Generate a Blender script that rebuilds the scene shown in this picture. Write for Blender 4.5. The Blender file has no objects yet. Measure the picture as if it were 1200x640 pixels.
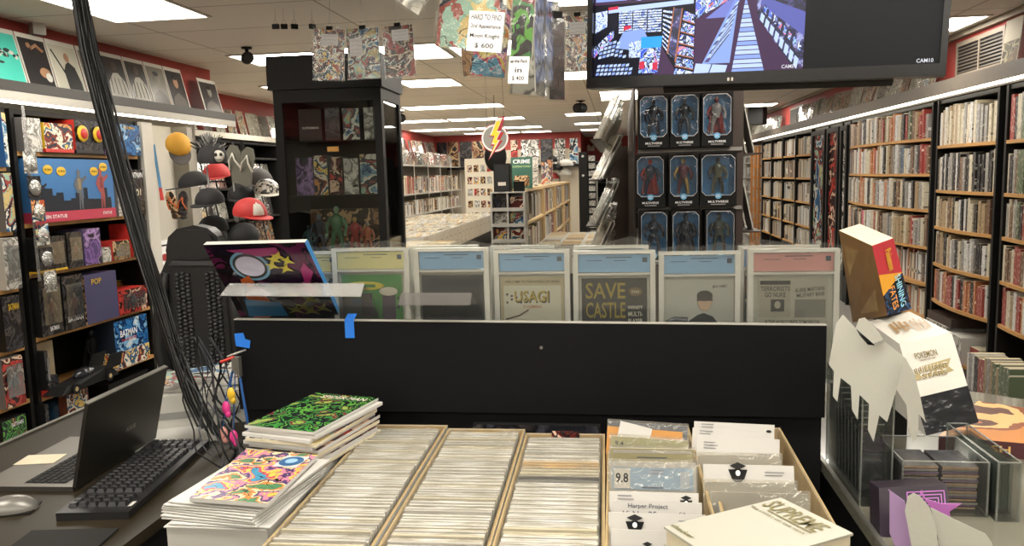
import bpy, bmesh, math, random
from mathutils import Matrix, Vector, Euler
random.seed(11)
C = bpy.context.scene.collection
PI = math.pi
SC = bpy.context.scene

# ---------------------------------------------------------------- camera, world, exposure
FPX = 930.0
EYE = 1.65
RHO = math.radians(1.5)
_px = 125 * math.cos(RHO) + 117 * math.sin(RHO)
_py = 117 * math.cos(RHO) - 125 * math.sin(RHO)
TH = math.atan(_py / FPX)
PSI = math.atan(_px / FPX * math.cos(TH))
_R = Vector((math.cos(PSI), math.sin(PSI), 0))
FW = Vector((-math.sin(PSI) * math.cos(TH), math.cos(PSI) * math.cos(TH), -math.sin(TH)))
_U = _R.cross(FW)
RX = _R * math.cos(RHO) - _U * math.sin(RHO)
UX = _R * math.sin(RHO) + _U * math.cos(RHO)
cam = bpy.data.cameras.new('camera')
cam.sensor_width = 36
cam.lens = FPX * 36 / 1200
cam.clip_start = 0.05
co = bpy.data.objects.new('camera', cam)
C.objects.link(co)
m = Matrix.Identity(4)
for i in range(3):
    m[i][0] = RX[i]; m[i][1] = UX[i]; m[i][2] = -FW[i]
m[0][3] = 0; m[1][3] = 0; m[2][3] = EYE
co.matrix_world = m
SC.camera = co
SC.view_settings.view_transform = 'Standard'
SC.view_settings.look = 'None'
SC.view_settings.gamma = 1
SC.view_settings.use_curve_mapping = False
SC.view_settings.exposure = 0.32
LIGHT = 12.5          # strength of the ceiling light diffusers
w = bpy.data.worlds.new('world'); SC.world = w
w.use_nodes = True
w.node_tree.nodes['Background'].inputs[0].default_value = (0.9, 0.85, 0.75, 1)
w.node_tree.nodes['Background'].inputs[1].default_value = 0.05
H = 2.7

def at(x, y, X=None, Y=None, Z=None):
    """the place in the room seen at a point of the photograph, on one plane of the room"""
    d = FW + RX * ((x - 600) / FPX) + UX * ((320 - y) / FPX)
    if X is not None: t = X / d.x
    elif Y is not None: t = Y / d.y
    else: t = (Z - EYE) / d.z
    return Vector((0, 0, EYE)) + d * t

# ---------------------------------------------------------------- materials
def lin(c):
    if isinstance(c, str):
        c = [int(c[i:i + 2], 16) / 255 for i in (0, 2, 4)]
    return tuple((v / 12.92 if v <= 0.04045 else ((v + 0.055) / 1.055) ** 2.4) for v in c) + (1,)

MATS = {}
def new_mat(name):
    m = bpy.data.materials.new(name); m.use_nodes = True
    nt = m.node_tree
    return m, nt, nt.nodes['Principled BSDF'], nt.nodes, nt.links

def mat(name, col='888888', rough=0.5, metal=0.0, noise=0.0, nscale=30, bump=0.0, emit=0.0, coat=0.0, spec=0.5):
    if name in MATS: return MATS[name]
    m, nt, b, N, L = new_mat(name)
    c = lin(col)
    b.inputs['Base Color'].default_value = c
    b.inputs['Roughness'].default_value = rough
    b.inputs['Metallic'].default_value = metal
    b.inputs['Coat Weight'].default_value = coat
    b.inputs['Specular IOR Level'].default_value = spec
    if noise or bump:
        tc = N.new('ShaderNodeTexCoord')
        nz = N.new('ShaderNodeTexNoise'); nz.inputs['Scale'].default_value = nscale
        nz.inputs['Detail'].default_value = 4
        L.new(tc.outputs['Object'], nz.inputs['Vector'])
        if noise:
            mx = N.new('ShaderNodeMix'); mx.data_type = 'RGBA'
            mx.inputs['A'].default_value = tuple(v * (1 - noise) for v in c[:3]) + (1,)
            mx.inputs['B'].default_value = tuple(min(1, v * (1 + noise)) for v in c[:3]) + (1,)
            L.new(nz.outputs['Fac'], mx.inputs['Factor'])
            L.new(mx.outputs['Result'], b.inputs['Base Color'])
        if bump:
            bp = N.new('ShaderNodeBump'); bp.inputs['Strength'].default_value = bump
            bp.inputs['Distance'].default_value = 0.01
            L.new(nz.outputs['Fac'], bp.inputs['Height']); L.new(bp.outputs['Normal'], b.inputs['Normal'])
    if emit:
        b.inputs['Emission Color'].default_value = c
        b.inputs['Emission Strength'].default_value = emit
    MATS[name] = m
    return m

def clear(name, tint='ffffff', refl=0.12, rough=0.06, body=0.0, bodycol='ffffff', bump=0.0, bscale=20):
    """clear sheet plastic or glass: lets what lies behind through, with reflections and a little milkiness"""
    if name in MATS: return MATS[name]
    m = bpy.data.materials.new(name); m.use_nodes = True
    nt = m.node_tree; N = nt.nodes; L = nt.links; N.clear()
    out = N.new('ShaderNodeOutputMaterial')
    tr = N.new('ShaderNodeBsdfTransparent'); tr.inputs[0].default_value = lin(tint)
    gl = N.new('ShaderNodeBsdfGlossy'); gl.inputs['Roughness'].default_value = rough
    df = N.new('ShaderNodeBsdfDiffuse'); df.inputs[0].default_value = lin(bodycol)
    lw = N.new('ShaderNodeLayerWeight'); lw.inputs['Blend'].default_value = 0.25
    ad = N.new('ShaderNodeMath'); ad.operation = 'MULTIPLY_ADD'
    ad.inputs[1].default_value = 0.5; ad.inputs[2].default_value = refl; ad.use_clamp = True
    L.new(lw.outputs['Fresnel'], ad.inputs[0])
    m1 = N.new('ShaderNodeMixShader'); m1.inputs[0].default_value = body
    L.new(tr.outputs[0], m1.inputs[1]); L.new(df.outputs[0], m1.inputs[2])
    m2 = N.new('ShaderNodeMixShader')
    L.new(ad.outputs[0], m2.inputs[0]); L.new(m1.outputs[0], m2.inputs[1]); L.new(gl.outputs[0], m2.inputs[2])
    L.new(m2.outputs[0], out.inputs[0])
    if bump:
        tc = N.new('ShaderNodeTexCoord'); nz = N.new('ShaderNodeTexNoise'); nz.inputs['Scale'].default_value = bscale
        nz.inputs['Distortion'].default_value = 1.5
        bp = N.new('ShaderNodeBump'); bp.inputs['Strength'].default_value = bump; bp.inputs['Distance'].default_value = 0.02
        L.new(tc.outputs['Object'], nz.inputs['Vector']); L.new(nz.outputs['Fac'], bp.inputs['Height'])
        L.new(bp.outputs['Normal'], gl.inputs['Normal']); L.new(bp.outputs['Normal'], lw.inputs['Normal'])
    MATS[name] = m
    return m

def art(name, pal, scale=14.0, lines=0.05, rough=0.25, soft=False):
    """printed cover art: irregular brush-like patches of flat colours with dark ink strokes"""
    if name in MATS: return MATS[name]
    m, nt, b, N, L = new_mat(name)
    tc = N.new('ShaderNodeTexCoord'); oi = N.new('ShaderNodeObjectInfo')
    off = N.new('ShaderNodeVectorMath'); off.operation = 'SCALE'; off.inputs[0].default_value = (7.3, 3.1, 11.7)
    L.new(oi.outputs['Random'], off.inputs['Scale'])
    add = N.new('ShaderNodeVectorMath'); L.new(tc.outputs['Object'], add.inputs[0]); L.new(off.outputs[0], add.inputs[1])
    def noise(sc, det, dist, seed):
        v = N.new('ShaderNodeVectorMath'); v.inputs[1].default_value = (seed, seed * 1.7, seed * .6); L.new(add.outputs[0], v.inputs[0])
        n = N.new('ShaderNodeTexNoise'); n.inputs['Scale'].default_value = sc; n.inputs['Detail'].default_value = det; n.inputs['Distortion'].default_value = dist
        L.new(v.outputs[0], n.inputs['Vector']); return n.outputs['Fac']
    def mr(src, a, c, lo=0.0, hi=1.0):
        q = N.new('ShaderNodeMapRange'); q.inputs[1].default_value = a; q.inputs[2].default_value = c; q.inputs[3].default_value = lo; q.inputs[4].default_value = hi
        L.new(src, q.inputs[0]); return q.outputs[0]
    n1 = mr(noise(scale * .42, 1.5, .6, 0), .3, .7)
    n3 = noise(scale * 1.3, 2, .6, 9)
    mixv = N.new('ShaderNodeMath'); mixv.operation = 'MULTIPLY_ADD'; mixv.inputs[1].default_value = .5; L.new(n3, mixv.inputs[0]); L.new(n1, mixv.inputs[2])
    fr = N.new('ShaderNodeMath'); fr.operation = 'SUBTRACT'; fr.inputs[1].default_value = .25; L.new(mixv.outputs[0], fr.inputs[0])
    cr = N.new('ShaderNodeValToRGB'); cr.color_ramp.interpolation = 'LINEAR' if soft else 'CONSTANT'
    e = cr.color_ramp.elements
    e[0].position = 0; e[0].color = lin(pal[0]); e[1].position = 1 / len(pal); e[1].color = lin(pal[1])
    for i in range(2, len(pal)):
        k = e.new(i / len(pal)); k.color = lin(pal[i])
    L.new(fr.outputs[0], cr.inputs['Fac'])
    n2 = noise(scale * .7, 1.0, 1.0, 4)
    sb = N.new('ShaderNodeMath'); sb.operation = 'SUBTRACT'; sb.inputs[1].default_value = .5; L.new(n2, sb.inputs[0])
    ab = N.new('ShaderNodeMath'); ab.operation = 'ABSOLUTE'; L.new(sb.outputs[0], ab.inputs[0])
    lt = N.new('ShaderNodeMath'); lt.operation = 'LESS_THAN'; lt.inputs[1].default_value = lines * .5; L.new(ab.outputs[0], lt.inputs[0])
    mx = N.new('ShaderNodeMix'); mx.data_type = 'RGBA'; mx.inputs['B'].default_value = lin('16120f')
    L.new(lt.outputs[0], mx.inputs['Factor']); L.new(cr.outputs[0], mx.inputs['A'])
    L.new(mx.outputs['Result'], b.inputs['Base Color'])
    b.inputs['Roughness'].default_value = rough
    MATS[name] = m
    return m

def spine(name, col, ink):
    """a book spine: plain colour with broken vertical lettering"""
    if name in MATS: return MATS[name]
    m, nt, b, N, L = new_mat(name)
    tc = N.new('ShaderNodeTexCoord'); oi = N.new('ShaderNodeObjectInfo')
    sx = N.new('ShaderNodeSeparateXYZ'); L.new(tc.outputs['Generated'], sx.inputs[0])
    cx = N.new('ShaderNodeCombineXYZ')
    a = N.new('ShaderNodeMath'); a.operation = 'MULTIPLY'; a.inputs[1].default_value = 5.0; L.new(sx.outputs['X'], a.inputs[0])
    c2 = N.new('ShaderNodeMath'); c2.operation = 'MULTIPLY'; c2.inputs[1].default_value = 7.0; L.new(sx.outputs['Z'], c2.inputs[0])
    r = N.new('ShaderNodeMath'); r.operation = 'MULTIPLY'; r.inputs[1].default_value = 50; L.new(oi.outputs['Random'], r.inputs[0])
    L.new(a.outputs[0], cx.inputs[0]); L.new(r.outputs[0], cx.inputs[1]); L.new(c2.outputs[0], cx.inputs[2])
    nz = N.new('ShaderNodeTexNoise'); nz.inputs['Scale'].default_value = 1.3; nz.inputs['Detail'].default_value = 2
    L.new(cx.outputs[0], nz.inputs['Vector'])
    gt = N.new('ShaderNodeMath'); gt.operation = 'GREATER_THAN'; gt.inputs[1].default_value = 0.62; L.new(nz.outputs['Fac'], gt.inputs[0])
    mx = N.new('ShaderNodeMix'); mx.data_type = 'RGBA'; mx.inputs['A'].default_value = lin(col); mx.inputs['B'].default_value = lin(ink)
    L.new(gt.outputs[0], mx.inputs['Factor']); L.new(mx.outputs['Result'], b.inputs['Base Color'])
    b.inputs['Roughness'].default_value = 0.3
    MATS[name] = m
    return m

BLK = mat('black_laminate', '161514', 0.45, noise=0.15, spec=.25)
BLKM = mat('black_matte', '111111', 0.6, spec=.25)
WHT = mat('white_board', 'cac6bc', 0.5)
PAPER = mat('white_paper', 'c6c4be', 0.55, noise=0.04, nscale=8)
WOOD = mat('shelf_wood', 'b98a4e', 0.5, noise=0.25, nscale=18)
PINE = mat('pale_pine', 'cdb184', 0.55, noise=0.15, nscale=12)
CARD = mat('brown_cardboard', 'b08a5c', 0.8, noise=0.12, nscale=25)
CWHT = mat('white_cardboard', 'bbb9b1', 0.7, noise=0.05, nscale=12)
METAL = mat('brushed_metal', '9a9890', 0.35, 0.8)
CHROME = mat('chrome', 'c8c8c8', 0.18, 1.0)
RED = mat('red_wall_paint', '96332c', 0.6, noise=0.06, nscale=3)
INK = mat('ink_black', '141414', 0.5)
WINK = mat('ink_white', 'efefef', 0.5)
CREAM = mat('cream_paper', 'd2c8ac', 0.6, noise=0.1, nscale=20)
BAGEDGE = mat('bag_edge_white', 'd0d0cf', 0.35, noise=0.1, nscale=60)
BAGEDGE2 = mat('bag_edge_grey', 'bcbcbc', 0.3, noise=0.12, nscale=60)
BAGEDGE3 = mat('bag_edge_cream', 'cfc8b2', 0.35, noise=0.1, nscale=60)
BAG = clear('clear_bag', 'fcfcfa', 0.012, 0.12, 0.02, 'e8e8e4', bump=0.18, bscale=12)
ACR = clear('clear_acrylic', 'fafbfa', 0.02, 0.04, 0.01, 'dfe6e2')
ACRE = clear('acrylic_edge', 'e8eeea', 0.25, 0.1, 0.3, 'd0d6d0')
SLABP = clear('slab_plastic', 'f2f4f2', 0.12, 0.1, 0.5, 'ecece6')
GLASS = clear('display_glass', 'f4f6f4', 0.025, 0.02, 0.0)
P_COMIC = {
 'warm': ['b5533a', 'e0c070', '3c5c78', 'd8d0be', '7a3328', '29303c', 'c98a56'],
 'cool': ['3c5f86', '6f93ab', 'd6d4c8', '2b3644', '9a4a42', '8fb0a0', 'c8b27a'],
 'dark': ['191a1e', '2a2b31', '3c3c42', '101013', '2e2a2a', '4e4a48', '222026'],
 'bright': ['3c88a8', 'b8485a', 'd0b450', 'c47a90', '503a66', 'd0c49c', 'c07a3c', '4a7a54'],
 'green': ['16321f', '3f8a3a', '22262a', '5a9a3e', '1c1f22', '3a7a40', '7a2f3a', '8aa850'],
 'grey': ['9a978f', 'c9c6be', '6e6b66', 'dedbd2', '4c4a47', 'b8b5ac'],
 'teal': ['3fae9c', '56c4b2', '2d8577', '8fd8ca', '1f4f4a'],
 'purple': ['4d3a6e', '7d5aa0', '2a2140', 'a686c0', '1c1830'],
 'red': ['8c2a26', 'b8423a', '3a1a18', 'd8b8a0', '5a2220', '1c1616'],
 'blue': ['1f4f86', '2f72b0', '14305a', '7fb0d8', 'c8d8e0'],
 'brown': ['6b4a32', '9a7450', '3a2a1e', 'c4a27a', '26201a']}
ART = {k: art('cover_' + k, v, 22, 0.018 if k not in ('dark', 'grey', 'purple') else .008, soft=k in ('dark', 'grey', 'purple')) for k, v in P_COMIC.items()}
ARTF = {k: art('fine_print_' + k, v, 44, 0.018) for k, v in P_COMIC.items()}
ARTB = {k: art('large_print_' + k, v, 9, 0.03) for k, v in P_COMIC.items()}
SP = {k: spine('spine_' + k, a, b_) for k, (a, b_) in dict(
    cream=('c9c0aa', '6a6256'), white=('cfcdc8', '55555a'), grey=('8d8a85', 'd8d6d0'), black=('232224', 'b8b4aa'),
    brown=('6e5444', 'c9b896'), red=('96403a', 'e0d0c0'), orange=('b07048', 'e8dcc8'), blue=('4a6078', 'd0d4d8'),
    green=('5d6a52', 'ddd8c0'), pink=('c04a70', 'f0e0e0'), tan=('a58f70', '40382e')).items()}

# ---------------------------------------------------------------- mesh builder
_tc = {}
def text_geo(s):
    if s in _tc: return _tc[s]
    cu = bpy.data.curves.new('lettering', 'FONT'); cu.body = s
    cu.align_x = 'CENTER'; cu.resolution_u = 2; cu.offset = 0.014
    o = bpy.data.objects.new('lettering', cu)
    me = bpy.data.meshes.new_from_object(o)
    vs = [v.co.copy() for v in me.vertices]; fs = [tuple(p.vertices) for p in me.polygons]
    x0 = min(v.x for v in vs); x1 = max(v.x for v in vs); y0 = min(v.y for v in vs); y1 = max(v.y for v in vs)
    vs = [((v.x - (x0 + x1) / 2) / (x1 - x0), (v.y - (y0 + y1) / 2) / (y1 - y0)) for v in vs]
    bpy.data.objects.remove(o); bpy.data.curves.remove(cu); bpy.data.meshes.remove(me)
    _tc[s] = (vs, fs); return _tc[s]

def T(x=0, y=0, z=0, rx=0, ry=0, rz=0):
    return Matrix.Translation((x, y, z)) @ Euler((math.radians(rx), math.radians(ry), math.radians(rz))).to_matrix().to_4x4()

class MB:
    def __init__(s, M=None):
        s.v = []; s.f = []; s.m = []; s.sm = []; s.mats = []; s.M = M or Matrix.Identity(4)
    def mi(s, m):
        if m not in s.mats: s.mats.append(m)
        return s.mats.index(m)
    def add(s, vs, fs, m, smooth=False):
        b = len(s.v); i = s.mi(m)
        s.v += [tuple(s.M @ Vector(p)) for p in vs]
        for f in fs:
            s.f.append(tuple(b + k for k in f)); s.m.append(i); s.sm.append(smooth)
        return s
    def box(s, x0, x1, y0, y1, z0, z1, m, front=None, top=None, side=None):
        vs = [(x0, y0, z0), (x1, y0, z0), (x1, y1, z0), (x0, y1, z0), (x0, y0, z1), (x1, y0, z1), (x1, y1, z1), (x0, y1, z1)]
        s.add(vs, [(0, 3, 2, 1), (2, 3, 7, 6)], m)
        s.add([vs[i] for i in (0, 1, 5, 4)], [(0, 1, 2, 3)], front or m)
        s.add([vs[i] for i in (4, 5, 6, 7)], [(0, 1, 2, 3)], top or m)
        s.add([vs[i] for i in (1, 2, 6, 5)], [(0, 1, 2, 3)], side or m)
        s.add([vs[i] for i in (3, 0, 4, 7)], [(0, 1, 2, 3)], side or m)
        return s
    def hexa(s, p, m, front=None, top=None):
        """p: bottom 4 corners (front-left, front-right, back-right, back-left), then the top 4"""
        s.add(p, [(0, 3, 2, 1), (2, 3, 7, 6), (1, 2, 6, 5), (3, 0, 4, 7)], m)
        s.add([p[i] for i in (0, 1, 5, 4)], [(0, 1, 2, 3)], front or m)
        s.add([p[i] for i in (4, 5, 6, 7)], [(0, 1, 2, 3)], top or m)
        return s
    def quad(s, a, b, c, d, m): return s.add([a, b, c, d], [(0, 1, 2, 3)], m)
    def rect(s, x0, x1, z0, z1, y, m):       # upright rectangle facing -Y
        return s.add([(x0, y, z0), (x1, y, z0), (x1, y, z1), (x0, y, z1)], [(0, 1, 2, 3)], m)
    def sheet(s, poly, y0, y1, m, edge=None):     # outline in x,z given thickness along y
        n = len(poly)
        area = sum(poly[i][0] * poly[(i + 1) % n][1] - poly[(i + 1) % n][0] * poly[i][1] for i in range(n))
        if area < 0: poly = poly[::-1]
        vs = [(x, y0, z) for x, z in poly] + [(x, y1, z) for x, z in poly]
        s.add(vs, [tuple(range(n)), tuple(range(2 * n - 1, n - 1, -1))], m)
        s.add(vs, [(i, n + i, n + (i + 1) % n, (i + 1) % n) for i in range(n)], edge or m)
        return s
    def slabz(s, poly, z0, z1, m, top=None):      # outline in x,y given thickness along z
        n = len(poly)
        area = sum(poly[i][0] * poly[(i + 1) % n][1] - poly[(i + 1) % n][0] * poly[i][1] for i in range(n))
        if area < 0: poly = poly[::-1]
        vs = [(x, y, z0) for x, y in poly] + [(x, y, z1) for x, y in poly]
        s.add(vs, [tuple(range(n - 1, -1, -1))] + [(i, (i + 1) % n, n + (i + 1) % n, n + i) for i in range(n)], m)
        s.add(vs[n:], [tuple(range(n))], top or m)
        return s
    def text(s, t, cx, cz, w, h, y, m, flat=False, rot=0):   # lettering on a face toward -Y (or lying, toward +Z)
        vs, fs = text_geo(t)
        c, q = math.cos(math.radians(rot)), math.sin(math.radians(rot))
        P = [(a * w * c - b * h * q, a * w * q + b * h * c) for a, b in vs]
        if flat: s.add([(cx + a, cz + b, y) for a, b in P], fs, m)
        else: s.add([(cx + a, y, cz + b) for a, b in P], fs, m)
        return s
    def tube(s, pts, r, m, n=8, cap=True):
        pts = [Vector(p) for p in pts]
        rs = r if isinstance(r, (list, tuple)) else [r] * len(pts)
        vs = []; up = Vector((0.13, 0.21, 0.97))
        for i, p in enumerate(pts):
            d = (pts[min(i + 1, len(pts) - 1)] - pts[max(i - 1, 0)]).normalized()
            a = d.cross(up)
            if a.length < 0.05: a = d.cross(Vector((1, 0, 0)))
            a.normalize(); b = a.cross(d)
            vs += [tuple(p + (a * math.cos(2 * PI * k / n) + b * math.sin(2 * PI * k / n)) * rs[i]) for k in range(n)]
        fs = [(i * n + k, i * n + (k + 1) % n, (i + 1) * n + (k + 1) % n, (i + 1) * n + k) for i in range(len(pts) - 1) for k in range(n)]
        s.add(vs, fs, m, True)
        if cap: s.add(vs, [tuple(range(n)), tuple(range(len(vs) - 1, len(vs) - n - 1, -1))], m)
        return s
    def ball(s, c, r, m, nu=14, nv=9, v0=0.0, v1=1.0):       # r a number or three radii; v0..v1 part from top to bottom
        r = r if isinstance(r, (list, tuple)) else (r, r, r)
        vs = []
        for j in range(nv + 1):
            t = PI * (v0 + (v1 - v0) * j / nv)
            for i in range(nu):
                a = 2 * PI * i / nu
                vs.append((c[0] + r[0] * math.sin(t) * math.cos(a), c[1] + r[1] * math.sin(t) * math.sin(a), c[2] + r[2] * math.cos(t)))
        fs = [(j * nu + i, (j + 1) * nu + i, (j + 1) * nu + (i + 1) % nu, j * nu + (i + 1) % nu) for j in range(nv) for i in range(nu)]
        return s.add(vs, fs, m, True)
    def disc(s, c, r, m, y=0.0, n=28, rz=None):              # facing -Y
        rz = rz or r
        vs = [(c[0] + r * math.cos(2 * PI * k / n), y, c[1] + rz * math.sin(2 * PI * k / n)) for k in range(n)]
        return s.add(vs, [tuple(range(n))], m)
    def build(s, name, parent=None, bevel=0.0, loc=None, rz=None):
        me = bpy.data.meshes.new(name); me.from_pydata(s.v, [], s.f)
        for q in s.mats: me.materials.append(q)
        me.polygons.foreach_set('material_index', s.m)
        me.polygons.foreach_set('use_smooth', s.sm)
        me.update()
        o = bpy.data.objects.new(name, me); C.objects.link(o)
        if parent is not None: o.parent = parent
        if loc is not None: o.location = loc
        if rz is not None: o.rotation_euler[2] = math.radians(rz)
        if bevel:
            bv = o.modifiers.new('bevel', 'BEVEL'); bv.width = bevel; bv.segments = 2; bv.limit_method = 'ANGLE'
        return o

def tag(o, label=None, cat=None, group=None, kind=None):
    if label: o['label'] = label
    if cat: o['category'] = cat
    if group: o['group'] = group
    if kind: o['kind'] = kind
    return o
def thing(name, label, cat, loc=(0, 0, 0), rz=0, group=None, rx=0, ry=0):
    o = bpy.data.objects.new(name, None); C.objects.link(o)
    o.empty_display_size = 0.05
    o.location = loc; o.rotation_euler = tuple(math.radians(a) for a in (rx, ry, rz))
    return tag(o, label, cat, group)
def dup(root, loc, rz=None, label=None, group=None, rot=None):
    r = root.copy(); C.objects.link(r); r.location = loc
    if rz is not None: r.rotation_euler[2] = math.radians(rz)
    if rot is not None: r.rotation_euler = tuple(math.radians(a) for a in rot)
    if label: r['label'] = label
    if group: r['group'] = group
    for ch in list(root.children):
        c = ch.copy(); C.objects.link(c); c.parent = r
        for g in list(ch.children):
            d = g.copy(); C.objects.link(d); d.parent = c
    return r
def drop(root):
    for ch in list(root.children): drop(ch)
    bpy.data.objects.remove(root)
ONES = ['', 'first', 'second', 'third', 'fourth', 'fifth', 'sixth', 'seventh', 'eighth', 'ninth', 'tenth', 'eleventh', 'twelfth',
        'thirteenth', 'fourteenth', 'fifteenth', 'sixteenth', 'seventeenth', 'eighteenth', 'nineteenth']
def nth(n):
    if n < 20: return ONES[n]
    t = {2: 'twent', 3: 'thirt', 4: 'fort', 5: 'fift', 6: 'sixt', 7: 'sevent', 8: 'eight', 9: 'ninet'}[n // 10]
    return t + 'ieth' if n % 10 == 0 else t + 'y-' + ONES[n % 10]

# ================================================================ THE ROOM
def struct(name, mb, **k): return tag(mb.build(name, **k), kind='structure')
m_, nt_, b_, N_, L_ = new_mat('grey_floor')
b_.inputs['Base Color'].default_value = lin('77746e'); b_.inputs['Roughness'].default_value = 0.6
MATS['grey_floor'] = m_
FLOOR = mat('floor_vinyl', '898680', 0.55, noise=0.12, nscale=9)
struct('floor', MB().box(-4.9, 3.2, -5.0, 26.2, -0.1, 0, FLOOR))
# ceiling tiles
m_, nt_, b_, N_, L_ = new_mat('ceiling_tile')
tc = N_.new('ShaderNodeTexCoord'); br = N_.new('ShaderNodeTexBrick')
br.offset = 0; br.inputs['Scale'].default_value = 1.0
br.inputs['Brick Width'].default_value = 1.38; br.inputs['Row Height'].default_value = 0.69
br.inputs['Mortar Size'].default_value = 0.009; br.inputs['Mortar Smooth'].default_value = 0.3
br.inputs['Color1'].default_value = lin('e2dcd2'); br.inputs['Color2'].default_value = lin('ddd7cd'); br.inputs['Mortar'].default_value = lin('aaa397')
mpn = N_.new('ShaderNodeMapping'); mpn.inputs['Location'].default_value = (0.38, 0.22, 0)
L_.new(tc.outputs['Object'], mpn.inputs[0]); L_.new(mpn.outputs[0], br.inputs['Vector'])
nz = N_.new('ShaderNodeTexNoise'); nz.inputs['Scale'].default_value = 60; L_.new(tc.outputs['Object'], nz.inputs['Vector'])
bp = N_.new('ShaderNodeBump'); bp.inputs['Strength'].default_value = 0.12; bp.inputs['Distance'].default_value = 0.01
L_.new(nz.outputs['Fac'], bp.inputs['Height']); L_.new(bp.outputs[0], b_.inputs['Normal'])
L_.new(br.outputs['Color'], b_.inputs['Base Color']); b_.inputs['Roughness'].default_value = 0.85
MATS['ceiling_tile'] = m_; CEIL = m_
struct('ceiling', MB().box(-4.9, 3.2, -5.0, 26.2, H, H + 0.1, CEIL))
DWALL = mat('lower_wall_grey', '8a857b', 0.7)
struct('wall_left', MB().box(-4.9, -3.95, -5.0, 7.12, 0, 2.24, DWALL))
struct('wall_left', MB().box(-4.9, -3.76, -5.0, 7.12, 2.24, H, RED))
struct('wall_left', MB().box(-4.9, -4.66, 7.12, 20.0, 0, 2.14, DWALL).box(-4.9, -4.64, 7.12, 20.0, 2.14, H, RED))
struct('wall_right', MB().box(3.02, 3.2, -5.0, 26.2, 0, 2.26, DWALL))
struct('wall_right', MB().box(2.745, 3.2, -5.0, 26.2, 2.26, H, RED))
struct('wall_far', MB().box(-4.66, -0.93, 20.0, 20.15, 0, 2.3, DWALL, front=mat('poster_wall_cream', 'b5aa96', 0.6)).box(-4.66, -0.93, 19.99, 20.15, 2.3, H, RED)
       .box(-1.05, -0.93, 20.15, 23.0, 0, H, RED)
       .box(-0.93, 2.74, 23.0, 23.15, 2.0, H, RED).box(-0.93, 2.74, 25.9, 26.1, 0, 2.0, BLKM).box(2.0, 2.74, 23.0, 23.15, 0, 2.0, BLKM)
       .box(-0.93, -0.8, 23.15, 25.9, 0, 2.0, BLKM))
struct('wall_back', MB().box(-4.9, 3.2, -5.1, -5.0, 0, H, mat('back_wall_tan', 'a39a8a', 0.7)))
TRIM = mat('ceiling_trim', '93897a', 0.6)
struct('trim_1', MB().box(2.70, 2.74, -5.0, 23, 2.655, H, TRIM))

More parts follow.
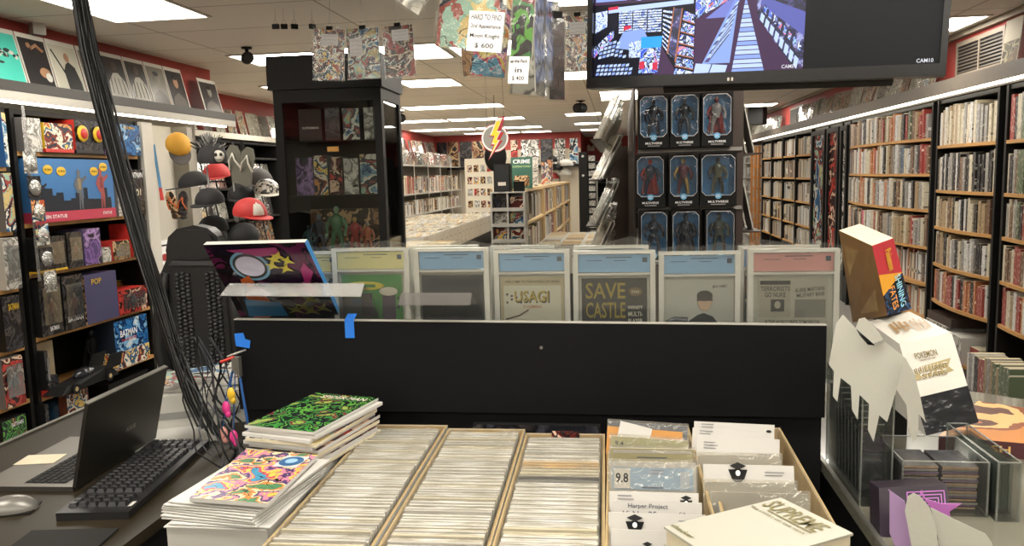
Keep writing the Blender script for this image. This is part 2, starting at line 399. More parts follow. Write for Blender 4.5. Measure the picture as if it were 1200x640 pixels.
# ceiling lights (frame, diffuser)
DIFF = mat('light_diffuser', 'fff8ec', 0.6, emit=LIGHT)
def troffer(x0, x1, y0, y1, label):
    t = thing('ceiling_light', label, 'light', ((x0 + x1) / 2, (y0 + y1) / 2, H), 0, 'recessed ceiling lights')
    a, b = (x1 - x0) / 2, (y1 - y0) / 2; fr = 0.02
    f = MB()
    f.box(-a, a, -b, -b + fr, -0.012, 0, WHT).box(-a, a, b - fr, b, -0.012, 0, WHT)
    f.box(-a, -a + fr, -b + fr, b - fr, -0.012, 0, WHT).box(a - fr, a, -b + fr, b - fr, -0.012, 0, WHT)
    f.build('frame', t)
    MB().box(-a + fr, a - fr, -b + fr, b - fr, -0.006, -0.001, DIFF).build('diffuser', t)
TRO = [(-3.19, -2.53, 3.5, 4.87, 'largest lit ceiling panel, at the upper left above the toy shelves'),
 (-3.2, -2.46, 6.33, 6.95, 'lit ceiling panel behind the small black ceiling camera on the left'),
 (-2.42, -1.40, 6.22, 7.0, 'lit ceiling panel partly behind the three hanging comics'),
 (-1.36, -0.70, 6.22, 7.0, 'lit ceiling panel hidden mostly by the middle of the hanging comic cluster'),
 (-3.9, -2.44, 8.42, 9.1, 'lit ceiling panel cut off by the right edge of the tall black cabinet top'),
 (-2.38, -1.74, 8.42, 9.12, 'short lit ceiling panel just right of the tall black cabinet'),
 (-0.95, -0.26, 8.3, 9.0, 'lit ceiling panel between the hanging cluster and the television'),
 (-0.52, -0.16, 4.5, 5.12, 'lit ceiling panel at the top edge left of the television'),
 (-4.55, -3.22, 11.5, 12.1, 'third row lit ceiling panel right beside the black cabinet'),
 (-3.17, -1.68, 11.5, 12.1, 'long lit ceiling panel of the third row above the lightning sign'),
 (-0.25, 0.3, 10.4, 11.7, 'lit ceiling panel just under the left bottom corner of the television'),
 (-4.5, -3.12, 14.2, 14.8, 'fourth row lit ceiling panel on its left side'),
 (-3.08, -1.68, 14.2, 14.8, 'fourth row lit ceiling panel above the lightning sign'),
 (-0.93, -0.28, 13.9, 14.5, 'nearest of three short lit panels above the red exit sign'),
 (-4.5, -3.1, 17.0, 17.6, 'fifth row lit ceiling panel left of the lightning sign'),
 (-3.06, -1.63, 17.0, 17.6, 'fifth row lit ceiling panel right behind the lightning sign'),
 (-0.91, -0.25, 16.5, 17.1, 'middle of three short lit panels above the red exit sign'),
 (-3.7, -2.35, 19.0, 19.5, 'farthest lit ceiling panel left, before the far red wall'),
 (-2.3, -1.58, 19.0, 19.5, 'farthest lit ceiling panel right, before the far red wall'),
 (-0.89, -0.25, 18.9, 19.5, 'farthest of three short lit panels above the red exit sign'),
 (1.35, 2.64, 6.2, 6.85, 'lit ceiling panel at the right above the wall vent'),
 (1.35, 2.55, 13.3, 13.9, 'lit ceiling panel below the television bottom, above the right wall shelves'),
 (1.2, 2.4, 15.6, 16.2, 'far lit ceiling panel behind the black wall speaker on the right'),
 (0.4, 1.8, 8.6, 9.2, 'lit ceiling panel behind the television'),
 (-3.1, -1.7, 0.5, 1.2, 'lit ceiling panel over the laptop counter'),
 (-0.9, 0.5, 0.6, 1.3, 'lit ceiling panel over the comic boxes'),
 (1.1, 2.5, 0.9, 1.6, 'lit ceiling panel over the right glass counter'),
 (-2.9, -1.5, -1.9, -1.2, 'added unseen ceiling panel behind the laptop counter, for frontal light'), (-.7, .7, -1.9, -1.2, 'added unseen ceiling panel behind the camera position, for frontal light'), (1.1, 2.5, -1.9, -1.2, 'added unseen ceiling panel behind the right counter, for frontal light'),  # unseen rear panels, added behind the camera to brighten faces turned toward it
 (-2.9, -1.5, -4.0, -3.3, 'rearmost added unseen ceiling panel on the left, for frontal light'), (-.7, .7, -4.0, -3.3, 'rearmost added unseen ceiling panel in the middle, for frontal light'),  # rearmost row, out of view, also added for frontal light
 (0.6, 2.0, 3.6, 4.2, 'lit ceiling panel behind the television, over the right aisle')]
for q in TRO: troffer(*q)

# ================================================================ RIGHT WALL
LEDGE = mat('ledge_taupe', '5e554a', 0.45, noise=0.1, nscale=6)
TUBE = mat('light_tube', 'fff6e2', 0.5, emit=4.0)
t = thing('display_ledge', 'long taupe ledge along the right wall above the bookcases, lit underneath', 'shelf', (2.74, 11.0, 2.2))
MB().box(-0.16, 0, -9.5, 10, 0.07, 0.09, LEDGE).box(-0.18, -0.16, -9.5, 10, 0.012, 0.115, LEDGE).box(-0.03, 0, -9.5, 10, 0.0, 0.07, LEDGE).build('ledge_board', t)
MB().box(-0.15, -0.045, -9.5, 10, 0.025, 0.069, mat('ledge_reflector', 'cfc8b8', 0.3)).build('reflector', t)
MB().box(-0.125, -0.09, -9.5, 10, 0.002, 0.024, TUBE).build('light_tube', t)

def arc(w, bow, x):      # how far a bowed shelf sticks out at x
    return bow * (1 - (2 * x / w) ** 2)
def bookcase(name, label, Y0, Y1, zs, ztop, bow=0.0, dividers=0, face=2.7, depth=0.3, rz=-90, cat='bookcase', wood=WOOD, frame=BLK, th=0.025, plinth=True):
    wd = Y1 - Y0
    t = thing(name, label, cat, (face, (Y0 + Y1) / 2, 0), rz)
    hw = wd / 2
    MB().box(-hw, -hw + 0.03, 0, depth, 0, ztop, frame).build('side_panel', t)
    MB().box(hw - 0.03, hw, 0, depth, 0, ztop, frame).build('side_panel', t)
    MB().box(-hw + 0.03, hw - 0.03, depth - 0.02, depth, 0, ztop, frame).build('back_panel', t)
    MB().box(-hw + 0.03, hw - 0.03, 0.01, depth - 0.02, ztop - 0.03, ztop, frame).build('top_panel', t)
    for z in zs:
        iw = hw - 0.031
        n = 12
        poly = [(-iw + 2 * iw * i / n, 0.0 - arc(2 * iw, bow, -iw + 2 * iw * i / n)) for i in range(n + 1)] + [(iw, depth - 0.021), (-iw, depth - 0.021)]
        MB().slabz(poly, z - th, z, wood).build('shelf', t)
    for k in range(dividers):
        x = -hw + wd * (k + 1) / (dividers + 1)
        MB().box(x - 0.025, x + 0.025, -.012, depth - 0.021, 0.0, ztop - 0.03, frame).build('divider', t)
    if plinth: MB().box(-hw + 0.03, hw - 0.03, 0.03, depth - 0.021, 0.0, 0.04, frame).build('plinth', t)
    return t
_bm = {}
def book_mesh(colour):
    if colour not in _bm:
        b = MB()
        b.box(-0.5, 0.5, 0, 1, 0, 1, SP[colour], top=CREAM)
        b.box(-0.5, 0.5, 0.0, 1, 1.0, 1.002, SP[colour]) if False else None
        o = b.build('book'); _bm[colour] = o.data; bpy.data.objects.remove(o)
    return _bm[colour]
COLS = ['cream'] * 7 + ['white'] * 6 + ['grey'] * 5 + ['black'] * 4 + ['brown'] * 3 + ['tan'] * 3 + ['red'] * 2 + ['orange'] * 2 + ['blue', 'green']
def book_row(case_x, Yc, rz, x0, x1, z, zroom, shelf_words, group, tmin=0.022, tmax=0.05, bow=0, w=1.0, cols=COLS, setback=0.012, kind='book', hr=(0.78, 0.97), rev=False):
    x = x0; n = 0
    L = []
    while True:
        th = random.uniform(tmin, tmax)
        if x + th > x1: break
        n += 1; col = random.choice(cols)
        h = zroom * random.uniform(*hr); dp = random.uniform(0.16, 0.19)
        o = bpy.data.objects.new(kind, book_mesh(col)); C.objects.link(o)
        xm = x + th / 2
        yf = setback + random.uniform(0, 0.012) - arc(w, bow, xm)
        ca, sa = math.cos(math.radians(rz)), math.sin(math.radians(rz))
        o.location = (case_x + xm * ca - yf * sa, Yc + xm * sa + yf * ca, z + 0.0005)
        o.rotation_euler[2] = math.radians(rz); o.scale = (th - 0.002, dp, h)
        tag(o, f'{col} book spine, {nth(n)} from left, {shelf_words}', 'book', group)
        x += th + random.choice([0, 0, 0, 0.004])
    return n
def book_stuff(name, label, cat, rows, place, rz, th=(0.02, 0.045), mats=None, cut=False):
    """rows: (x0, x1, z, height) in the case's frame"""
    t = MB()
    mats = mats or [SP[c] for c in COLS]
    for (x0, x1, z, hh) in rows:
        x = x0
        while x < x1 - th[0]:
            a = min(random.uniform(*th), x1 - x); h = hh * random.uniform(0.8, 0.98); y = 0.015 + random.uniform(0, 0.015)
            t.box(x, x + a - 0.003, y, y + 0.17, z + 0.0005, z + h, random.choice(mats), top=CREAM); x += a
    o = t.build(name, loc=place, rz=rz)
    return tag(o, label, cat, kind='stuff')
SHW = ['top', 'second', 'third', 'fourth', 'fifth']
ZR = [1.81, 1.44, 1.13, 0.815, 0.5]
# nearest bookcase (cut by the frame)
bookcase('bookcase', 'black bookcase with wood shelves cut off by the right edge', 5.15, 6.085, ZR + [0.1], 2.19, 0.03)
for i, (z, h) in enumerate(zip(ZR, [.33, .33, .28, .28, .28])):
    book_row(2.7, 5.6175, -90, -0.42, -0.42 + 0.42, z, h, f'{SHW[i]} shelf of the bookcase cut by the photo edge', 'books in the bookcase at the right edge', 0.03, 0.055, 0.03, 0.87,
             cols=['black', 'grey', 'white', 'brown', 'red', 'cream', 'green'] if i < 3 else ['red', 'red', 'cream', 'tan', 'orange', 'brown', 'white'])
# second bookcase
bookcase('bookcase', 'narrow black bookcase with bowed wood shelves second from the right edge', 6.185, 7.31, ZR + [.085], 2.19, 0.05)
for i, (z, h) in enumerate(zip(ZR, [.33, .33, .27, .28, .28])):
    cl = [['cream', 'white', 'white', 'cream', 'grey', 'tan'], ['black', 'grey', 'cream', 'brown', 'white', 'black'], ['cream', 'black', 'white', 'cream', 'brown', 'tan'],
          ['brown', 'cream', 'white', 'grey', 'black', 'tan'], ['red', 'brown', 'orange', 'red', 'black', 'orange', 'white', 'red']][i]
    book_row(2.7, 6.7475, -90, -0.52, 0.52, z, h, f'{SHW[i]} shelf of the narrow bookcase', 'books in the narrow bowed bookcase', 0.036, 0.06, 0.05, 1.06, cols=cl)
# wide bookcase
ZW = [1.885, 1.575, 1.26, 0.93, 0.6]
wc = bookcase('bookcase', 'wide black bookcase of bowed shelves packed with books, middle of right wall', 7.40, 9.93, ZW + [0.3], 2.19, 0.12)
for i, (z, h) in enumerate(zip(ZW[:4], [.27, .29, .29, .29])):
    book_row(2.7, 8.665, -90, -1.22, 1.22, z, h, f'{SHW[i]} shelf of the wide bookcase', 'books in the wide bookcase', 0.045, 0.072, 0.12, 2.47,
             cols=COLS + (['pink'] if i == 3 else []), setback=-0.0)
book_stuff('lower_books', 'packed book spines on the low shelves of the wide bookcase', 'books', [(-1.22, 1.22, 0.6, .28), (-1.22, 1.22, 0.3, .25)], (2.7, 8.665, 0), -90)
# framed prints between the bookcases
for k, (y0, y1, a, lb) in enumerate([(11.0, 11.72, 'blue', 'tall narrow framed print with patches of blue, farthest of three'), (10.35, 10.9, 'red', 'tall narrow framed print in dark reds, middle of three'), (9.97, 10.27, 'grey', 'slim framed print with grey patches beside the wide bookcase')]):
    t = thing('framed_print', lb, 'picture', (2.68, (y0 + y1) / 2, 0.35), -90, 'tall framed prints between the bookcases')
    hw = (y1 - y0) / 2
    f = MB(); f.box(-hw, -hw + .06, 0, .05, 0, 1.8, BLK).box(hw - .06, hw, 0, .05, 0, 1.8, BLK).box(-hw + .06, hw - .06, 0, .05, 0, .06, BLK).box(-hw + .06, hw - .06, 0, .05, 1.74, 1.8, BLK).box(-hw, hw, .05, .3, -.35, 1.84, BLK)
    f.build('frame', t)
    MB().box(-hw + .061, hw - .061, .03, .049, .061, 1.739, ARTB['bright' if k == 0 else a], front=ARTB[['cool', 'red', 'grey'][k]]).build('print', t)
# cubby bookcase
bookcase('bookcase', 'black bookcase of four columns in open cubbies, far along the right wall', 11.8, 15.72, [1.855, 1.51, 1.16, 0.81, 0.5], 2.19, dividers=3)
rows = []
for c in range(4):
    x0 = -1.93 + 0.98 * c
    for z, h in ((1.855, .27), (1.51, .29), (1.16, .29), (.81, .29), (.5, .26)): rows.append((x0 + .03, x0 + 0.9, z, h))
book_stuff('cubby_books', 'pale magazine spines filling the cubbies of the far right bookcase', 'books', rows, (2.7, 13.76, 0), -90, (0.03, 0.06), [SP[c] for c in ('cream', 'white', 'grey', 'white', 'cream', 'tan', 'grey', 'brown')])
# wood ladder shelf and far white racks
t = thing('slatted_rack', 'orange-brown wooden slatted rack beyond the cubby bookcase', 'shelf', (2.66, 16.35, 0), -90)
for x in (-.45, .0, .41): MB().box(x, x + .06, 0, .04, 0, 2.1, mat('orange_wood', 'a8713a', .5)).build('post', t)
for k in range(9): MB().box(-.45, .47, .041, .06, .15 + k * .22, .2 + k * .22, mat('orange_wood')).build('slat', t)
bookcase('white_rack', 'white shelf rack with small boxes at the far end of the right wall', 16.95, 21.5, [1.8, 1.5, 1.2, .9, .6, .3], 2.15, dividers=4, frame=mat('rack_white', 'b8b6b0', .5), wood=mat('rack_white'), cat='shelf')
rows = [(-2.275 + .91 * c + .04, -2.275 + .91 * c + .86, z, .22) for z in (1.8, 1.5, 1.2, .9, .6, .3) for c in range(5)]
book_stuff('small_boxes', 'small pale boxes lined up on the far right white rack', 'boxes', rows, (2.7, 19.22, 0), -90, (0.06, 0.2), [ART['grey'], ART['cool'], SP['white'], ART['grey'], SP['grey']])

# comics standing on the right ledge, leaning on the wall
def bag_comic_mesh(a, w=0.175, h=0.265, name='bagged_comic', th=0.004):
    b = MB()
    b.box(-w / 2, w / 2, 0, th, 0, h, WHT, front=a)
    b.box(-w / 2 - .004, w / 2 + .004, -.0015, -.0008, -.003, h + .012, BAG)
    o = b.build(name); me = o.data; bpy.data.objects.remove(o); return me
CM = {k: bag_comic_mesh(a) for k, a in ART.items()}
ADJ = dict(warm='warm-coloured', cool='blue-grey', dark='dark', bright='brightly coloured', green='green', grey='grey', teal='teal', purple='purple', red='red', blue='blue', brown='brown')
def ledge_comic(y, side, z, kind, s, label, group, turn=0, lean=12, xb=None):
    x = xb if xb is not None else (2.63 if side > 0 else -3.62)
    o = bpy.data.objects.new('bagged_comic', CM[kind]); C.objects.link(o)
    o.location = (x, y, z); o.rotation_euler = (math.radians(-lean), 0, math.radians((-90 if side > 0 else 90) + turn)); o.scale = (s, 1, s)
    return tag(o, label, 'comic', group)
y = 7.35; n = 0
kinds = ['grey', 'grey', 'grey', 'warm', 'cool', 'grey', 'dark', 'brown', 'red']
while y < 12.4:
    n += 1; k = random.choice(kinds)
    ledge_comic(y, 1, 2.293, k, random.uniform(.9, 1.06), f'{ADJ[k]} bagged comic, {nth(n)} from the right on the ledge beyond the wall vent', 'comics on the right wall ledge', turn=random.uniform(-4, 16))
    y += random.uniform(0.19, 0.235)
y = 13.9; n = 0
while y < 20.2:
    n += 1; k = random.choice(['grey', 'grey', 'grey', 'cool'])
    ledge_comic(y, 1, 2.293, k, random.uniform(.9, 1.06), f'{ADJ[k]} bagged comic on the far right ledge, {nth(n)} beyond the black speaker', 'comics on the far right ledge', turn=random.uniform(-4, 16))
    y += random.uniform(0.24, 0.33)
o = MB().box(-.12, .12, 0, .006, 0, .34, WHT, front=mat('photo_cream', 'a89f8c', .7)).rect(-.11, .11, .02, .19, -.0008, art('photo_brown', ['5a4a38', '7a6850', '3a3026', '8c8468', '4a4630'], 26, .01, .7)).build('magazine', loc=(2.66, 6.0, 2.293)); o.rotation_euler = (-.1, 0, -PI / 2)
tag(o, 'brown and cream magazine propped on the right ledge beside the wall vent', 'magazine')
# wall vents
def vent(y0, y1, z0, z1, label, x=2.74):
    t = thing('wall_vent', label, 'vent', (x - .012, (y0 + y1) / 2, z0), -90)
    hw = (y1 - y0) / 2; h = z1 - z0
    FR = mat('vent_frame', '857a6c', .5)
    f = MB(); f.box(-hw, hw, 0, .012, 0, .035, FR).box(-hw, hw, 0, .012, h - .035, h, FR).box(-hw, -hw + .03, 0, .012, .035, h - .035, FR).box(hw - .03, hw, 0, .012, .035, h - .035, FR).box(-.01, .01, 0, .012, .035, h - .035, FR)
    f.build('frame', t)
    MB().box(-hw + .03, hw - .03, .009, .012, .035, h - .035, BLKM).build('backing', t)
    n = 8
    g = MB()
    for k in range(n):
        z = .04 + (h - .08) * k / n
        g.hexa([(-hw + .031, .001, z), (hw - .031, .001, z), (hw - .031, .008, z + .012), (-hw + .031, .008, z + .012), (-hw + .031, .001, z + .004), (hw - .031, .001, z + .004), (hw - .031, .008, z + .016), (-hw + .031, .008, z + .016)], mat('vent_louvre', '4a433b', .5))
    g.build('louvre', t)
vent(6.22, 7.05, 2.335, 2.625, 'louvred wall vent on the red wall at the upper right')
vent(12.5, 13.4, 2.34, 2.6, 'louvred wall vent beside the black wall speaker on the right')
def speaker(name, label, loc, w, d, h, rz=0, badge=None):
    t = thing(name, label, 'speaker', loc, rz)
    b = MB(); b.box(-w / 2, w / 2, 0, d, 0, h, BLK); b.build('cabinet', t, bevel=.008)
    g = MB(); g.box(-w / 2 + .012, w / 2 - .012, -.008, -.0005, .012, h - .012, mat('speaker_grille', '161616', .8, noise=.3, nscale=200)); g.build('grille', t, bevel=.004)
    if badge: MB().box(-.035, .035, -.011, -.0085, h * .22, h * .22 + .03, mat('badge', 'c8c0b4', .4)).build('badge', t)
    return t
t = speaker('wall_speaker', 'black box speaker hung below the ceiling on the right wall', tuple(at(885, 146, X=2.3) - Vector((0, 0, 0))), .26, .2, .36, -30)
MB().tube([(0, .1, .36), (0, .1, H - t.location.z)], .012, METAL).build('hanger', t)
# floor row and stacks under the narrow bookcase
yy = 5.3; n = 0
for col, th in [('green', .05), ('green', .045), ('green', .05), ('tan', .04), ('green', .045), ('tan', .04), ('grey', .045), ('tan', .04), ('red', .05), ('red', .04), ('black', .03), ('black', .03), ('white', .035), ('grey', .05), ('white', .03)]:
    n += 1
    o = bpy.data.objects.new('magazine', book_mesh(col)); C.objects.link(o)
    o.location = (2.45, yy + th / 2, 0.062); o.rotation_euler[2] = -PI / 2; o.scale = (th - .003, .2, random.uniform(.25, .29))
    tag(o, f'{col} magazine in the row on the floor, {nth(n)} from the right edge', 'magazine', 'magazines in a row at floor level'); yy += th
tag(MB().box(2.42, 2.695, 5.0, 6.9, 0.0005, .06, BLK).build('low_plinth'), 'low black plinth under the floor row of magazines', 'plinth')
def carton(name, label, cat, x0, x1, y0, y1, z0, z1, m, front=None, top=None, side=None, txt=None, group=None, rz=0, tm=INK, bevel=.002):
    t = MB(); w, d, h = (x1 - x0) / 2, (y1 - y0) / 2, z1 - z0
    t.box(-w, w, -d, d, 0, h, m, front, top, side)
    for q in (txt or []): t.text(q[0], q[1], q[2], q[3], q[4], -d - .001, q[5] if len(q) > 5 else tm)
    o = t.build(name, bevel=0, loc=((x0 + x1) / 2, (y0 + y1) / 2, z0), rz=rz)
    return tag(o, label, cat, group)
carton('flat_box', 'flat dark brown box on the stack under the narrow bookcase', 'box', 2.66, 2.95, 6.75, 7.25, .33, .40, mat('dark_brown', '3c2c26', .5))
carton('white_box', 'white cardboard box holding up the flat brown box', 'box', 2.65, 2.95, 6.82, 7.25, .0865, .3295, CWHT, side=ART['grey'])
carton('white_box', 'white printed box right of the stack under the narrow bookcase', 'box', 2.64, 2.95, 6.5, 6.78, .0865, .30, CWHT, side=ART['grey'])
carton('paper_stack_box', 'small cream and red box beside the floor magazines', 'box', 2.70, 2.94, 6.33, 6.48, .0865, .24, CREAM, side=SP['red'])

# ================================================================ LEFT WALL
t = thing('display_ledge', 'dark ledge with a lit white valance along the left wall over the toys', 'shelf', (-3.6, 5.0, 2.14))
MB().box(-.15, .06, -3, 2.1, .10, .145, mat('ledge_dark', '2c2925', .4)).box(.06, .075, -3, 2.1, .085, .145, mat('ledge_dark')).build('ledge_board', t)
MB().box(.0605, .07, -3, 2.1, .03, .0845, mat('valance_silver', 'a8a59c', .3, .4)).build('silver_edge', t)
MB().box(-.15, .0599, -3, 2.1, .055, .099, mat('valance_white', 'c9c6bc', .4)).build('valance', t)
MB().box(.0, .03, -2.9, 2.0, .02, .054, TUBE).build('light_tube', t)
LZ = [1.875, 1.435, 1.125, 0.725, 0.345, 0.05]
bookcase('toy_shelf', 'black toy shelf unit with orange wood edges on the left wall', 4.38, 5.66, LZ, 2.13, face=-3.6, rz=90, cat='shelf', depth=.33)
LZA = [1.78, 1.40, 1.06, 0.70, 0.37, 0.05]
bookcase('toy_shelf', 'toy shelf unit cut off by the left edge', 3.1, 4.34, LZA, 2.13, face=-3.6, rz=90, cat='shelf', depth=.33)
t = thing('white_column', 'white end column of the toy shelves behind the hanging yellow cap', 'column', (-3.6, 6.0, 0), 90)
MB().box(-.32, -.18, -.02, .3, 0, 2.13, WHT).build('side_board', t)
MB().box(-.18, .32, .12, .3, 0, 2.13, mat('column_white', 'bdb8ac', .6)).build('back_board', t)
MB().box(.32, .40, -.02, .3, 0, 2.13, mat('column_grey', '8c877d', .6)).build('end_board', t)
k_ = MB(); k_.box(-.04, .17, .11, .119, 1.0, 1.2, WINK); k_.rect(.0, .13, 1.15, 1.165, .1095, INK); k_.ball((.065, .108, 1.06), (.05, .001, .03), mat('sign_red', 'a83a3a')); k_.build('sign', t)

YEL = mat('toy_yellow', 'd8b02c', .4); REDP = mat('toy_red', 'b5302a', .4); BLUP = mat('toy_blue', '2c5f9c', .4); GRYP = mat('toy_grey', '6c6a68', .4)
def toy(px0, px1, pytop, z, label, m, front, depth=.18, txt=None, rz=0, sidem=None, name='toy_box', group='toys on the left wall shelves', X=-3.56, window=None, tm=WINK, band=None):
    """carton standing on a shelf of the left wall"""
    pym = 203 + 40
    a = at(px0, pytop, X=X); b = at(px1, pytop, X=X)
    zt = (a.z + b.z) / 2
    lo, hi = (4.42, 5.62) if px1 > 34 else (3.2, 4.30)
    ya, yb = max(a.y, lo), min(b.y, hi)
    nx = min([q for q in ((LZ if px1 > 34 else LZA) + [2.13]) if q > z + .01]) - .036
    w = max(yb - ya - .008, .03); h = min(max(.06, zt - z), nx - z); cy = (ya + yb) / 2
    if px1 > 34 and px0 < 45 and z == LZA[0] + .09: z = LZ[0]
    t = MB(); t.box(-w / 2, w / 2, 0, depth, 0, h, m, front=front, side=sidem or m)
    if band: t.box(-w / 2 - .001, w / 2 + .001, -.003, depth, 0, h * band[0], band[1])
    for q in (txt or []):
        t.text(q[0], q[1] * w, q[2] * h, q[3] * w, q[4] * h, -.0045, q[5] if len(q) > 5 else tm)
    if window is None:
        o = t.build(name, loc=(X, cy, z + .0005), rz=90 + rz)
        return tag(o, label, 'toy box', group)
    r = thing(name, label, 'toy box', (X, cy, z + .0005), 90 + rz, group)
    t.build('carton', r)
    wm = window
    fr_ = random.Random(px0); fg = fr_.choice([mat('fig_dusk', '4a4e5a', .4), mat('fig_ash', '6e6a66', .4), mat('fig_rust', '7a3c30', .4), mat('fig_night', '23252c', .4)]); f2 = fr_.choice([mat('fig_skin', '9a8068', .4), mat('fig_pewter', '8a8c90', .4)])
    q = MB(); sc = min(h * .6, w * .9) / .2; zb = h * .22
    q.ball((0, -.006, zb + .165 * sc), (.016 * sc, .004, .02 * sc), f2, 10, 6).ball((0, -.005, zb + .115 * sc), (.034 * sc, .004, .045 * sc), fg, 10, 6)
    for e_ in (-1, 1): q.tube([(e_ * .014 * sc, -.005, zb + .08 * sc), (e_ * .026 * sc, -.005, zb)], [.012 * sc * .5, .007 * sc * .5], fg, 6).tube([(e_ * .03 * sc, -.005, zb + .14 * sc), (e_ * .052 * sc, -.005, zb + .08 * sc)], .004, f2, 6)
    q.build('figure', r)
    MB().box(-w * .4, w * .4, -.012, -.0112, h * .2, h * .85, clear('toy_window', 'f0f2f4', .05, .08, .06, 'aab0b4')).build('window', r)
    return r
B_ = WINK
# shelf 1 (top)
z = LZ[0]
toy(20, 47, 138, z, 'grey toy box with motorcycle art at the upper left', GRYP, ART['grey'])
toy(50, 84, 145, z, 'yellow and red toy box second on the top toy shelf', YEL, ART['warm'], band=(.12, REDP))
WH_ = toy(85, 118, 134, z, 'clear-front toy box with two yellow and red wheels', REDP, ART['dark'], band=(.1, INK))
for q in (-.08, .08):
    MB().ball((0, 0, 0), (.055, .012, .055), YEL).ball((0, -.011, 0), (.035, .008, .035), REDP).build('toy_wheel', parent=WH_, loc=(q, -.014, .13))
toy(119, 126, 138, z, 'slim purple and green toy box by the hanging cables', INK, ART['purple'])
toy(127, 135, 143, z, 'narrow red toy box behind the hanging cables', REDP, ART['red'])
toy(137, 163, 144, z, 'bright blue toy box at the right end of the top toy shelf', BLUP, ART['blue'], txt=[('BATMAN', 0, .9, .5, .1, YEL)])
# shelf 2
z = LZ[1]
SKY = mat('box_sky_blue', '3d72a8', .35); NAVY = mat('box_navy', '16202e', .35); PNK = mat('box_pink', 'b83a52', .4)
a = at(36.5, 196, X=-3.54); b = at(134, 196, X=-3.54)
w = b.y - a.y; hh = .40
t = MB(); t.box(-w / 2, w / 2, 0, .2, 0, hh, SKY)
t.box(-w / 2 - .001, w / 2 + .001, -.004, .2, 0, .065, PNK)
xs = -w / 2 + .012
random.seed(5)
while xs < w / 2 - .05:
    ww = random.uniform(.03, .07); hz = random.uniform(.12, .22)
    t.rect(xs, xs + ww, .065, hz, -.002, NAVY); xs += ww
for (cx, cz) in ((-.36, .33), (-.18, .32), (.3, .32), (.45, .35)):
    cx *= w / 1.2; t.ball((cx, -.003, cz), (.045, .001, .03), YEL, 12, 6); t.text('BATMAN', cx, cz, .06, .014, -.0046, INK)
t.text('RESIN STATUE', -.28 * w, .034, .3 * w, .022, -.0055, WINK); t.text('STATUE', .38 * w, .034, .12 * w, .02, -.0055, WINK)
def flat_figure(t, cx, z0, h, m, m2, y=-.0032):
    P = [(-.05, 0), (-.03, .42), (-.09, .4), (-.2, .62), (-.12, .78), (-.05, .82), (-.05, .9), (-.07, .93), (-.05, 1.0), (.05, 1.0), (.07, .93), (.05, .9), (.05, .82), (.12, .78), (.28, .86), (.3, .8), (.12, .66), (.1, .5), (.12, .3), (.09, 0), (.05, 0), (.02, .35), (-.01, 0)]
    t.sheet([(cx + x * h, z0 + zz * h) for x, zz in P], y, y + .001, m)
    t.rect(cx - .05 * h, cx + .06 * h, z0 + .5 * h, z0 + .78 * h, y - .0006, m2)
flat_figure(t, -.4 * w, .075, .2, NAVY, INK); flat_figure(t, .05 * w, .07, .26, mat('fig_grey', '5c6066'), mat('fig_tan', '8c7a5a')); flat_figure(t, .33 * w, .07, .27, mat('fig_rose', '9c4a48'), mat('fig_rose2', '7a3030'))
tag(t.build('statue_box', loc=(-3.56, (a.y + b.y) / 2, z + .0005), rz=90), 'wide blue statue box with a pink base band on the second toy shelf', 'toy box')
toy(136, 145, 212, z, 'small upright grey figure pack right of the blue statue box', GRYP, ART['grey'])
toy(148, 176, 199, z, 'black box with white lettering at the right end of the second toy shelf', INK, ART['dark'], txt=[('BATMAN', .05, .88, .75, .12), ('01', .1, .5, .3, .15, CREAM)])
# shelf 3
z = LZ[2]
toy(37, 76, 278, z, 'black windowed toy box with yellow lettering on the third toy shelf', INK, ART['dark'], band=(.06, YEL), window=1)
toy(77, 95, 272, z, 'narrow dark figure box right of the black windowed box', INK, ART['dark'], window=1)
toy(96, 117, 268, z, 'purple figure box with a white face print', mat('box_purple', '4b4166', .4), ART['purple'])
toy(119, 130, 290, z, 'low toy car box in pale grey and red on the third shelf', GRYP, ART['grey'])
toy(131, 152, 282, z, 'long toy car box with red ends on the third shelf', REDP, ART['brown'], window=1)
toy(153, 163, 262, z, 'red upright toy box beside the cables on the third shelf', REDP, ART['red'])
t = toy(165, 176, 258, z, 'black box with vertical red lettering at the right end of the third shelf', INK, INK)
# shelf 4
z = LZ[3]
toy(36, 70, 327, z, 'dark grey collector figure box left on the fourth toy shelf', INK, ART['dark'], txt=[('BATMAN', .05, .12, .4, .08)], window=1)
toy(71, 96, 323, z, 'dark figure box with BATMAN lettering beside the purple box', INK, ART['dark'], txt=[('BATMAN', 0, .2, .75, .1)], window=1)
toy(97, 136, 320, z, 'violet-blue figure box with a yellow word mark', mat('box_violet', '474568', .4), mat('box_violet'), txt=[('POP', -.15, .85, .3, .12, YEL)], sidem=ART['brown'])
toy(138, 172, 338, z, 'red and brown windowed car box on the fourth toy shelf', REDP, ART['red'], window=1)
toy(139, 170, 326, z + .0, 'dark yellow-trimmed box behind the red car box', YEL, ART['brown'], X=-3.8, depth=.08)
# shelf 5
z = LZ[4]
toy(36, 62, 402, z, 'tall plain beige box at the back of the fifth toy shelf', CREAM, CREAM, X=-3.78, depth=.1)
toy(36, 55, 414, z, 'small black and red figure pack at the left of the fifth shelf', INK, ART['dark'], depth=.12, band=(.15, REDP), window=1)
toy(132, 172, 372, z, 'dark blue play set box with yellow skyline print on the fifth shelf', NAVY, ART['blue'], txt=[('BATMAN', -.1, .72, .5, .14), ('THE ANIMATED SERIES', -.1, .58, .45, .06, REDP)], band=(.35, ART['warm']))
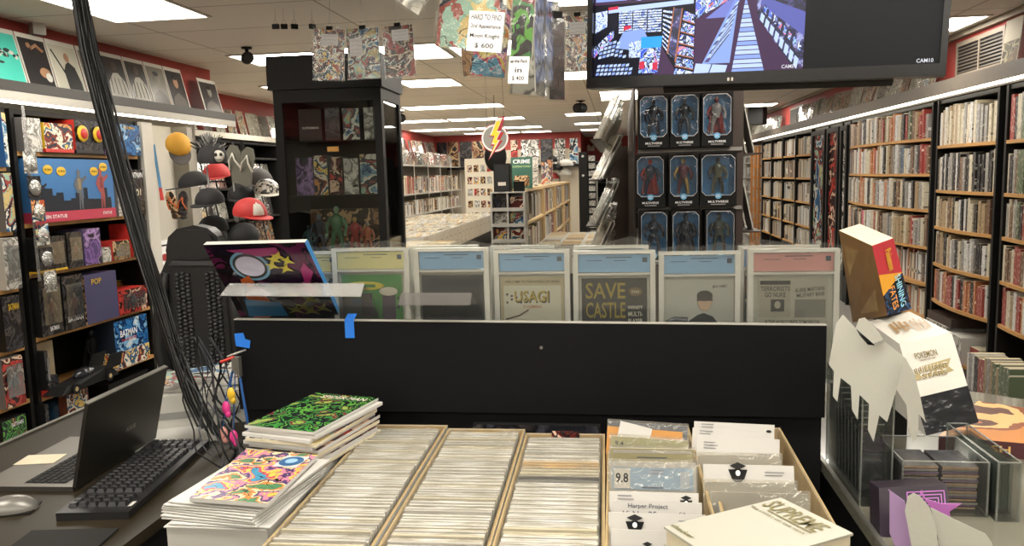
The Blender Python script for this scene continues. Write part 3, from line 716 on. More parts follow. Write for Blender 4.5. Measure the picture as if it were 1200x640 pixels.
# toy car
c = at(105, 441, X=-3.45)
t = thing('toy_car', 'long black toy car on the fifth toy shelf', 'toy car', (-3.5, c.y, z), 90)
b_ = MB(); b_.hexa([(-.30, -.07, .02), (.28, -.07, .02), (.28, .07, .02), (-.30, .07, .02), (-.22, -.05, .06), (.2, -.06, .1), (.2, .06, .1), (-.22, .05, .06)], BLKM)
b_.ball((.02, 0, .085), (.1, .05, .045), mat('toy_canopy', '22242a', .15)); b_.hexa([(.14, -.07, .08), (.3, -.07, .08), (.3, -.06, .08), (.14, -.06, .08), (.2, -.07, .17), (.34, -.07, .17), (.34, -.06, .17), (.2, -.06, .17)], BLKM)
b_.hexa([(.14, .06, .08), (.3, .06, .08), (.3, .07, .08), (.14, .07, .08), (.2, .06, .17), (.34, .06, .17), (.34, .07, .17), (.2, .07, .17)], BLKM)
b_.build('body', t, bevel=.004)
for x in (-.17, .17):
    for y in (-.08, .062):
        MB().tube([(x, y, .035), (x, y + .018, .035)], .034, BLKM, 16).tube([(x, y - .001, .035), (x, y + .0195, .035)], .015, mat('hubcap', 'c8b080', .4), 12).build('wheel', t)
def figure_toy(name, label, loc, rz, h, m, m2, group=None, cape=True):
    t = thing(name, label, 'figure', loc, rz, group)
    b = MB(); s = h / .2
    b.ball((0, 0, .185 * s), (.012 * s, .013 * s, .016 * s), m2)
    b.tube([(0, 0, .17 * s), (0, 0, .155 * s), (0, 0, .13 * s), (0, 0, .1 * s), (0, 0, .09 * s)], [.008 * s, .026 * s, .026 * s, .017 * s, .02 * s], m, 12)
    for q in (-1, 1):
        b.tube([(q * .012 * s, 0, .095 * s), (q * .02 * s, -.004 * s, .05 * s), (q * .024 * s, 0, .008 * s)], [.013 * s, .009 * s, .006 * s], m, 8)
        b.box(q * .024 * s - .008 * s, q * .024 * s + .008 * s, -.02 * s, .008 * s, 0, .01 * s, m2)
        b.tube([(q * .026 * s, 0, .15 * s), (q * .042 * s, -.004 * s, .115 * s), (q * .04 * s, -.018 * s, .085 * s)], [.01 * s, .008 * s, .006 * s], m, 8)
        b.ball((q * .04 * s, -.02 * s, .08 * s), .008 * s, m2, 8, 6)
    b.build('figure_body', t)
    if cape:
        MB().hexa([(-.045 * s, .022 * s, .02 * s), (.045 * s, .022 * s, .02 * s), (.045 * s, .027 * s, .02 * s), (-.045 * s, .027 * s, .02 * s), (-.02 * s, .012 * s, .16 * s), (.02 * s, .012 * s, .16 * s), (.02 * s, .018 * s, .16 * s), (-.02 * s, .018 * s, .16 * s)], m2).build('cape', t)
    return t
c = at(124, 415, X=-3.62)
figure_toy('toy_figure', 'black caped toy figure standing behind the toy car', (-3.72, c.y, z + .001), 90, .3, BLKM, mat('toy_black2', '1d1d20', .35))
toy(60, 69, 440, z, 'small dark toy helmet box between the figure pack and the car', INK, ART['dark'], depth=.08)
# bottom shelf
z = LZ[5]
toy(76, 103, 452, z, 'brown and yellow book-like box leaning on the bottom toy shelf', mat('box_brown', '6b3a26'), ART['warm'], depth=.06)
toy(38, 50, 470, z, 'black slim box at the left of the bottom toy shelf', INK, ART['dark'], txt=[('BATMAN', 0, .15, .8, .08)])
c = at(66, 500, X=-3.68)
tag(MB().tube([(0, 0, 0), (0, 0, .05), (0, 0, .14), (0, 0, .2), (0, 0, .215)], [.07, .075, .09, .075, .05], mat('blue_ceramic', '2e506a', .3), 16).tube([(0, 0, .215), (0, 0, .25)], [.014, .02], mat('blue_ceramic'), 10).build('lidded_jar', loc=(-3.72, c.y + .07, z + .001), rz=90), 'dark blue lidded toy jar on the bottom toy shelf', 'jar')
carton('cream_cube', 'small cream box in front of the brown box on the bottom shelf', 'box', -3.7, -3.62, 5.02, 5.09, z + .001, z + .11, CREAM)
t = thing('storage_case', 'black plastic case with a yellow oval badge on the bottom shelf', 'case', (-3.64, 5.34, z + .001), 90)
MB().box(-.23, .23, 0, .2, 0, .17, BLKM).build('case_body', t, bevel=.01); MB().box(-.24, .24, -.01, .21, .171, .19, BLKM).ball((-.1, -.003, .1), (.05, .002, .03), mat('badge_yellow', '8a7a30')).build('case_lid', t)
# left-hand unit
toy(0, 9, 128, LZA[0], 'light blue toy box cut off by the left edge of the photo', BLUP, ART['cool'])
toy(1, 24, 272, LZA[2], 'pale clear-front toy box at the left edge on the third shelf', CWHT, ART['grey'], window=1)
toy(0, 22, 340, LZA[3], 'black toy box with yellow lettering at the left edge', INK, ART['dark'], txt=[('BATMAN', .1, .8, .6, .12, YEL)])
toy(0, 26, 414, LZA[4], 'grey and red clear-front toy box at the left edge', GRYP, ART['red'], window=1)
toy(1, 31, 490, LZA[5], 'dark box with green and blue art at the lower left edge', INK, ART['green'], txt=[('BATMAN', .1, .85, .5, .1)], depth=.22)
toy(0, 14, 200, LZA[1], 'grey toy pack behind the hanging clip strip at the left edge', GRYP, ART['cool'])
# clip strip of clear packs
sp_ = thing('clip_strip', 'clip strip hanging down the front of the toy shelf post', 'clip strip', (-3.5, 4.37, 2.14), 90)
MB().box(-.012, .012, 0, .002, -1.05, 0, clear('strip_plastic', 'ffffff', .2, .1, .4, 'cccccc')).build('strip', sp_)
BLI = clear('blister', 'f0f0ee', .25, .1, .35, 'c8c8c0', bump=.8, bscale=30)
for k in range(6):
    zz = 1.80 - k * .145
    r = thing('blister_pack', f'clear blister pack hanging on the clip strip, {nth(k+1)} from the top', 'blister pack', (-3.49 + .002 * k, 4.37 + .012 * k, zz - .06), 90, 'blister packs on the clip strip')
    MB().box(-.055, .055, -.004, -.002, 0, .13, [ART['grey'], ART['dark'], ART['warm'], ART['cool'], ART['dark'], ART['grey']][k]).build('card', r)
    MB().ball((0, -.006, .06), (.048, .022, .05), BLI, 12, 8).build('bubble', r)
# photos and posters on the left ledge
pk = [(-4, 34, 'teal', 'teal poster with a dark splatter shape, first on the left ledge', 0), (34.5, 68, 'dark', 'dark magazine with a seated figure, second on the left ledge', 1), (68.5, 102, 'pale', 'pale magazine with a man in black standing, third on the left ledge', 2),
      (103, 128, 'grey', 'magazine with white clothes behind the hanging cables', 3), (128.5, 155, 'dark', 'magazine with a dark portrait and white sleeves', 3), (155.5, 179, 'dark', 'black and white magazine in the middle of the left ledge', 3), (179.5, 201, 'grey', 'grey face magazine, seventh on the left ledge', 4),
      (201.5, 222, 'dark', 'brown-grey portrait magazine, eighth on the left ledge', 4), (239, 260, 'dark', 'dark magazine standing alone at the end of the left ledge', 4)]
SK = mat('print_tanned', '9a7458', .35); SKD = mat('print_deep', '4a3a30', .35)
for i, (x0, x1, k, lb, kind_) in enumerate(pk):
    a = at(x0, 100, X=-3.60); b = at(x1, 100, X=-3.60); w = b.y - a.y - .006; h = .335 if i != 8 else .30
    g = MB(); bgm = {'teal': mat('print_teal_bg', '3fae9c', .3), 'dark': mat('print_charcoal', '242224', .3), 'pale': mat('print_pale_bg', 'b4b2a2', .3), 'grey': mat('print_midgrey', '77746c', .3)}[k]
    g.box(-w / 2, w / 2, 0, .004, 0, h, WHT).rect(-w * .46, w * .46, .012, h - .03, -.0006, bgm)
    y = -.0012
    if kind_ == 0:
        for q in range(16):
            cx, cz = random.gauss(0, w * .18), h * .5 + random.gauss(0, .02); g.ball((cx, y, cz), (random.uniform(.008, .03), .0003, random.uniform(.006, .014)), INK if q % 3 else CWHT, 8, 5)
        g.sheet([(-w * .4, h * .55), (-w * .1, h * .8), (-w * .3, h * .85)], y, y + .0003, mat('print_teal_dark', '2d8577', .3))
    elif kind_ == 1:
        g.ball((-w * .15, y, h * .78), (.02, .0004, .018), SK, 10, 6); g.tube([(-w * .1, y, h * .72), (w * .1, y, h * .8), (w * .3, y, h * .7)], .012, SK, 6); g.ball((w * .2, y, h * .28), (.05, .0004, .035), SK, 12, 6); g.ball((w * .3, y - .0006, h * .2), (.03, .0004, .03), CWHT, 10, 6)
    elif kind_ == 2:
        g.sheet([(-w * .1, .013), (-w * .12, h * .4), (0, h * .55), (w * .12, h * .6), (w * .3, h * .5), (w * .4, h * .2), (w * .4, .013)], y, y + .0003, INK); g.ball((w * .08, y - .0005, h * .68), (.025, .0004, .032), SK, 12, 8); g.tube([(-w * .4, y, h * .8), (-w * .1, y, h * .35)], .005, INK, 5)
    elif kind_ == 3:
        g.ball((0, y, h * .72), (.03, .0004, .036), SKD, 12, 8); g.sheet([(-w * .4, .013), (-w * .36, h * .35), (-w * .1, h * .56), (w * .12, h * .58), (w * .36, h * .4), (w * .42, .013)], y, y + .0003, CWHT)
        for q in range(4): g.tube([(-w * .25 + q * w * .16, y - .0008, h * .45), (-w * .3 + q * w * .2, y - .0008, .03)], .003, mat('print_midgrey'), 5)
    else:
        g.ball((0, y, h * .62), (.035, .0004, .045), SK if i == 7 else mat('print_midgrey'), 12, 8); g.sheet([(-w * .4, .013), (-w * .3, h * .25), (0, h * .38), (w * .3, h * .25), (w * .42, .013)], y, y + .0003, mat('print_smoke', '56524c', .3)); g.ball((0, y - .0005, h * .75), (.036, .0004, .02), INK, 12, 6)
    o = g.build('magazine', loc=(-3.60, (a.y + b.y) / 2, 2.287)); o.rotation_euler = (math.radians(-13), 0, math.radians(90))
    tag(o, lb, 'magazine', 'magazines on the left ledge')
# magazine rack beyond the toy shelves, in the set-back part of the wall
bookcase('magazine_rack', 'black magazine rack behind the hats on the left wall', 7.3, 12.2, [1.95, 1.6, 1.25, .9, .5], 2.13, face=-4.3, rz=90, cat='shelf', wood=BLK, dividers=3)
n = 0
for z in (1.6, 1.25, .9):
    y = 7.42; j = 0
    while y < 11.9:
        j += 1; k = random.choice(['grey', 'dark', 'cool', 'warm', 'brown', 'red'])
        if min(abs(y - (7.3 + 4.9 * q / 4)) for q in range(5)) > .16:
            o = bpy.data.objects.new('magazine', CM[k]); C.objects.link(o)
            o.location = (-4.36, y, z + .004); o.rotation_euler = (math.radians(-10), 0, math.radians(90)); o.scale = (1.1, 1, 1.05)
            tag(o, f'{ADJ[k]} magazine, {nth(j)} from the left on the {dict([(1.6,"upper"),(1.25,"middle"),(.9,"lower")])[z]} row behind the hats', 'magazine', 'magazines behind the hats')
        y += .235
tag(MB().box(-4.63, -4.25, 7.15, 19.9, 2.14, 2.2, mat('ledge_white', 'c4c0b4', .4)).build('display_ledge'), 'white-edged ledge running along the set-back left wall', 'shelf')
y = 7.3; n = 0
while y < 19:
    n += 1; k = random.choice(['grey', 'grey', 'dark', 'brown', 'grey', 'warm'])
    ledge_comic(y, -1, 2.203, k, random.uniform(1.0, 1.15), f'{ADJ[k]} bagged comic, {nth(n)} from the front on the set-back left ledge', 'comics on the far left ledge', turn=random.uniform(-16, 4), xb=-4.4)
    y += random.uniform(.25, .34) if not (15.2 < y < 15.9) else .9
t = vent(16.0, 16.9, 2.32, 2.58, 'louvred wall vent high on the far left wall', x=-4.64)
for o in list(C.objects):
    if o.name.startswith('wall_vent') and o.location.x < 0:
        o.location.x = -4.628; o.rotation_euler[2] = math.radians(90)

# ================================================================ THE FAR PART OF THE SHOP
random.seed(23)
# island of long boxes on the left aisle
tag(MB().box(-3.9, -1.78, 7.0, 8.74, 0.0005, .70, BLKM).box(-3.9, -2.22, 8.76, 14.9, .6, .70, BLKM).box(-3.9, -2.3, 8.9, 14.8, 0.0005, .6, BLKM).build('bin_table'), 'long black table under the white comic boxes on the left aisle', 'table')
def long_box(x, y, z, w, l, h, rz, label, group, holes=True, fill=True):
    t = thing('long_box', label, 'comic box', (x, y, z), rz, group)
    b = MB(); th = .008
    b.box(-w / 2, w / 2, 0, th, 0, h, CWHT).box(-w / 2, w / 2, l - th, l, 0, h, CWHT).box(-w / 2, -w / 2 + th, th, l - th, 0, h, CWHT).box(w / 2 - th, w / 2, th, l - th, 0, h, CWHT).box(-w / 2 + th, w / 2 - th, th, l - th, 0, .01, CWHT)
    if holes:
        for q in (-.03, .03): b.disc((q, h * .62), .012, INK, -.001, 10)
    b.build('carton', t)
    c = MB(); y = .02
    while y < l - .03:
        dz = random.uniform(-.03, .012); a = random.uniform(.006, .02)
        c.box(-w / 2 + .015, w / 2 - .015, y, y + a * .7, .012, h + dz, random.choice([CREAM, BAGEDGE, BAGEDGE3, PINE, BAGEDGE3, CREAM, BAGEDGE2, SP['tan']])); y += a
    tag(c.build('filed_comics', t), kind='stuff')
    return t
n = 0
y = 8.9
while y < 14.5:
    n += 1
    for k, X in enumerate((-2.24, -2.94)):
        long_box(X, y + .14, .705, .26, .68, .27, 90, f'white comic box, {nth(n)} from the front in the {"aisle-side" if k == 0 else "wall-side"} row of the left island', 'comic boxes on the left island')
    y += .285
for k in range(8):
    long_box(-1.93 - k * .27, 7.05, .705, .25, .78, .24, 0, f'white comic box, {nth(k+1)} from the right at the near end of the left island', 'comic boxes at the near end of the island')
    long_box(-1.93 - k * .27, 7.9, .705, .25, .78, .24, 0, f'white comic box, {nth(k+1)} from the right in the second row of the island near end', 'comic boxes at the near end of the island')
# boxes in front of the tilted comics
tag(MB().box(-.82, -.12, 7.6, 9.5, .0005, .69, BLKM).build('bin_table'), 'black table under the cream comic boxes left of the boxed figures', 'table')
for k in range(3):
    long_box(-.70 + k * .225, 7.65, .695, .215, .9, .27, 0, f'cream-filled comic box, {nth(k+1)} from the left beside the boxed figure display', 'comic boxes by the tilted comics')
    long_box(-.70 + k * .225, 8.56, .695, .215, .9, .27, 0, f'cream-filled comic box behind the others, {nth(k+1)} from the left by the figure display', 'comic boxes by the tilted comics')
# pale wood bookcase on the aisle
bookcase('bookcase', 'low pale pine bookcase along the aisle under the lightning sign', 7.3, 13.9, [1.22, .9, .58, .26], 1.53, face=-.84, rz=90, depth=.3, wood=PINE, frame=PINE, dividers=3)
rows = []
for c in range(4):
    x0 = -3.3 + 1.65 * c + .04
    for z in (1.22, .9, .58, .26): rows.append((x0 + .02, x0 + 1.5, z, .27))
book_stuff('aisle_books', 'graphic novels filling the pale pine bookcase on the aisle', 'books', rows, (-.84, 10.6, 0), 90, (.03, .07), [SP[c] for c in ('white', 'grey', 'cream', 'black', 'grey', 'brown', 'white', 'green', 'red', 'tan')])
# metal end rack with magazines in pockets
t = thing('magazine_rack', 'two-column white wire magazine rack at the end of the pine bookcase', 'rack', (-.98, 7.0, 0))
WM = mat('white_metal', 'b5b2aa', .35, .3)
for x in (-.155, -.008, .14): MB().box(x, x + .015, 0, .2, 0, 1.50, WM).build('upright', t)
MB().box(-.155, .155, .2, .215, 0, 1.5, WM).box(-.155, .155, 0, .2, 1.50, 1.512, WM).build('back_panel', t)
zz = [1.36, 1.22, 1.08, .94, .80, .66, .5]
for z in zz:
    for x0 in (-.139, .0085): MB().box(x0, x0 + .131, .0, .19, z - .02, z - .012, WM).box(x0, x0 + .131, -.004, -.0005, z - .02, z + .012, WM).build('pocket', t)
for i, z in enumerate(zz[:6]):
    for j, x in enumerate((-1.0535, -.906)):
        k = random.choice(['grey', 'dark', 'warm', 'red', 'brown', 'cool'])
        b = MB(); b.box(-.058, .058, 0, .01, 0, .115, WHT, front=ART[k])
        tag(b.build('magazine', loc=(x, 7.05, z - .011)), f'{ADJ[k]} magazine, {nth(i+1)} pocket down on the {"left" if j == 0 else "right"} of the end rack', 'magazine', 'magazines in the end rack pockets')
speaker('speaker', 'black speaker with a pale badge standing on the end rack', (-1.03, 7.04, 1.5125), .15, .13, .25, 0, badge=1)
def standing(px0, px1, pyb, pyt, Y, m, label, name='magazine', txt=None, lean=-8, th=.012, cat='magazine', group=None, rz=0, z=None, edge=WHT):
    a = at((px0 + px1) / 2, pyb, Y=Y); w = (px1 - px0) / FPX * (Y * 1.02); h = (pyb - pyt) / FPX * Y
    b = MB(); b.box(-w / 2, w / 2, 0, th, 0, h, edge, front=m)
    for q in (txt or []): b.text(q[0], q[1] * w, q[2] * h, q[3] * w, q[4] * h, -.001, q[5])
    o = b.build(name, loc=(a.x, Y, a.z if z is None else z)); o.rotation_euler = (math.radians(lean), 0, math.radians(rz))
    return tag(o, label, cat, group)
ZT = 1.5325
g_ = 'books and magazines on top of the pine bookcase'
GRN = mat('crime_green', '2f5a4a', .4)
standing(599, 624, 224, 187, 7.34, ART['brown'], 'dark green CRIME magazine standing on the pine bookcase', txt=[('CRIME', 0, .86, .8, .13, WINK), ('SUSPENSTORIES', 0, .7, .85, .06, mat('crime_lime', 'a8c080'))], group=g_, z=ZT, th=.02)
for o in (C.objects[-1],): o.data.materials[1] = GRN
MB().rect(-.07, .07, .02, .12, -.0012, ART['brown']).build('cover_picture', C.objects[-1])
carton('tilted_case', 'small black case leaning right of the speaker on the rack end', 'case', -.93, -.84, 7.06, 7.12, 1.513, 1.60, BLKM, rz=20)
for i, (px0, px1, pyt, Y, k, lb) in enumerate([(627, 634, 185, 7.9, 'grey', 'tall grey hardcover on the pine bookcase'), (635, 640, 186, 8.2, 'dark', 'thin black volume on the pine bookcase'), (641, 650, 188, 8.9, 'grey', 'white framed magazine on the pine bookcase'),
    (652, 660, 196, 10.2, 'warm', 'orange and white magazine near the far end of the pine bookcase'), (661, 667, 194, 11.0, 'warm', 'red-orange magazine at the far end of the pine bookcase')]):
    standing(px0, px1, 222, pyt, Y, ART[k], lb, z=ZT, group=g_, th=.03)
    C.objects[-1].location.x = min(C.objects[-1].location.x, -.94)
# hats and a dark bag on a stand behind
t = thing('hat_stand', 'far hat stand with a dark and a white cap behind the pine bookcase', 'hat stand', (-1.06, 14.4, 0))
MB().tube([(0, 0, 0.02), (0, 0, 2.05)], .015, METAL).tube([(0, 0, 0), (0, 0, .02)], .16, METAL, 16).build('pole', t)
for x, z, m in ((-.14, 1.9, BLKM), (-.05, 1.75, BLKM), (.14, 1.82, CWHT), (.1, 1.66, CWHT), (-.12, 1.6, mat('hat_red', '9a2c2a'))):
    MB().ball((x, -.05, z), (.12, .13, .1), m, 12, 6, 0, .55).build('cap', t)
t = thing('hanging_bag', 'black bag hanging behind the black speaker below the lightning sign', 'bag', (-1.6, 10.4, 1.75))
MB().ball((0, 0, .16), (.15, .08, .2), BLKM).ball((-.05, -.02, .3), (.09, .06, .1), BLKM).build('bag_body', t); MB().tube([(0, 0, .38), (0, 0, H - 1.75)], .004, INK).build('strap', t)
# lightning sign
LG = mat('sign_grey', '8f8d88', .5); BY = mat('bolt_yellow', 'e8d428', .4); BR_ = mat('bolt_red', 'b01f2a', .4)
c = at(580, 162, Y=8.0)
t = thing('lightning_sign', 'round grey hanging sign with a yellow lightning bolt', 'sign', tuple(c), 3)
def circ(r, n=40): return [(r * math.cos(2 * PI * k / n), r * math.sin(2 * PI * k / n)) for k in range(n)]
MB().sheet(circ(.140), 0, .012, BR_).sheet(circ(.134), -.002, 0, WINK).sheet(circ(.118), -.004, -.002, LG).build('disc', t)
bolt = [(.085, .2), (.03, .2), (-.05, .03), (0, .03), (-.035, -.06), (.0, -.06), (-.06, -.2), (.05, -.02), (.015, -.02), (.065, .07), (.025, .07)]
def grow(P, k): return [(x * k, z * (1 + (k - 1) * .3)) for x, z in P]
MB().sheet([(x + .006, z - .004) for x, z in grow([(.1, .22), (.02, .2), (-.06, .02), (-.02, .02), (-.05, -.07), (-.02, -.07), (-.075, -.215), (.07, -.02), (.04, -.02), (.085, .06), (.05, .06)], 1.05)], -.008, -.004, BR_).sheet(grow(bolt, 1.0), -.012, -.0085, WINK).sheet([(x * .78, z * .84) for x, z in bolt], -.014, -.0125, BY).build('bolt', t)
MB().tube([(-.08, .004, .12), (-.08, .004, H - c.z)], .002, INK, 5).tube([(.09, .004, .12), (.09, .004, H - c.z)], .002, INK, 5).build('cord', t)
# far wall: posters and the card display
pf = [(511, 523, 'dark'), (524, 536, 'brown'), (538, 552, 'dark'), (553, 566, 'brown'), (598, 606, 'red'), (610, 631, 'grey'), (633, 647, 'dark'), (650, 662, 'grey'), (667, 677, 'cool')]
nm = ['dark poster at the left end of the far wall', 'brown poster second from the left on the far wall', 'dark portrait poster left of the lightning sign', 'brown poster beside the lightning sign', 'narrow red poster behind the hanging black bag', 'wide pale sketch poster on the far wall', 'black poster with a white line on the far wall', 'grey poster near the right end of the far wall', 'blue portrait poster at the right end of the far wall']
for (x0, x1, k), lb in zip(pf, nm):
    a = at(x0, 166, Y=19.9); b = at(x1, 166, Y=19.9)
    w = b.x - a.x
    o = MB().box(-w / 2, w / 2, 0, .02, 0, .62, WHT, front=ARTB[k]).build('poster', loc=((a.x + b.x) / 2, 19.96, 1.92))
    tag(o, lb, 'poster', 'posters on the far wall')
tag(MB().box(-4.6, -.95, 19.7, 19.985, 1.84, 1.9, BLKM).build('display_ledge'), 'thin black ledge under the posters on the far wall', 'shelf')
t = thing('card_display', 'cream wall display with rows of small framed cards behind the speaker', 'display', (-2.55, 16.0, 0))
MB().box(-.55, .45, 0, .12, 0, 2.02, mat('display_cream', 'cfc6b2', .5)).build('panel', t)
g = MB()
for r_ in range(7):
    for c_ in range(7):
        g.box(-.5 + c_ * .135, -.5 + c_ * .135 + .1, -.01, -.001, 1.75 - r_ * .24, 1.75 - r_ * .24 + .14, WHT, front=ART[['warm', 'brown', 'grey', 'red'][(r_ * 3 + c_) % 4]])
tag(g.build('small_cards', t), kind='stuff')
# wire shelves on the far left wall
t = thing('wire_shelf', 'white metal shelving on the far left wall filled with comics', 'shelf', (-3.95, 15.2, 0), 90)
for z in (1.92, 1.36, .95): MB().box(-4.6, 4.6, 0, .32, z - .03, z, WM).build('shelf', t)
for k in range(9): MB().box(-4.6 + k * 1.146, -4.57 + k * 1.146, -.01, -.001, 0, 1.98, WM).build('post', t)
MB().box(-4.6, 4.6, .3205, .33, 0, 2.1, mat('back_grey', '5c564d', .6)).build('back_panel', t)
n = 0; y = 10.9
while y < 19.5:
    n += 1; k = random.choice(['grey', 'warm', 'brown', 'red', 'cool', 'dark', 'grey'])
    o = bpy.data.objects.new('bagged_comic', CM[k]); C.objects.link(o)
    o.location = (-4.02, y, 1.924); o.rotation_euler = (math.radians(-6), 0, math.radians(90 + random.uniform(-30, 0))); o.scale = (1.05, 1, random.uniform(.9, 1.1))
    o.location.x = -4.12
    tag(o, f'{ADJ[k]} bagged comic, {nth(n)} from the front along the top white metal shelf', 'comic', 'comics on the top metal shelf'); y += random.uniform(.2, .3)
book_stuff('shelved_comics', 'comics and books packed on the lower white metal shelves at the far left', 'comics', [(-4.5, 4.5, 1.36, .36), (-4.5, 4.5, .95, .28)], (-3.97, 15.2, 0), 90, (.03, .1), [ART['warm'], ART['brown'], SP['cream'], SP['grey'], SP['black'], ART['grey'], SP['red'], SP['tan'], SP['white']])
# black cabinet, dark back room and exit sign
t = thing('black_cabinet', 'tall narrow black cabinet beside the dark back room opening', 'cabinet', (-.66, 15.0, 0))
MB().box(-.08, .07, 0, .5, 0, 2.06, BLK).build('body', t); MB().ball((0, -.02, 1.62), .025, CWHT, 8, 6).build('knob', t); MB().ball((0, -.02, 1.98), .025, CWHT, 8, 6).build('knob', t)
t = thing('white_rack', 'narrow white-edged rack of pale cards right of the tall black cabinet', 'rack', (-.5, 15.1, 0))
MB().box(-.07, .07, .05, .1, 0, 2.0, BLK).build('back_board', t)
for k in range(12): MB().box(-.06, .06, .03, .049, .35 + k * .14, .45 + k * .14, WHT, front=ART['grey']).build('card', t)
t = thing('back_room_shelf', 'black shelf with small jars and framed boxes in the dark back room', 'shelf', (.2, 23.6, 0))
for z in (.5, .95, 1.4, 1.7): MB().box(-.8, 1.2, 0, .4, z - .03, z, mat('dark_shelf', '2e2c2a', .5)).build('shelf', t)
MB().box(-.8, 1.2, .41, .44, 0, 2, BLKM).build('back_board', t)
for i, (x, z, w_, h_) in enumerate([(-.6, 1.7, .12, .16), (-.35, 1.7, .1, .14), (-.15, 1.7, .1, .12), (0.1, 1.7, .1, .14), (-.5, 1.4, .35, .2), (-.55, .95, .12, .2), (-.1, .95, .3, .3), (-.5, .5, .3, .3)]):
    carton('storage_jar' if w_ < .2 else 'framed_box', f'{"grey jar" if w_ < .2 else "dark framed box"}, {nth(i+1)} item on the dark back room shelf', 'jar' if w_ < .2 else 'box', .2 + x, .2 + x + w_, 23.65, 23.75, z + .0005, z + h_, mat('jar_grey', '6a6864', .3) if w_ < .2 else GRYP, front=None if w_ < .2 else BLKM)
t = thing('door_frame', 'thin grey metal door frame standing open before the dark back room', 'door frame', (-.38, 18.0, 0))
MB().box(-.12, -.09, 0, .03, 0, 1.85, METAL).box(-.09, .1, 0, .03, 1.82, 1.85, METAL).box(.1, .13, 0, .03, 0, 1.85, METAL).build('rail', t)
c = at(713, 161, Y=20.0)
t = thing('exit_sign', 'red lit exit sign on the far red wall', 'sign', (c.x, 20.0, 2.43))
MB().box(-.17, .17, 0, .06, -.1, .13, mat('exit_red', 'd0484a', .4, emit=1.2)).text('SORTIE', 0, .015, .27, .13, -.002, mat('exit_white', 'ffd8d0', .4, emit=1.5)).build('lit_box', t)
MB().tube([(0, .03, .13), (0, .03, H - 2.43)], .012, METAL).build('hanger', t)
t = thing('emergency_light', 'twin white emergency lamps high on the far wall corner', 'light', (-.78, 22.9, 2.42))
MB().ball((-.06, 0, 0), .05, CREAM, 10, 7).ball((.07, 0, 0), .05, CREAM, 10, 7).box(-.1, .1, .03, .09, -.12, -.02, CREAM).build('lamp_head', t)

# ---------------------------------------------------------------- tilted comics beside the figure display
t = thing('tilted_rack', 'dark rack of tilted pockets on the left side of the boxed figure display', 'rack', (.10, 4.72, 0), 0)
RK = mat('rack_dark_wood', '3b2f28', .5)
MB().box(-.01, .0, 0.02, 2.9, 0, 2.2, RK).build('side_board', t)
MB().box(-.205, -.0105, 2.901, 2.91, .8, 1.9, RK).build('end_plate', t)
tiers = [1.86, 1.62, 1.35, 1.12, .9]; TX = [-.04, -.05, -.07, -.09, -.11]
for z, tx in zip(tiers, TX): MB().box(-.225 + tx, -.155 + tx, 0.02, 2.9, z - .014, z - .006, RK).build('pocket_ledge', t)
TC = {k: bag_comic_mesh(a, .20, .33, th=.007) for k, a in dict(grey=ART['grey'], cream=CREAM, white=CWHT).items()}
for i, z in enumerate(tiers):
    for j in range(9):
        for q in range(2):
            k = random.choice(['grey', 'cream', 'white', 'white', 'cream'])
            o = bpy.data.objects.new('bagged_comic', TC[k]); C.objects.link(o)
            o.location = (-.07 + TX[i] - .025 * (1 - q), 4.9 + j * .3 + q * .06, z); o.rotation_euler = (math.radians(-26), 0, math.radians(-79 + random.uniform(-.8, .8))); o.scale = (1.1, 1, random.uniform(.76, .87))
            tag(o, f'{"front" if q == 0 else "rear"} {k} comic, tilted rack {["top","second","third","fourth","lowest"][i]} tier, {nth(j+1)} pocket back', 'comic', 'comics in the tilted rack')
t = thing('tilted_rack', 'dark rack of tilted pockets on the right side of the boxed figure display', 'rack', (.70, 4.72, 0), 0)
MB().box(0, .01, 0.02, 2.0, 0, 2.2, RK).build('side_board', t)
for z in (1.75, 1.3, .95): MB().box(.0105, .12, 0.02, 2.0, z - .012, z - .004, RK).build('pocket_ledge', t)
for i, z in enumerate((1.75, 1.3, .95)):
    for j in range(5):
        k = random.choice(['grey', 'cream', 'white'])
        o = bpy.data.objects.new('bagged_comic', TC[k]); C.objects.link(o)
        o.location = (.79, 4.95 + j * .3, z); o.rotation_euler = (math.radians(-12), 0, math.radians(90)); o.scale = (1.1, 1, .9)
        tag(o, f'{k} comic on the right side rack of the figure display, {nth(i+1)} tier, {nth(j+1)} back', 'comic', 'comics on the right side rack')

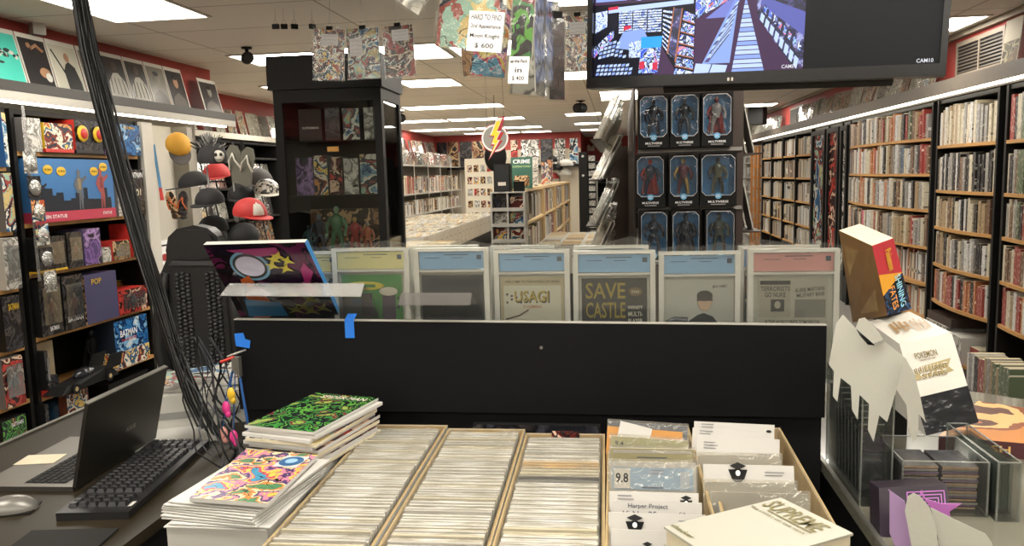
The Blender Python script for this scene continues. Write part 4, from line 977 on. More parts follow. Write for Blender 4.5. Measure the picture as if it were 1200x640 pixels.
# ---------------------------------------------------------------- boxed figures on the end panel
t = thing('end_panel', 'dark end panel carrying nine boxed action figures', 'display panel', (.395, 4.65, 0))
MB().box(-.285, .295, 0, .06, 0, 2.13, RK).build('board', t)
for z in (1.78, 1.45, 1.18): MB().box(-.285, .295, -.012, -.0005, z - .02, z + .0, mat('price_rail', '8d8a84', .4)).build('price_rail', t)
DCB = mat('pack_blue', '4a8ec0', .3, noise=.35, nscale=14); LBL = mat('logo_blue', '6fb4dc', .3)
WIN = clear('pack_window', 'fafcff', .03, .08, .01, 'c8d4dc', bump=.3, bscale=12)
def figure_pack(cx, z, w, h, label, m, m2, cape, badge=False):
    t = thing('figure_box', label, 'action figure', (cx, 4.645, z), random.uniform(-2, 2), 'boxed figures on the end panel')
    d = .075; k = .022
    b = MB(T(0, -d, 0))
    b.box(-w / 2, w / 2, d - .004, d - .001, 0, h, BLKM, front=DCB)
    b.box(-w / 2, -w / 2 + .004, 0, d - .0045, .05, h, BLKM).box(w / 2 - .004, w / 2, 0, d - .0045, .05, h, BLKM).box(-w / 2, w / 2, 0, d - .0045, h - .004, h, BLKM).box(-w / 2, w / 2, 0, d - .0045, 0, .05, BLKM)
    # black rim with cut corners round the window
    x, z0, z1 = w / 2, .05, h; r = .010
    out = [(-x, z0), (x, z0), (x, z1), (-x, z1)]
    inn = [(-x + r + k, z0 + r), (x - r - k, z0 + r), (x - r, z0 + r + k), (x - r, z1 - r - k), (x - r - k, z1 - r), (-x + r + k, z1 - r), (-x + r, z1 - r - k), (-x + r, z0 + r + k)]
    P = [(a, 0, c) for a, c in out + inn]
    b.add(P, [(0, 1, 5, 4), (1, 6, 5), (1, 2, 7, 6), (2, 8, 7), (2, 3, 9, 8), (3, 10, 9), (3, 0, 11, 10), (0, 4, 11)], BLKM)
    inn2 = [(a * .985, c) for a, c in inn]
    for i in range(8):
        a, c = inn[i], inn[(i + 1) % 8]
        s_ = .0022
        mx_, mz_ = 0, (z0 + z1) / 2
        def sh(p): 
            v = Vector((mx_ - p[0], mz_ - p[1])).normalized() * s_; return (p[0] + v.x, p[1] + v.y)
        a2, c2 = sh(a), sh(c)
        b.add([(a[0], -.0006, a[1]), (c[0], -.0006, c[1]), (c2[0], -.0006, c2[1]), (a2[0], -.0006, a2[1])], [(0, 1, 2, 3)], WINK)
    b.text('MULTIVERSE', 0, .026, w * .55, .012, -.001, WINK)
    b.rect(-w * .2, w * .2, .008, .014, -.001, mat('label_grey', '8a8a88'))
    b.build('carton', t)
    MB(T(0, -d, 0)).disc((0, .058), .017, LBL, -.0015).text('DC', 0, .058, .02, .015, -.0022, WINK).build('logo', t)
    MB(T(0, -d, 0)).sheet(inn, .0005, .0012, WIN).build('window', t)
    f = MB(T(0, -d * .45, .066)); s = (h - .09) / .2
    f.ball((0, 0, .185 * s), (.012 * s, .013 * s, .016 * s), m2)
    f.tube([(0, 0, .17 * s), (0, 0, .155 * s), (0, 0, .13 * s), (0, 0, .1 * s), (0, 0, .09 * s)], [.009 * s, .028 * s, .028 * s, .017 * s, .022 * s], m, 12)
    for q in (-1, 1):
        f.tube([(q * .012 * s, 0, .095 * s), (q * .022 * s, -.004 * s, .05 * s), (q * .026 * s, 0, .006 * s)], [.014 * s, .010 * s, .008 * s], m if q < 0 else m2, 8)
        f.tube([(q * .028 * s, 0, .15 * s), (q * .046 * s, -.004 * s, .115 * s), (q * .042 * s, -.014 * s, .085 * s)], [.011 * s, .009 * s, .008 * s], m2 if q < 0 else m, 8)
    f.build('figure', t)
    if cape: MB(T(0, -d * .3, .066)).sheet([(-.05 * s, .01 * s), (.05 * s, .005 * s), (.024 * s, .16 * s), (-.024 * s, .16 * s)], .0, .003, m2).build('cape', t)
    return t
fm = lambda n_, c_: mat('figure_' + n_, c_, .35)
FB = [[(.198, .168, 'boxed figure in black, top left of the nine figure boxes', fm('soot', '24242a'), fm('slate', '34353c'), 0), (.368, .164, 'boxed slim black and grey figure, top middle of the nine', fm('black', '17181c'), fm('iron', '5a5c60'), 0), (.545, .17, 'boxed figure with red cape and pale body, top right of the nine', fm('bone', '8a847c'), fm('crimson', '8a2622'), 1)],
      [(.178, .166, 'boxed blue figure with wide red cape, middle row left', fm('navy', '20283c'), fm('scarlet', 'a02a28'), 1), (.362, .168, 'boxed figure in red and gold with a long staff, centre of the nine', fm('wine', '5c2a34'), fm('gold', 'a88a4c'), 0), (.553, .20, 'wider boxed figure in olive with a second small figure, middle row right', fm('olive', '5c5a44'), fm('moss', '35382e'), 0)],
      [(.197, .164, 'boxed dark grey figure, bottom left of the nine', fm('coal', '2a2c32'), fm('ash', '4a4c52'), 0), (.376, .164, 'boxed black caped figure, bottom middle of the nine', fm('jet', '1c1d20'), fm('smoke', '3a3b40'), 1), (.561, .17, 'boxed dark green-grey figure, bottom right of the nine', fm('pine', '3c4438'), fm('fern', '2c322c'), 0)]]
for r_, (zz_, hh_) in enumerate(((1.785, .295), (1.452, .295), (1.12, .315))):
    for q in FB[r_]: figure_pack(q[0], zz_, q[1], hh_, q[2], q[3], q[4], q[5])

# ---------------------------------------------------------------- tall glass display cabinet
t = thing('display_cabinet', 'tall black display cabinet with a glass door at the left', 'cabinet', (-1.485, 4.0, 0), 2)
hw = .285; dp = .42; zt = 2.29
c_ = MB(); c_.box(-hw, -hw + .02, .02, dp, 0, 2.12, BLK).box(-hw, hw, dp - .01, dp, 0, 2.12, BLK).box(-hw, hw, 0, dp, 0, .1, BLK)
c_.build('case', t)
MB().box(-hw - .02, hw + .012, -.02, dp + .01, 2.1205, zt, BLK).build('top_box', t)
MB().box(hw - .02, hw, .02, dp - .01, .1, .15, BLK).box(hw - .02, hw, .02, .05, .15, 2.12, BLK).box(hw - .02, hw, dp - .04, dp - .0105, .15, 2.12, BLK).box(hw - .02, hw, .05, dp - .04, 2.06, 2.12, BLK).build('side_frame', t)
MB().box(hw - .012, hw - .008, .05, dp - .04, .15, 2.06, GLASS).build('side_glass', t)
MB().box(-hw, -hw + .045, 0, .019, .1005, 2.12, BLK).box(hw - .04, hw, 0, .019, .1005, 2.12, BLK).box(-hw + .045, hw - .04, 0, .019, 2.055, 2.12, BLK).box(-hw + .045, hw - .04, 0, .019, .1005, .16, BLK).build('door_frame', t)
MB().box(-hw + .045, hw - .04, .008, .012, .16, 2.055, GLASS).build('door_glass', t)
for z in (1.861, 1.575, 1.25, .9, .5): MB().box(-hw + .021, hw - .021, .03, dp - .011, z - .008, z, ACR).build('glass_shelf', t)
MB().box(-.01, .05, -.0035, -.0005, 1.80, 1.825, mat('sticker_orange', 'd8a04c')).build('sticker', t)
WF = lambda x, y: (-1.485 + x * math.cos(math.radians(2)) - y * math.sin(math.radians(2)), 4.0 + x * math.sin(math.radians(2)) + y * math.cos(math.radians(2)))
def incab(x0, x1, y, z, h, m, front, label, txt=None, win=None, d=.1):
    X, Y = WF((x0 + x1) / 2, y + d / 2); w = x1 - x0
    b = MB(); b.box(-w / 2, w / 2, -d / 2, d / 2, 0, h, m, front=front)
    for q in (txt or []): b.text(q[0], q[1], q[2], q[3], q[4], -d / 2 - .001, WINK)
    return tag(b.build('collectible_box', loc=(X, Y, z + .0008), rz=2), label, 'collectible box', 'collectibles in the tall glass cabinet')
incab(-.2, -.075, .12, 1.861, .17, INK, INK, 'black collectible box with white SUPERMAN lettering, top shelf of the glass cabinet', [('SUPERMAN', 0, .07, .09, .012)])
incab(-.05, .03, .10, 1.861, .17, INK, ART['dark'], 'black box with a white label in the middle of the glass cabinet top shelf')
incab(.04, .13, .12, 1.861, .165, mat('dark_blue_box', '1c2436'), ART['cool'], 'dark blue box right of centre on the glass cabinet top shelf')
incab(.15, .2, .14, 1.861, .17, INK, ART['grey'], 'narrow grey box at the right end of the cabinet top shelf')
for i, (x0, x1, h, m, k, lb) in enumerate([(-.235, -.14, .2, 'purple', 'purple', 'purple figure pack at the left of the cabinet second shelf'), (-.135, -.06, .21, 'warm', 'warm', 'warm-toned figure pack left of centre on the cabinet second shelf'), (-.05, .02, .2, 'red', 'red', 'red figure pack in the centre of the cabinet second shelf'), (.03, .11, .19, 'grey', 'grey', 'pale green clear pack on the cabinet second shelf'), (.12, .22, .21, 'cool', 'cool', 'blue-grey figure pack at the right of the cabinet second shelf')]):
    incab(x0, x1, .13, 1.575, h, GRYP, ART[k], lb)
for i, (x, m, m2, h, lb) in enumerate([(-.04, fm('green', '3f6a44'), fm('sage', '7a9478'), .26, 'green armoured figure in the centre of the glass cabinet third shelf'), (.06, fm('crimson', '8a2622'), fm('gold', 'a88a4c'), .2, 'red and gold figure right of the green one in the cabinet'), (-.14, fm('slate', '34353c'), fm('steel', '6a7078'), .22, 'grey figure left of the green one in the cabinet'), (.13, fm('rust', 'a05a3c'), fm('bone', '8a847c'), .17, 'small orange figure at the right of the cabinet third shelf'), (-.2, fm('teal', '3c5c5c'), fm('slate', '34353c'), .16, 'small teal figure at the left of the cabinet third shelf')]):
    X, Y = WF(x, .18); figure_toy('collectible_figure', lb, (X, Y, 1.2508), 2, h, m, m2, 'figures in the tall glass cabinet', cape=False)
incab(-.23, .22, .30, 1.25, .24, INK, ART['brown'], 'wide brown backdrop box behind the cabinet figures', d=.05)
incab(-.2, .2, .1, .9, .22, INK, ART['dark'], 'dark box on the fourth shelf of the glass cabinet')

# ================================================================ HANGING THINGS
def hook_line(t, z0, z1, x=0, y=0):
    MB().tube([(x, y, z0), (x, y, z1)], .0012, mat('fishing_line', '8a8a88', .3), 5).build('line', t)
def hanging_comic(label, px0, px1, pyt, pyb, Y, kind, rz=0, roll=0, card=None, group=None, full=None, zlen=None, big=True, clip=True):
    a = at(px0, (pyt + pyb) / 2, Y=Y); b = at(px1, (pyt + pyb) / 2, Y=Y)
    w = (b - a).length / max(.25, math.cos(math.radians(rz))); top = at((px0 + px1) / 2, pyt, Y=Y); bot = at((px0 + px1) / 2, pyb, Y=Y)
    h = top.z - bot.z
    t = thing('hanging_comic', label, 'comic', tuple(top), rz, group, ry=roll)
    m = ARTF[kind] if not big else ART[kind]
    MB().box(-w / 2, w / 2, 0, .004, -h, 0, WHT, front=m).build('comic', t)
    MB().box(-w / 2 - .006, w / 2 + .006, -.002, -.001, -h - .006, .012, BAG).build('bag', t)
    if card:
        c = MB(); x0, x1, z0, z1, ls = card
        c.box(x0 * w, x1 * w, -.0035, -.0025, -z1 * h, -z0 * h, WINK)
        nL = len(ls)
        for i, s in enumerate(ls):
            if s.startswith('~'):
                zc = -h * (z0 + (z1 - z0) * (i + .6) / (nL + .2)); k = (x1 - x0) * w * .4; rr = random.Random(i + len(s)); c.tube([((x0 + x1) / 2 * w - k + 2 * k * q / 14, -.0038, zc + rr.uniform(-.003, .003)) for q in range(15)], .0004, INK, 4, False); continue
            zc = -h * (z0 + (z1 - z0) * (i + .6) / (nL + .2)); k = (x1 - x0) * w
            c.text(s, (x0 + x1) / 2 * w, zc, min(k * .86, len(s) * k * .085 + .01), (z1 - z0) * h / (nL + .2) * .6, -.0042, INK)
        c.build('price_card', t)
    if clip:
        MB().box(-.014, .014, -.006, .008, -.004, .012, BLKM).tube([(-.008, 0, .012), (-.008, 0, .026), (.008, 0, .026), (.008, 0, .012)], .0012, METAL, 5).build('binder_clip', t)
        hook_line(t, .02, (H - top.z) / max(.3, math.cos(math.radians(roll))))
    return t
g1 = 'comics hanging from the ceiling over the glass cabinet'
hanging_comic('left of the three hanging comics, yellow-brown cover with a price card', 368, 404, 34, 94, 3.6, 'warm', roll=4, card=(-.25, .3, .1, .32, ['~a', '~bc', '~d']), group=g1, big=False)
hanging_comic('middle of the three hanging comics, blue and green cover', 406, 443, 33, 92, 3.62, 'cool', roll=0, card=(-.42, -.02, .2, .55, ['~a', '~bb', '~c', '~dd']), group=g1, big=False)
hanging_comic('right of the three hanging comics, red and dark cover', 448, 483, 30, 90, 3.64, 'red', roll=-2, card=(-.2, .35, .08, .3, ['~ab', '~b', '~c']), group=g1, big=False)
g2 = 'cluster of bagged comics hanging left of the television'
hanging_comic('big hanging comic with the HARD TO FIND price card', 520, 602, -75, 57, 1.85, 'cool', rz=-12, roll=8, card=(-.02, .5, .66, 1.02, ['HARD TO FIND', '2nd Appearance', 'Moon Knight', '$ 600']), group=g2, clip=False)
hanging_comic('hanging green comic with a white card under it, right of HARD TO FIND', 603, 630, -40, 68, 1.8, 'green', rz=-28, roll=6, card=(-.5, .45, .98, 1.28, ['up the Pack', 'in', '$ 400']), group=g2, clip=False)
hanging_comic('brown comic hanging below and behind the HARD TO FIND one', 534, 560, -5, 89, 2.3, 'brown', rz=5, roll=-4, group=g2, clip=False)
hanging_comic('pink and blue comic hanging below the HARD TO FIND card', 562, 603, -20, 90, 2.1, 'bright', rz=-10, roll=8, group=g2, clip=False)
hanging_comic('grey comic with a dark figure hanging beside the television', 644, 661, 19, 117, 2.2, 'dark', rz=35, roll=1, group=g2)
hanging_comic('pale comic hanging lowest in the cluster, behind the others', 607, 655, 0, 112, 2.5, 'grey', rz=10, roll=6, group=g2, clip=False)
hanging_comic('orange and teal comic hanging just left of the television', 663, 690, 18, 83, 3.6, 'warm', rz=0, card=(-.35, .35, .12, .34, ['~a', '~bb', '~c']), group=g1, big=False)
for i, (px, pyb, rz) in enumerate([(630, 108, 78), (635, 112, 84), (641, 100, 72)]):
    hanging_comic(['silvery bagged comic seen edge-on, left of three in the cluster', 'silvery bagged comic seen edge-on, middle of three in the cluster', 'silvery bagged comic seen edge-on, right of three in the cluster'][i], px - 4, px + 4, 0, pyb, 1.9 + .05 * i, 'grey', rz=rz, roll=-2 + i * 2, group=g2, clip=False)
for i, (p0, p1, pt, pb, rl, rz) in enumerate([(497, 520, -60, 22, 28, 40), (512, 540, -70, 14, 35, 30)]):
    hanging_comic(['white-backed comic hanging at a slant, left end of the cluster', 'pale comic hanging at a slant beside the leftmost one of the cluster'][i], p0, p1, pt, pb, 1.75 + .1 * i, 'grey', rz=rz, roll=rl, group=g2, clip=False)
for i, px in enumerate((323, 333, 345, 366)):
    c = at(px, 30, Z=2.6)
    t = thing('binder_clip', f'empty binder clip hanging from the ceiling, {nth(i+1)} from the left', 'clip', tuple(c), 20 * i, 'empty clips on the ceiling')
    MB().box(-.02, .02, -.01, .01, -.02, .008, BLKM).tube([(-.01, 0, .008), (-.01, 0, .03), (.01, 0, .03), (.01, 0, .008)], .0015, METAL, 5).build('clip_body', t); hook_line(t, .03, .1)
# security cameras
def security_camera(label, loc, rz, m, s=1.0, mount='ceiling'):
    t = thing('security_camera', label, 'camera', loc, rz)
    L_ = .06 * s
    MB().tube([(0, .08 * s, 0), (0, -.05 * s, -.01 * s), (0, -.055 * s, -.01 * s)], [.045 * s, .045 * s, .04 * s], m, 16).build('camera_body', t)
    MB().tube([(0, -.0555 * s, -.01 * s), (0, -.058 * s, -.01 * s)], [.034 * s, .03 * s], INK, 16).build('lens', t)
    if mount == 'ceiling': MB().tube([(0, .03 * s, .045 * s), (0, .03 * s, H - loc[2])], .014 * s, m, 8).tube([(0, .03 * s, H - loc[2] - .012), (0, .03 * s, H - loc[2])], .04 * s, m, 14).build('mount', t)
    else:
        MB().box(-.035 * s, .035 * s, .0, .06 * s, -.15 * s, -.055 * s, m).tube([(0, .03 * s, -.05), (0, .03 * s, -.02)], .012 * s, m, 8).build('mount', t)
    return t
c = at(44, 9, X=-3.66); security_camera('white security camera above the left ledge at the upper left', tuple(c), 60, CWHT, 1.1, 'wall')
c = at(290, 67, Z=2.62); security_camera('small black security camera on the ceiling left of the tall cabinet', tuple(c), 30, BLKM, 1.0)
c = at(468, 138, Z=2.6); security_camera('tiny black ceiling camera right of the tall cabinet', tuple(c), 0, BLKM, 1.6)
c = at(679, 126, Z=2.6); security_camera('black ceiling camera left of the television bottom', tuple(c), -20, BLKM, 1.6)

# television
def emat(name, col, e):
    m = mat(name, col, .3, emit=e); m.node_tree.nodes['Principled BSDF'].inputs['Base Color'].default_value = (.004, .004, .005, 1); m.node_tree.nodes['Principled BSDF'].inputs['Specular IOR Level'].default_value = .22; return m
def art_emit(name, pal, scale, e):
    m = art(name, pal, scale, .03, .3)
    b = m.node_tree.nodes['Principled BSDF']; src = b.inputs['Base Color'].links[0].from_socket
    m.node_tree.links.new(src, b.inputs['Emission Color']); b.inputs['Emission Strength'].default_value = e
    b.inputs['Base Color'].default_value = (0, 0, 0, 1)
    m.node_tree.links.remove(b.inputs['Base Color'].links[0])
    return m
tl = Vector((-.085, 2.2, 0)); tr_ = Vector((.735, 1.95, 0))
tw = (tr_ - tl).length; mid = (tl + tr_) / 2
t = thing('television', 'large black television on the ceiling mount showing security camera views', 'television', (mid.x, mid.y, 1.865), math.degrees(math.atan2(tr_.y - tl.y, tr_.x - tl.x)), ry=2.0)
TB = mat('tv_bezel', '0c0c0d', .25)
hw = tw / 2; th_ = .50
MB().box(-hw, hw, .0, .05, 0, .028, TB).box(-hw, hw, 0, .05, th_ - .015, th_, TB).box(-hw, -hw + .014, 0, .05, .028, th_ - .015, TB).box(hw - .014, hw, 0, .05, .028, th_ - .015, TB).box(-hw + .02, hw - .02, .0505, .07, .02, th_ - .02, TB).build('bezel', t)
MB().hexa([(-hw * .55, .08, -.012), (hw * .75, .08, -.012), (hw * .7, .12, .0), (-hw * .5, .12, 0), (-hw * .6, .071, .12), (hw * .8, .071, .12), (hw * .7, .12, .12), (-hw * .5, .12, .12)], TB).build('rear_housing', t)
s_ = MB()
x0, x1, z0, z1 = -hw + .014, hw - .014, .028, th_ - .015
NV = emat('feed_navy', '0d1230', .5); VI = emat('feed_violet', '2c1e46', .6)
EB = art_emit('feed_shelves', ['2a4cc8', '8fb4ff', '101840', 'd8e4ff', '4a6ae0', 'e08090'], 110, 1.2)
EW = art_emit('feed_boxes', ['c8d8ff', '6a88d8', 'e8f0ff', '98b0f0', 'c8d8ff', '3c4c90'], 130, 1.3)
ED = art_emit('feed_dark', ['141838', '28285a', '0c0c20', '38407a', '5a4a80', 'a0a8e0'], 100, .9)
s_.rect(x0, x1, z0, z1, .02, INK)
fx = [x0, x0 + (x1 - x0) * .325, x0 + (x1 - x0) * .645, x1]; fz = [z0, z0 + .19, z0 + .38, z1]
def P(f, a, b, y=.0195):
    i, j = f; return (fx[i] + (fx[i + 1] - fx[i]) * a, y, fz[j] + (fz[j + 1] - fz[j]) * b)
def poly(f, pts, m, y=.0195): s_.add([P(f, a, b, y) for a, b in pts], [tuple(range(len(pts)))], m)
# feed 1: a corner of shelves seen from above
CY_ = emat('feed_cyan', '2c9cf0', 1.1); RD_ = emat('feed_red', 'd0304c', 1.0); WH_2 = emat('feed_white', 'b8ccff', 1.1); LB_ = emat('feed_light', '8ea8ec', 1.0); OR_ = emat('feed_orange', 'c07858', .8); BK_ = emat('feed_ink', '0a0c24', .5); FL_ = emat('feed_floor', '54385c', .7)
f = (0, 0); poly(f, [(0, 0), (1, 0), (1, 1), (0, 1)], BK_, .0198)
poly(f, [(.14, .95), (.98, .99), (.98, .93), (.14, .88)], WH_2, .0196); poly(f, [(.14, .92), (.24, .93), (.24, .97), (.14, .96)], RD_, .0195); poly(f, [(.6, .0), (.85, .0), (.68, .4), (.68, .55)], FL_, .0196)
for c_ in range(3):
    for r_ in range(9): poly(f, [(.25 + c_ * .145, .60 + r_ * .034 - .004 * c_), (.385 + c_ * .145, .60 + r_ * .034 - .004 * c_), (.385 + c_ * .145, .622 + r_ * .034 - .004 * c_), (.25 + c_ * .145, .622 + r_ * .034 - .004 * c_)], EW, .0195)
for r_ in range(9): poly(f, [(.69, .87 - r_ * .055), (.78, .85 - r_ * .072), (.78, .82 - r_ * .072), (.69, .845 - r_ * .055)], EW, .0195)
for r_ in range(6):
    poly(f, [(.9 - r_ * .015, .84 - r_ * .15), (.995, .78 - r_ * .15), (.995, .67 - r_ * .15), (.88 - r_ * .015, .73 - r_ * .15)], EB, .0194); poly(f, [(.88 - r_ * .015, .73 - r_ * .15), (.995, .67 - r_ * .15), (.995, .655 - r_ * .15), (.88 - r_ * .015, .715 - r_ * .15)], OR_, .0193)
poly(f, [(.79, .9), (.8, .9), (.75, .28), (.735, .3)], OR_, .0193); poly(f, [(.87, .88), (.88, .88), (.83, .16), (.815, .18)], OR_, .0193); poly(f, [(.8, .88), (.87, .87), (.82, .2), (.75, .3)], ED, .0194)
for r_ in range(7):
    for c_ in range(9):
        u, v_ = .02 + c_ * .042 + r_ * .008, .03 + r_ * .055 + (.1 - abs(c_ - 3) * .012) * (r_ > 2)
        if u < .42 - r_ * .03: poly(f, [(u, v_), (u + .032, v_ + .01), (u + .036, v_ + .045), (u + .004, v_ + .035)], WH_2 if (r_ * 5 + c_) % 4 else LB_, .0192)
poly(f, [(.0, .28), (.2, .55), (.2, .66), (.0, .42)], EB, .0194); poly(f, [(.01, .62), (.13, .7), (.13, .92), (.01, .9)], EW, .0195); poly(f, [(.15, .62), (.23, .64), (.23, .86), (.15, .84)], NV, .0194)
poly(f, [(.22, .4), (.4, .36), (.55, .5), (.5, .64), (.3, .62)], LB_, .0193); poly(f, [(.3, .63), (.38, .66), (.37, .70), (.3, .69)], RD_, .019); poly(f, [(.36, .26), (.47, .26), (.5, .5), (.36, .46)], EW, .0192)
poly(f, [(.46, .04), (.65, .04), (.68, .38), (.48, .38)], EB, .0191); poly(f, [(.48, .38), (.68, .38), (.69, .53), (.48, .53)], CY_, .019); poly(f, [(.47, .1), (.52, .1), (.52, .2), (.47, .2)], RD_, .0189); poly(f, [(.6, .08), (.65, .08), (.65, .18), (.6, .18)], RD_, .0189)
# feed 2: an aisle with a long table of boxes
f = (1, 0); poly(f, [(0, 0), (1, 0), (1, 1), (0, 1)], FL_, .0198)
poly(f, [(.0, .72), (.3, .93), (.28, .99), (.0, .99)], EB, .0196); poly(f, [(.1, .72), (.3, .93), (.42, .95), (.33, .72)], emat('feed_lilac', '7e88d8', .9), .0196)
poly(f, [(.08, .13), (.34, .13), (.4, .93), (.36, .93)], LB_, .0196)
for r_ in range(14): poly(f, [(.1 + r_ * .02, .15 + r_ * .055), (.14 + r_ * .019, .15 + r_ * .055), (.33 + r_ * .006, .5 + r_ * .032), (.32 + r_ * .006, .5 + r_ * .032)], WH_2 if r_ % 2 else ED, .0194)
for r_ in range(16):
    a_, b2 = r_ * .058, r_ * .058 + .047; g0 = .30 + a_ * .11; g1 = .66 - a_ * .2; h0 = .30 + b2 * .11; h1 = .66 - b2 * .2
    poly(f, [(g0 + .06, a_), (g1, a_), (h1, b2), (h0 + .06, b2)], WH_2 if r_ % 3 else LB_, .0193)
poly(f, [(.0, .0), (.3, .0), (.32, .1), (.02, .14)], WH_2, .0192); poly(f, [(.14, .0), (.15, .0), (.18, .12), (.17, .12)], BK_, .0191)
poly(f, [(.56, .95), (.58, .7), (.92, .02), (1, .04), (1, .99)], ED, .0194); poly(f, [(.6, .86), (1, .42), (1, .72), (.62, .95)], emat('feed_wall', '6a70c0', .8), .0193)
for r_ in range(8): poly(f, [(.60 + r_ * .045, .66 - r_ * .085), (.63 + r_ * .045, .61 - r_ * .085), (.645 + r_ * .045, .7 - r_ * .08), (.612 + r_ * .045, .75 - r_ * .08)], WH_2, .0192)
for r_ in range(8): poly(f, [(.63 + r_ * .045, .76 - r_ * .07), (.655 + r_ * .045, .72 - r_ * .07), (.665 + r_ * .045, .8 - r_ * .07), (.64 + r_ * .045, .85 - r_ * .07)], EB, .0191)
# feed 3 dark
f = (2, 0); poly(f, [(0, 0), (1, 0), (1, 1), (0, 1)], emat('feed_black', '0c1014', .6), .0198)
for i in range(3):
    for j in (1, 2):
        f = (i, j); poly(f, [(0, 0), (1, 0), (1, 1), (0, 1)], FL_, .0198)
        for r_ in range(8): poly(f, [(.01, .04 + r_ * .11), (.33 - r_ * .02, .04 + r_ * .11), (.31 - r_ * .02, .12 + r_ * .11), (.01, .12 + r_ * .11)], WH_2 if r_ % 2 else LB_)
        poly(f, [(.7, .02), (.98, .02), (.98, .6), (.75, .5)], EW, .0194); poly(f, [(.68, .3), (.96, .42), (.97, .5), (.7, .38)], CY_, .0192); poly(f, [(.8, .1), (.98, .15), (.98, .22), (.82, .18)], RD_, .0192); poly(f, [(.36, .02), (.5, .02), (.6, .5), (.5, .8)], ED, .0193)
for (i, j, tx) in ((1, 1, 'CAM06'), (1, 0, 'CAM09'), (2, 0, 'CAM10'), (2, 1, 'CAM08')):
    a = P((i, j), .88 if i == 1 else .9, .05)
    s_.text(tx, a[0], a[2], .035, .009, .0185, emat('feed_text', 'd8d8e0', 1.0))
s_.build('screen', t)
MB().tube([(0, .1, th_ - .1), (0, .1, H - 1.865 + .02)], .025, METAL, 12).build('mount_pole', t)
MB().rect(-.055, -.05, .006, .014, -.0012, mat('badge', 'c8c0b4', .4)).rect(-.046, -.041, .006, .014, -.0012, mat('badge')).build('badge', t)

# bundle of black strips hanging from the ceiling down to the tangle
random.seed(3)
def strand_pts(P2, dy=0.0, jit=4):
    out = []
    for (x, y, Y) in P2: out.append(at(x + random.uniform(-jit, jit), y, Y=Y + dy))
    return out
t = thing('cable_bundle', 'thick hanging bundle of black plastic-wrapped cables in front of the toy shelves', 'cables', (0, 0, 0))
SLK = mat('black_plastic_wrap', '080808', .28, bump=.12, nscale=12, spec=.3)
for k in range(8):
    o_ = (k - 3.5) * 2.4
    pts = strand_pts([(88 + o_ * .8, -70, 2.35), (95 + o_, 0, 2.35), (106 + o_ * 1.1, 60, 2.35), (124 + o_ * 1.2, 130, 2.35), (145 + o_ * 1.1, 210, 2.33), (165 + o_, 280, 2.3), (184 + o_ * .9, 340, 2.25), (205 + o_ * .9, 410, 2.1), (228 + o_ * 1.1, 470, 1.95), (246 + o_ * 1.6, 500 + k * 2, 1.9)], k * .008, 1.5)
    if k < 5: MB().tube(pts[:1] + pts, [.008, .008, .008, .0085, .009, .009, .008, .006, .0045, .0035, .003], SLK, 8).build('cable', t)
    else: MB().tube(pts, .004, SLK, 6).build('cable', t)
top0 = at(88, -70, Y=2.35)
MB().tube([top0, Vector((top0.x - .02, top0.y, H))], .02, SLK, 8).build('ceiling_drop', t)
t2 = thing('cable_tangle', 'tangle of thin black cables hanging over the end of the keyboard', 'cables', (0, 0, 0))
for k in range(14):
    x = random.uniform(205, 262); Y = random.uniform(1.85, 2.05)
    pts = [at(x - 10 + random.uniform(-14, 10), 395, Y=Y), at(x + random.uniform(-15, 15), 430 + random.uniform(-10, 10), Y=Y), at(x + 8 + random.uniform(-22, 22), 470, Y=Y - .03), at(x + 14 + random.uniform(-18, 26), 505, Y=Y - .06), at(x + 26 + random.uniform(-14, 14), 530, Y=Y - .1), at(272 + random.uniform(-14, 8), 556 + random.uniform(-8, 6), Y=1.78)]
    q = []
    for i in range(len(pts) - 1):
        for s in (0, .33, .66):
            q.append(pts[i].lerp(pts[i + 1], s))
    for i in range(1, len(q) - 1): q[i] = (q[i - 1] + q[i] * 2 + q[i + 1]) / 4
    q.append(pts[-1])
    MB().tube(q, random.uniform(.0016, .0032), random.choice([SLK, BLKM, BLKM, mat('cable_grey', '2e3036', .4)]), 6).build('cable', t2)

# ================================================================ THE COUNTER IN FRONT
random.seed(77)
CTOP = mat('worktop_black', '1a1918', .4, noise=.2, nscale=12, spec=.3)
tag(MB().box(-.972, .474, .7, 1.86, .73, .77, CTOP).box(-.95, .46, .75, 1.85, .0005, .73, BLKM).build('worktop'), 'black worktop carrying the row of white comic boxes', 'counter')
t = thing('display_riser', 'long black raised counter shelf holding the graded comics behind the boxes', 'counter', (-.24, 1.88, 0))
b_ = MB(); xl, xr = -.735, .712
b_.hexa([(xl, 0, 1.07), (xr, 0, 1.07), (xr, .016, 1.07), (xl, .016, 1.07), (xl, 0, 1.304), (xr, 0, 1.288), (xr, .016, 1.288), (xl, .016, 1.304)], mat('riser_black', '0f0f11', .5, noise=.12, nscale=7, spec=.15))
b_.build('front_panel', t)
MB().hexa([(xl, -.001, 1.3045), (xr, -.001, 1.2885), (xr, .018, 1.2885), (xl, .018, 1.3045), (xl, -.001, 1.3065), (xr, -.001, 1.2905), (xr, .018, 1.2905), (xl, .018, 1.3065)], mat('edge_strip', 'a8a49c', .3)).build('edge_strip', t)
MB().box(xl, xr, .03, .42, .0, 1.10, BLKM).box(xl, xr, .017, .42, 1.1005, 1.12, BLK).build('shelf_body', t)
MB().tube([(.05, -.002, 1.235), (.05, .001, 1.235)], .004, METAL, 10).build('screw', t)
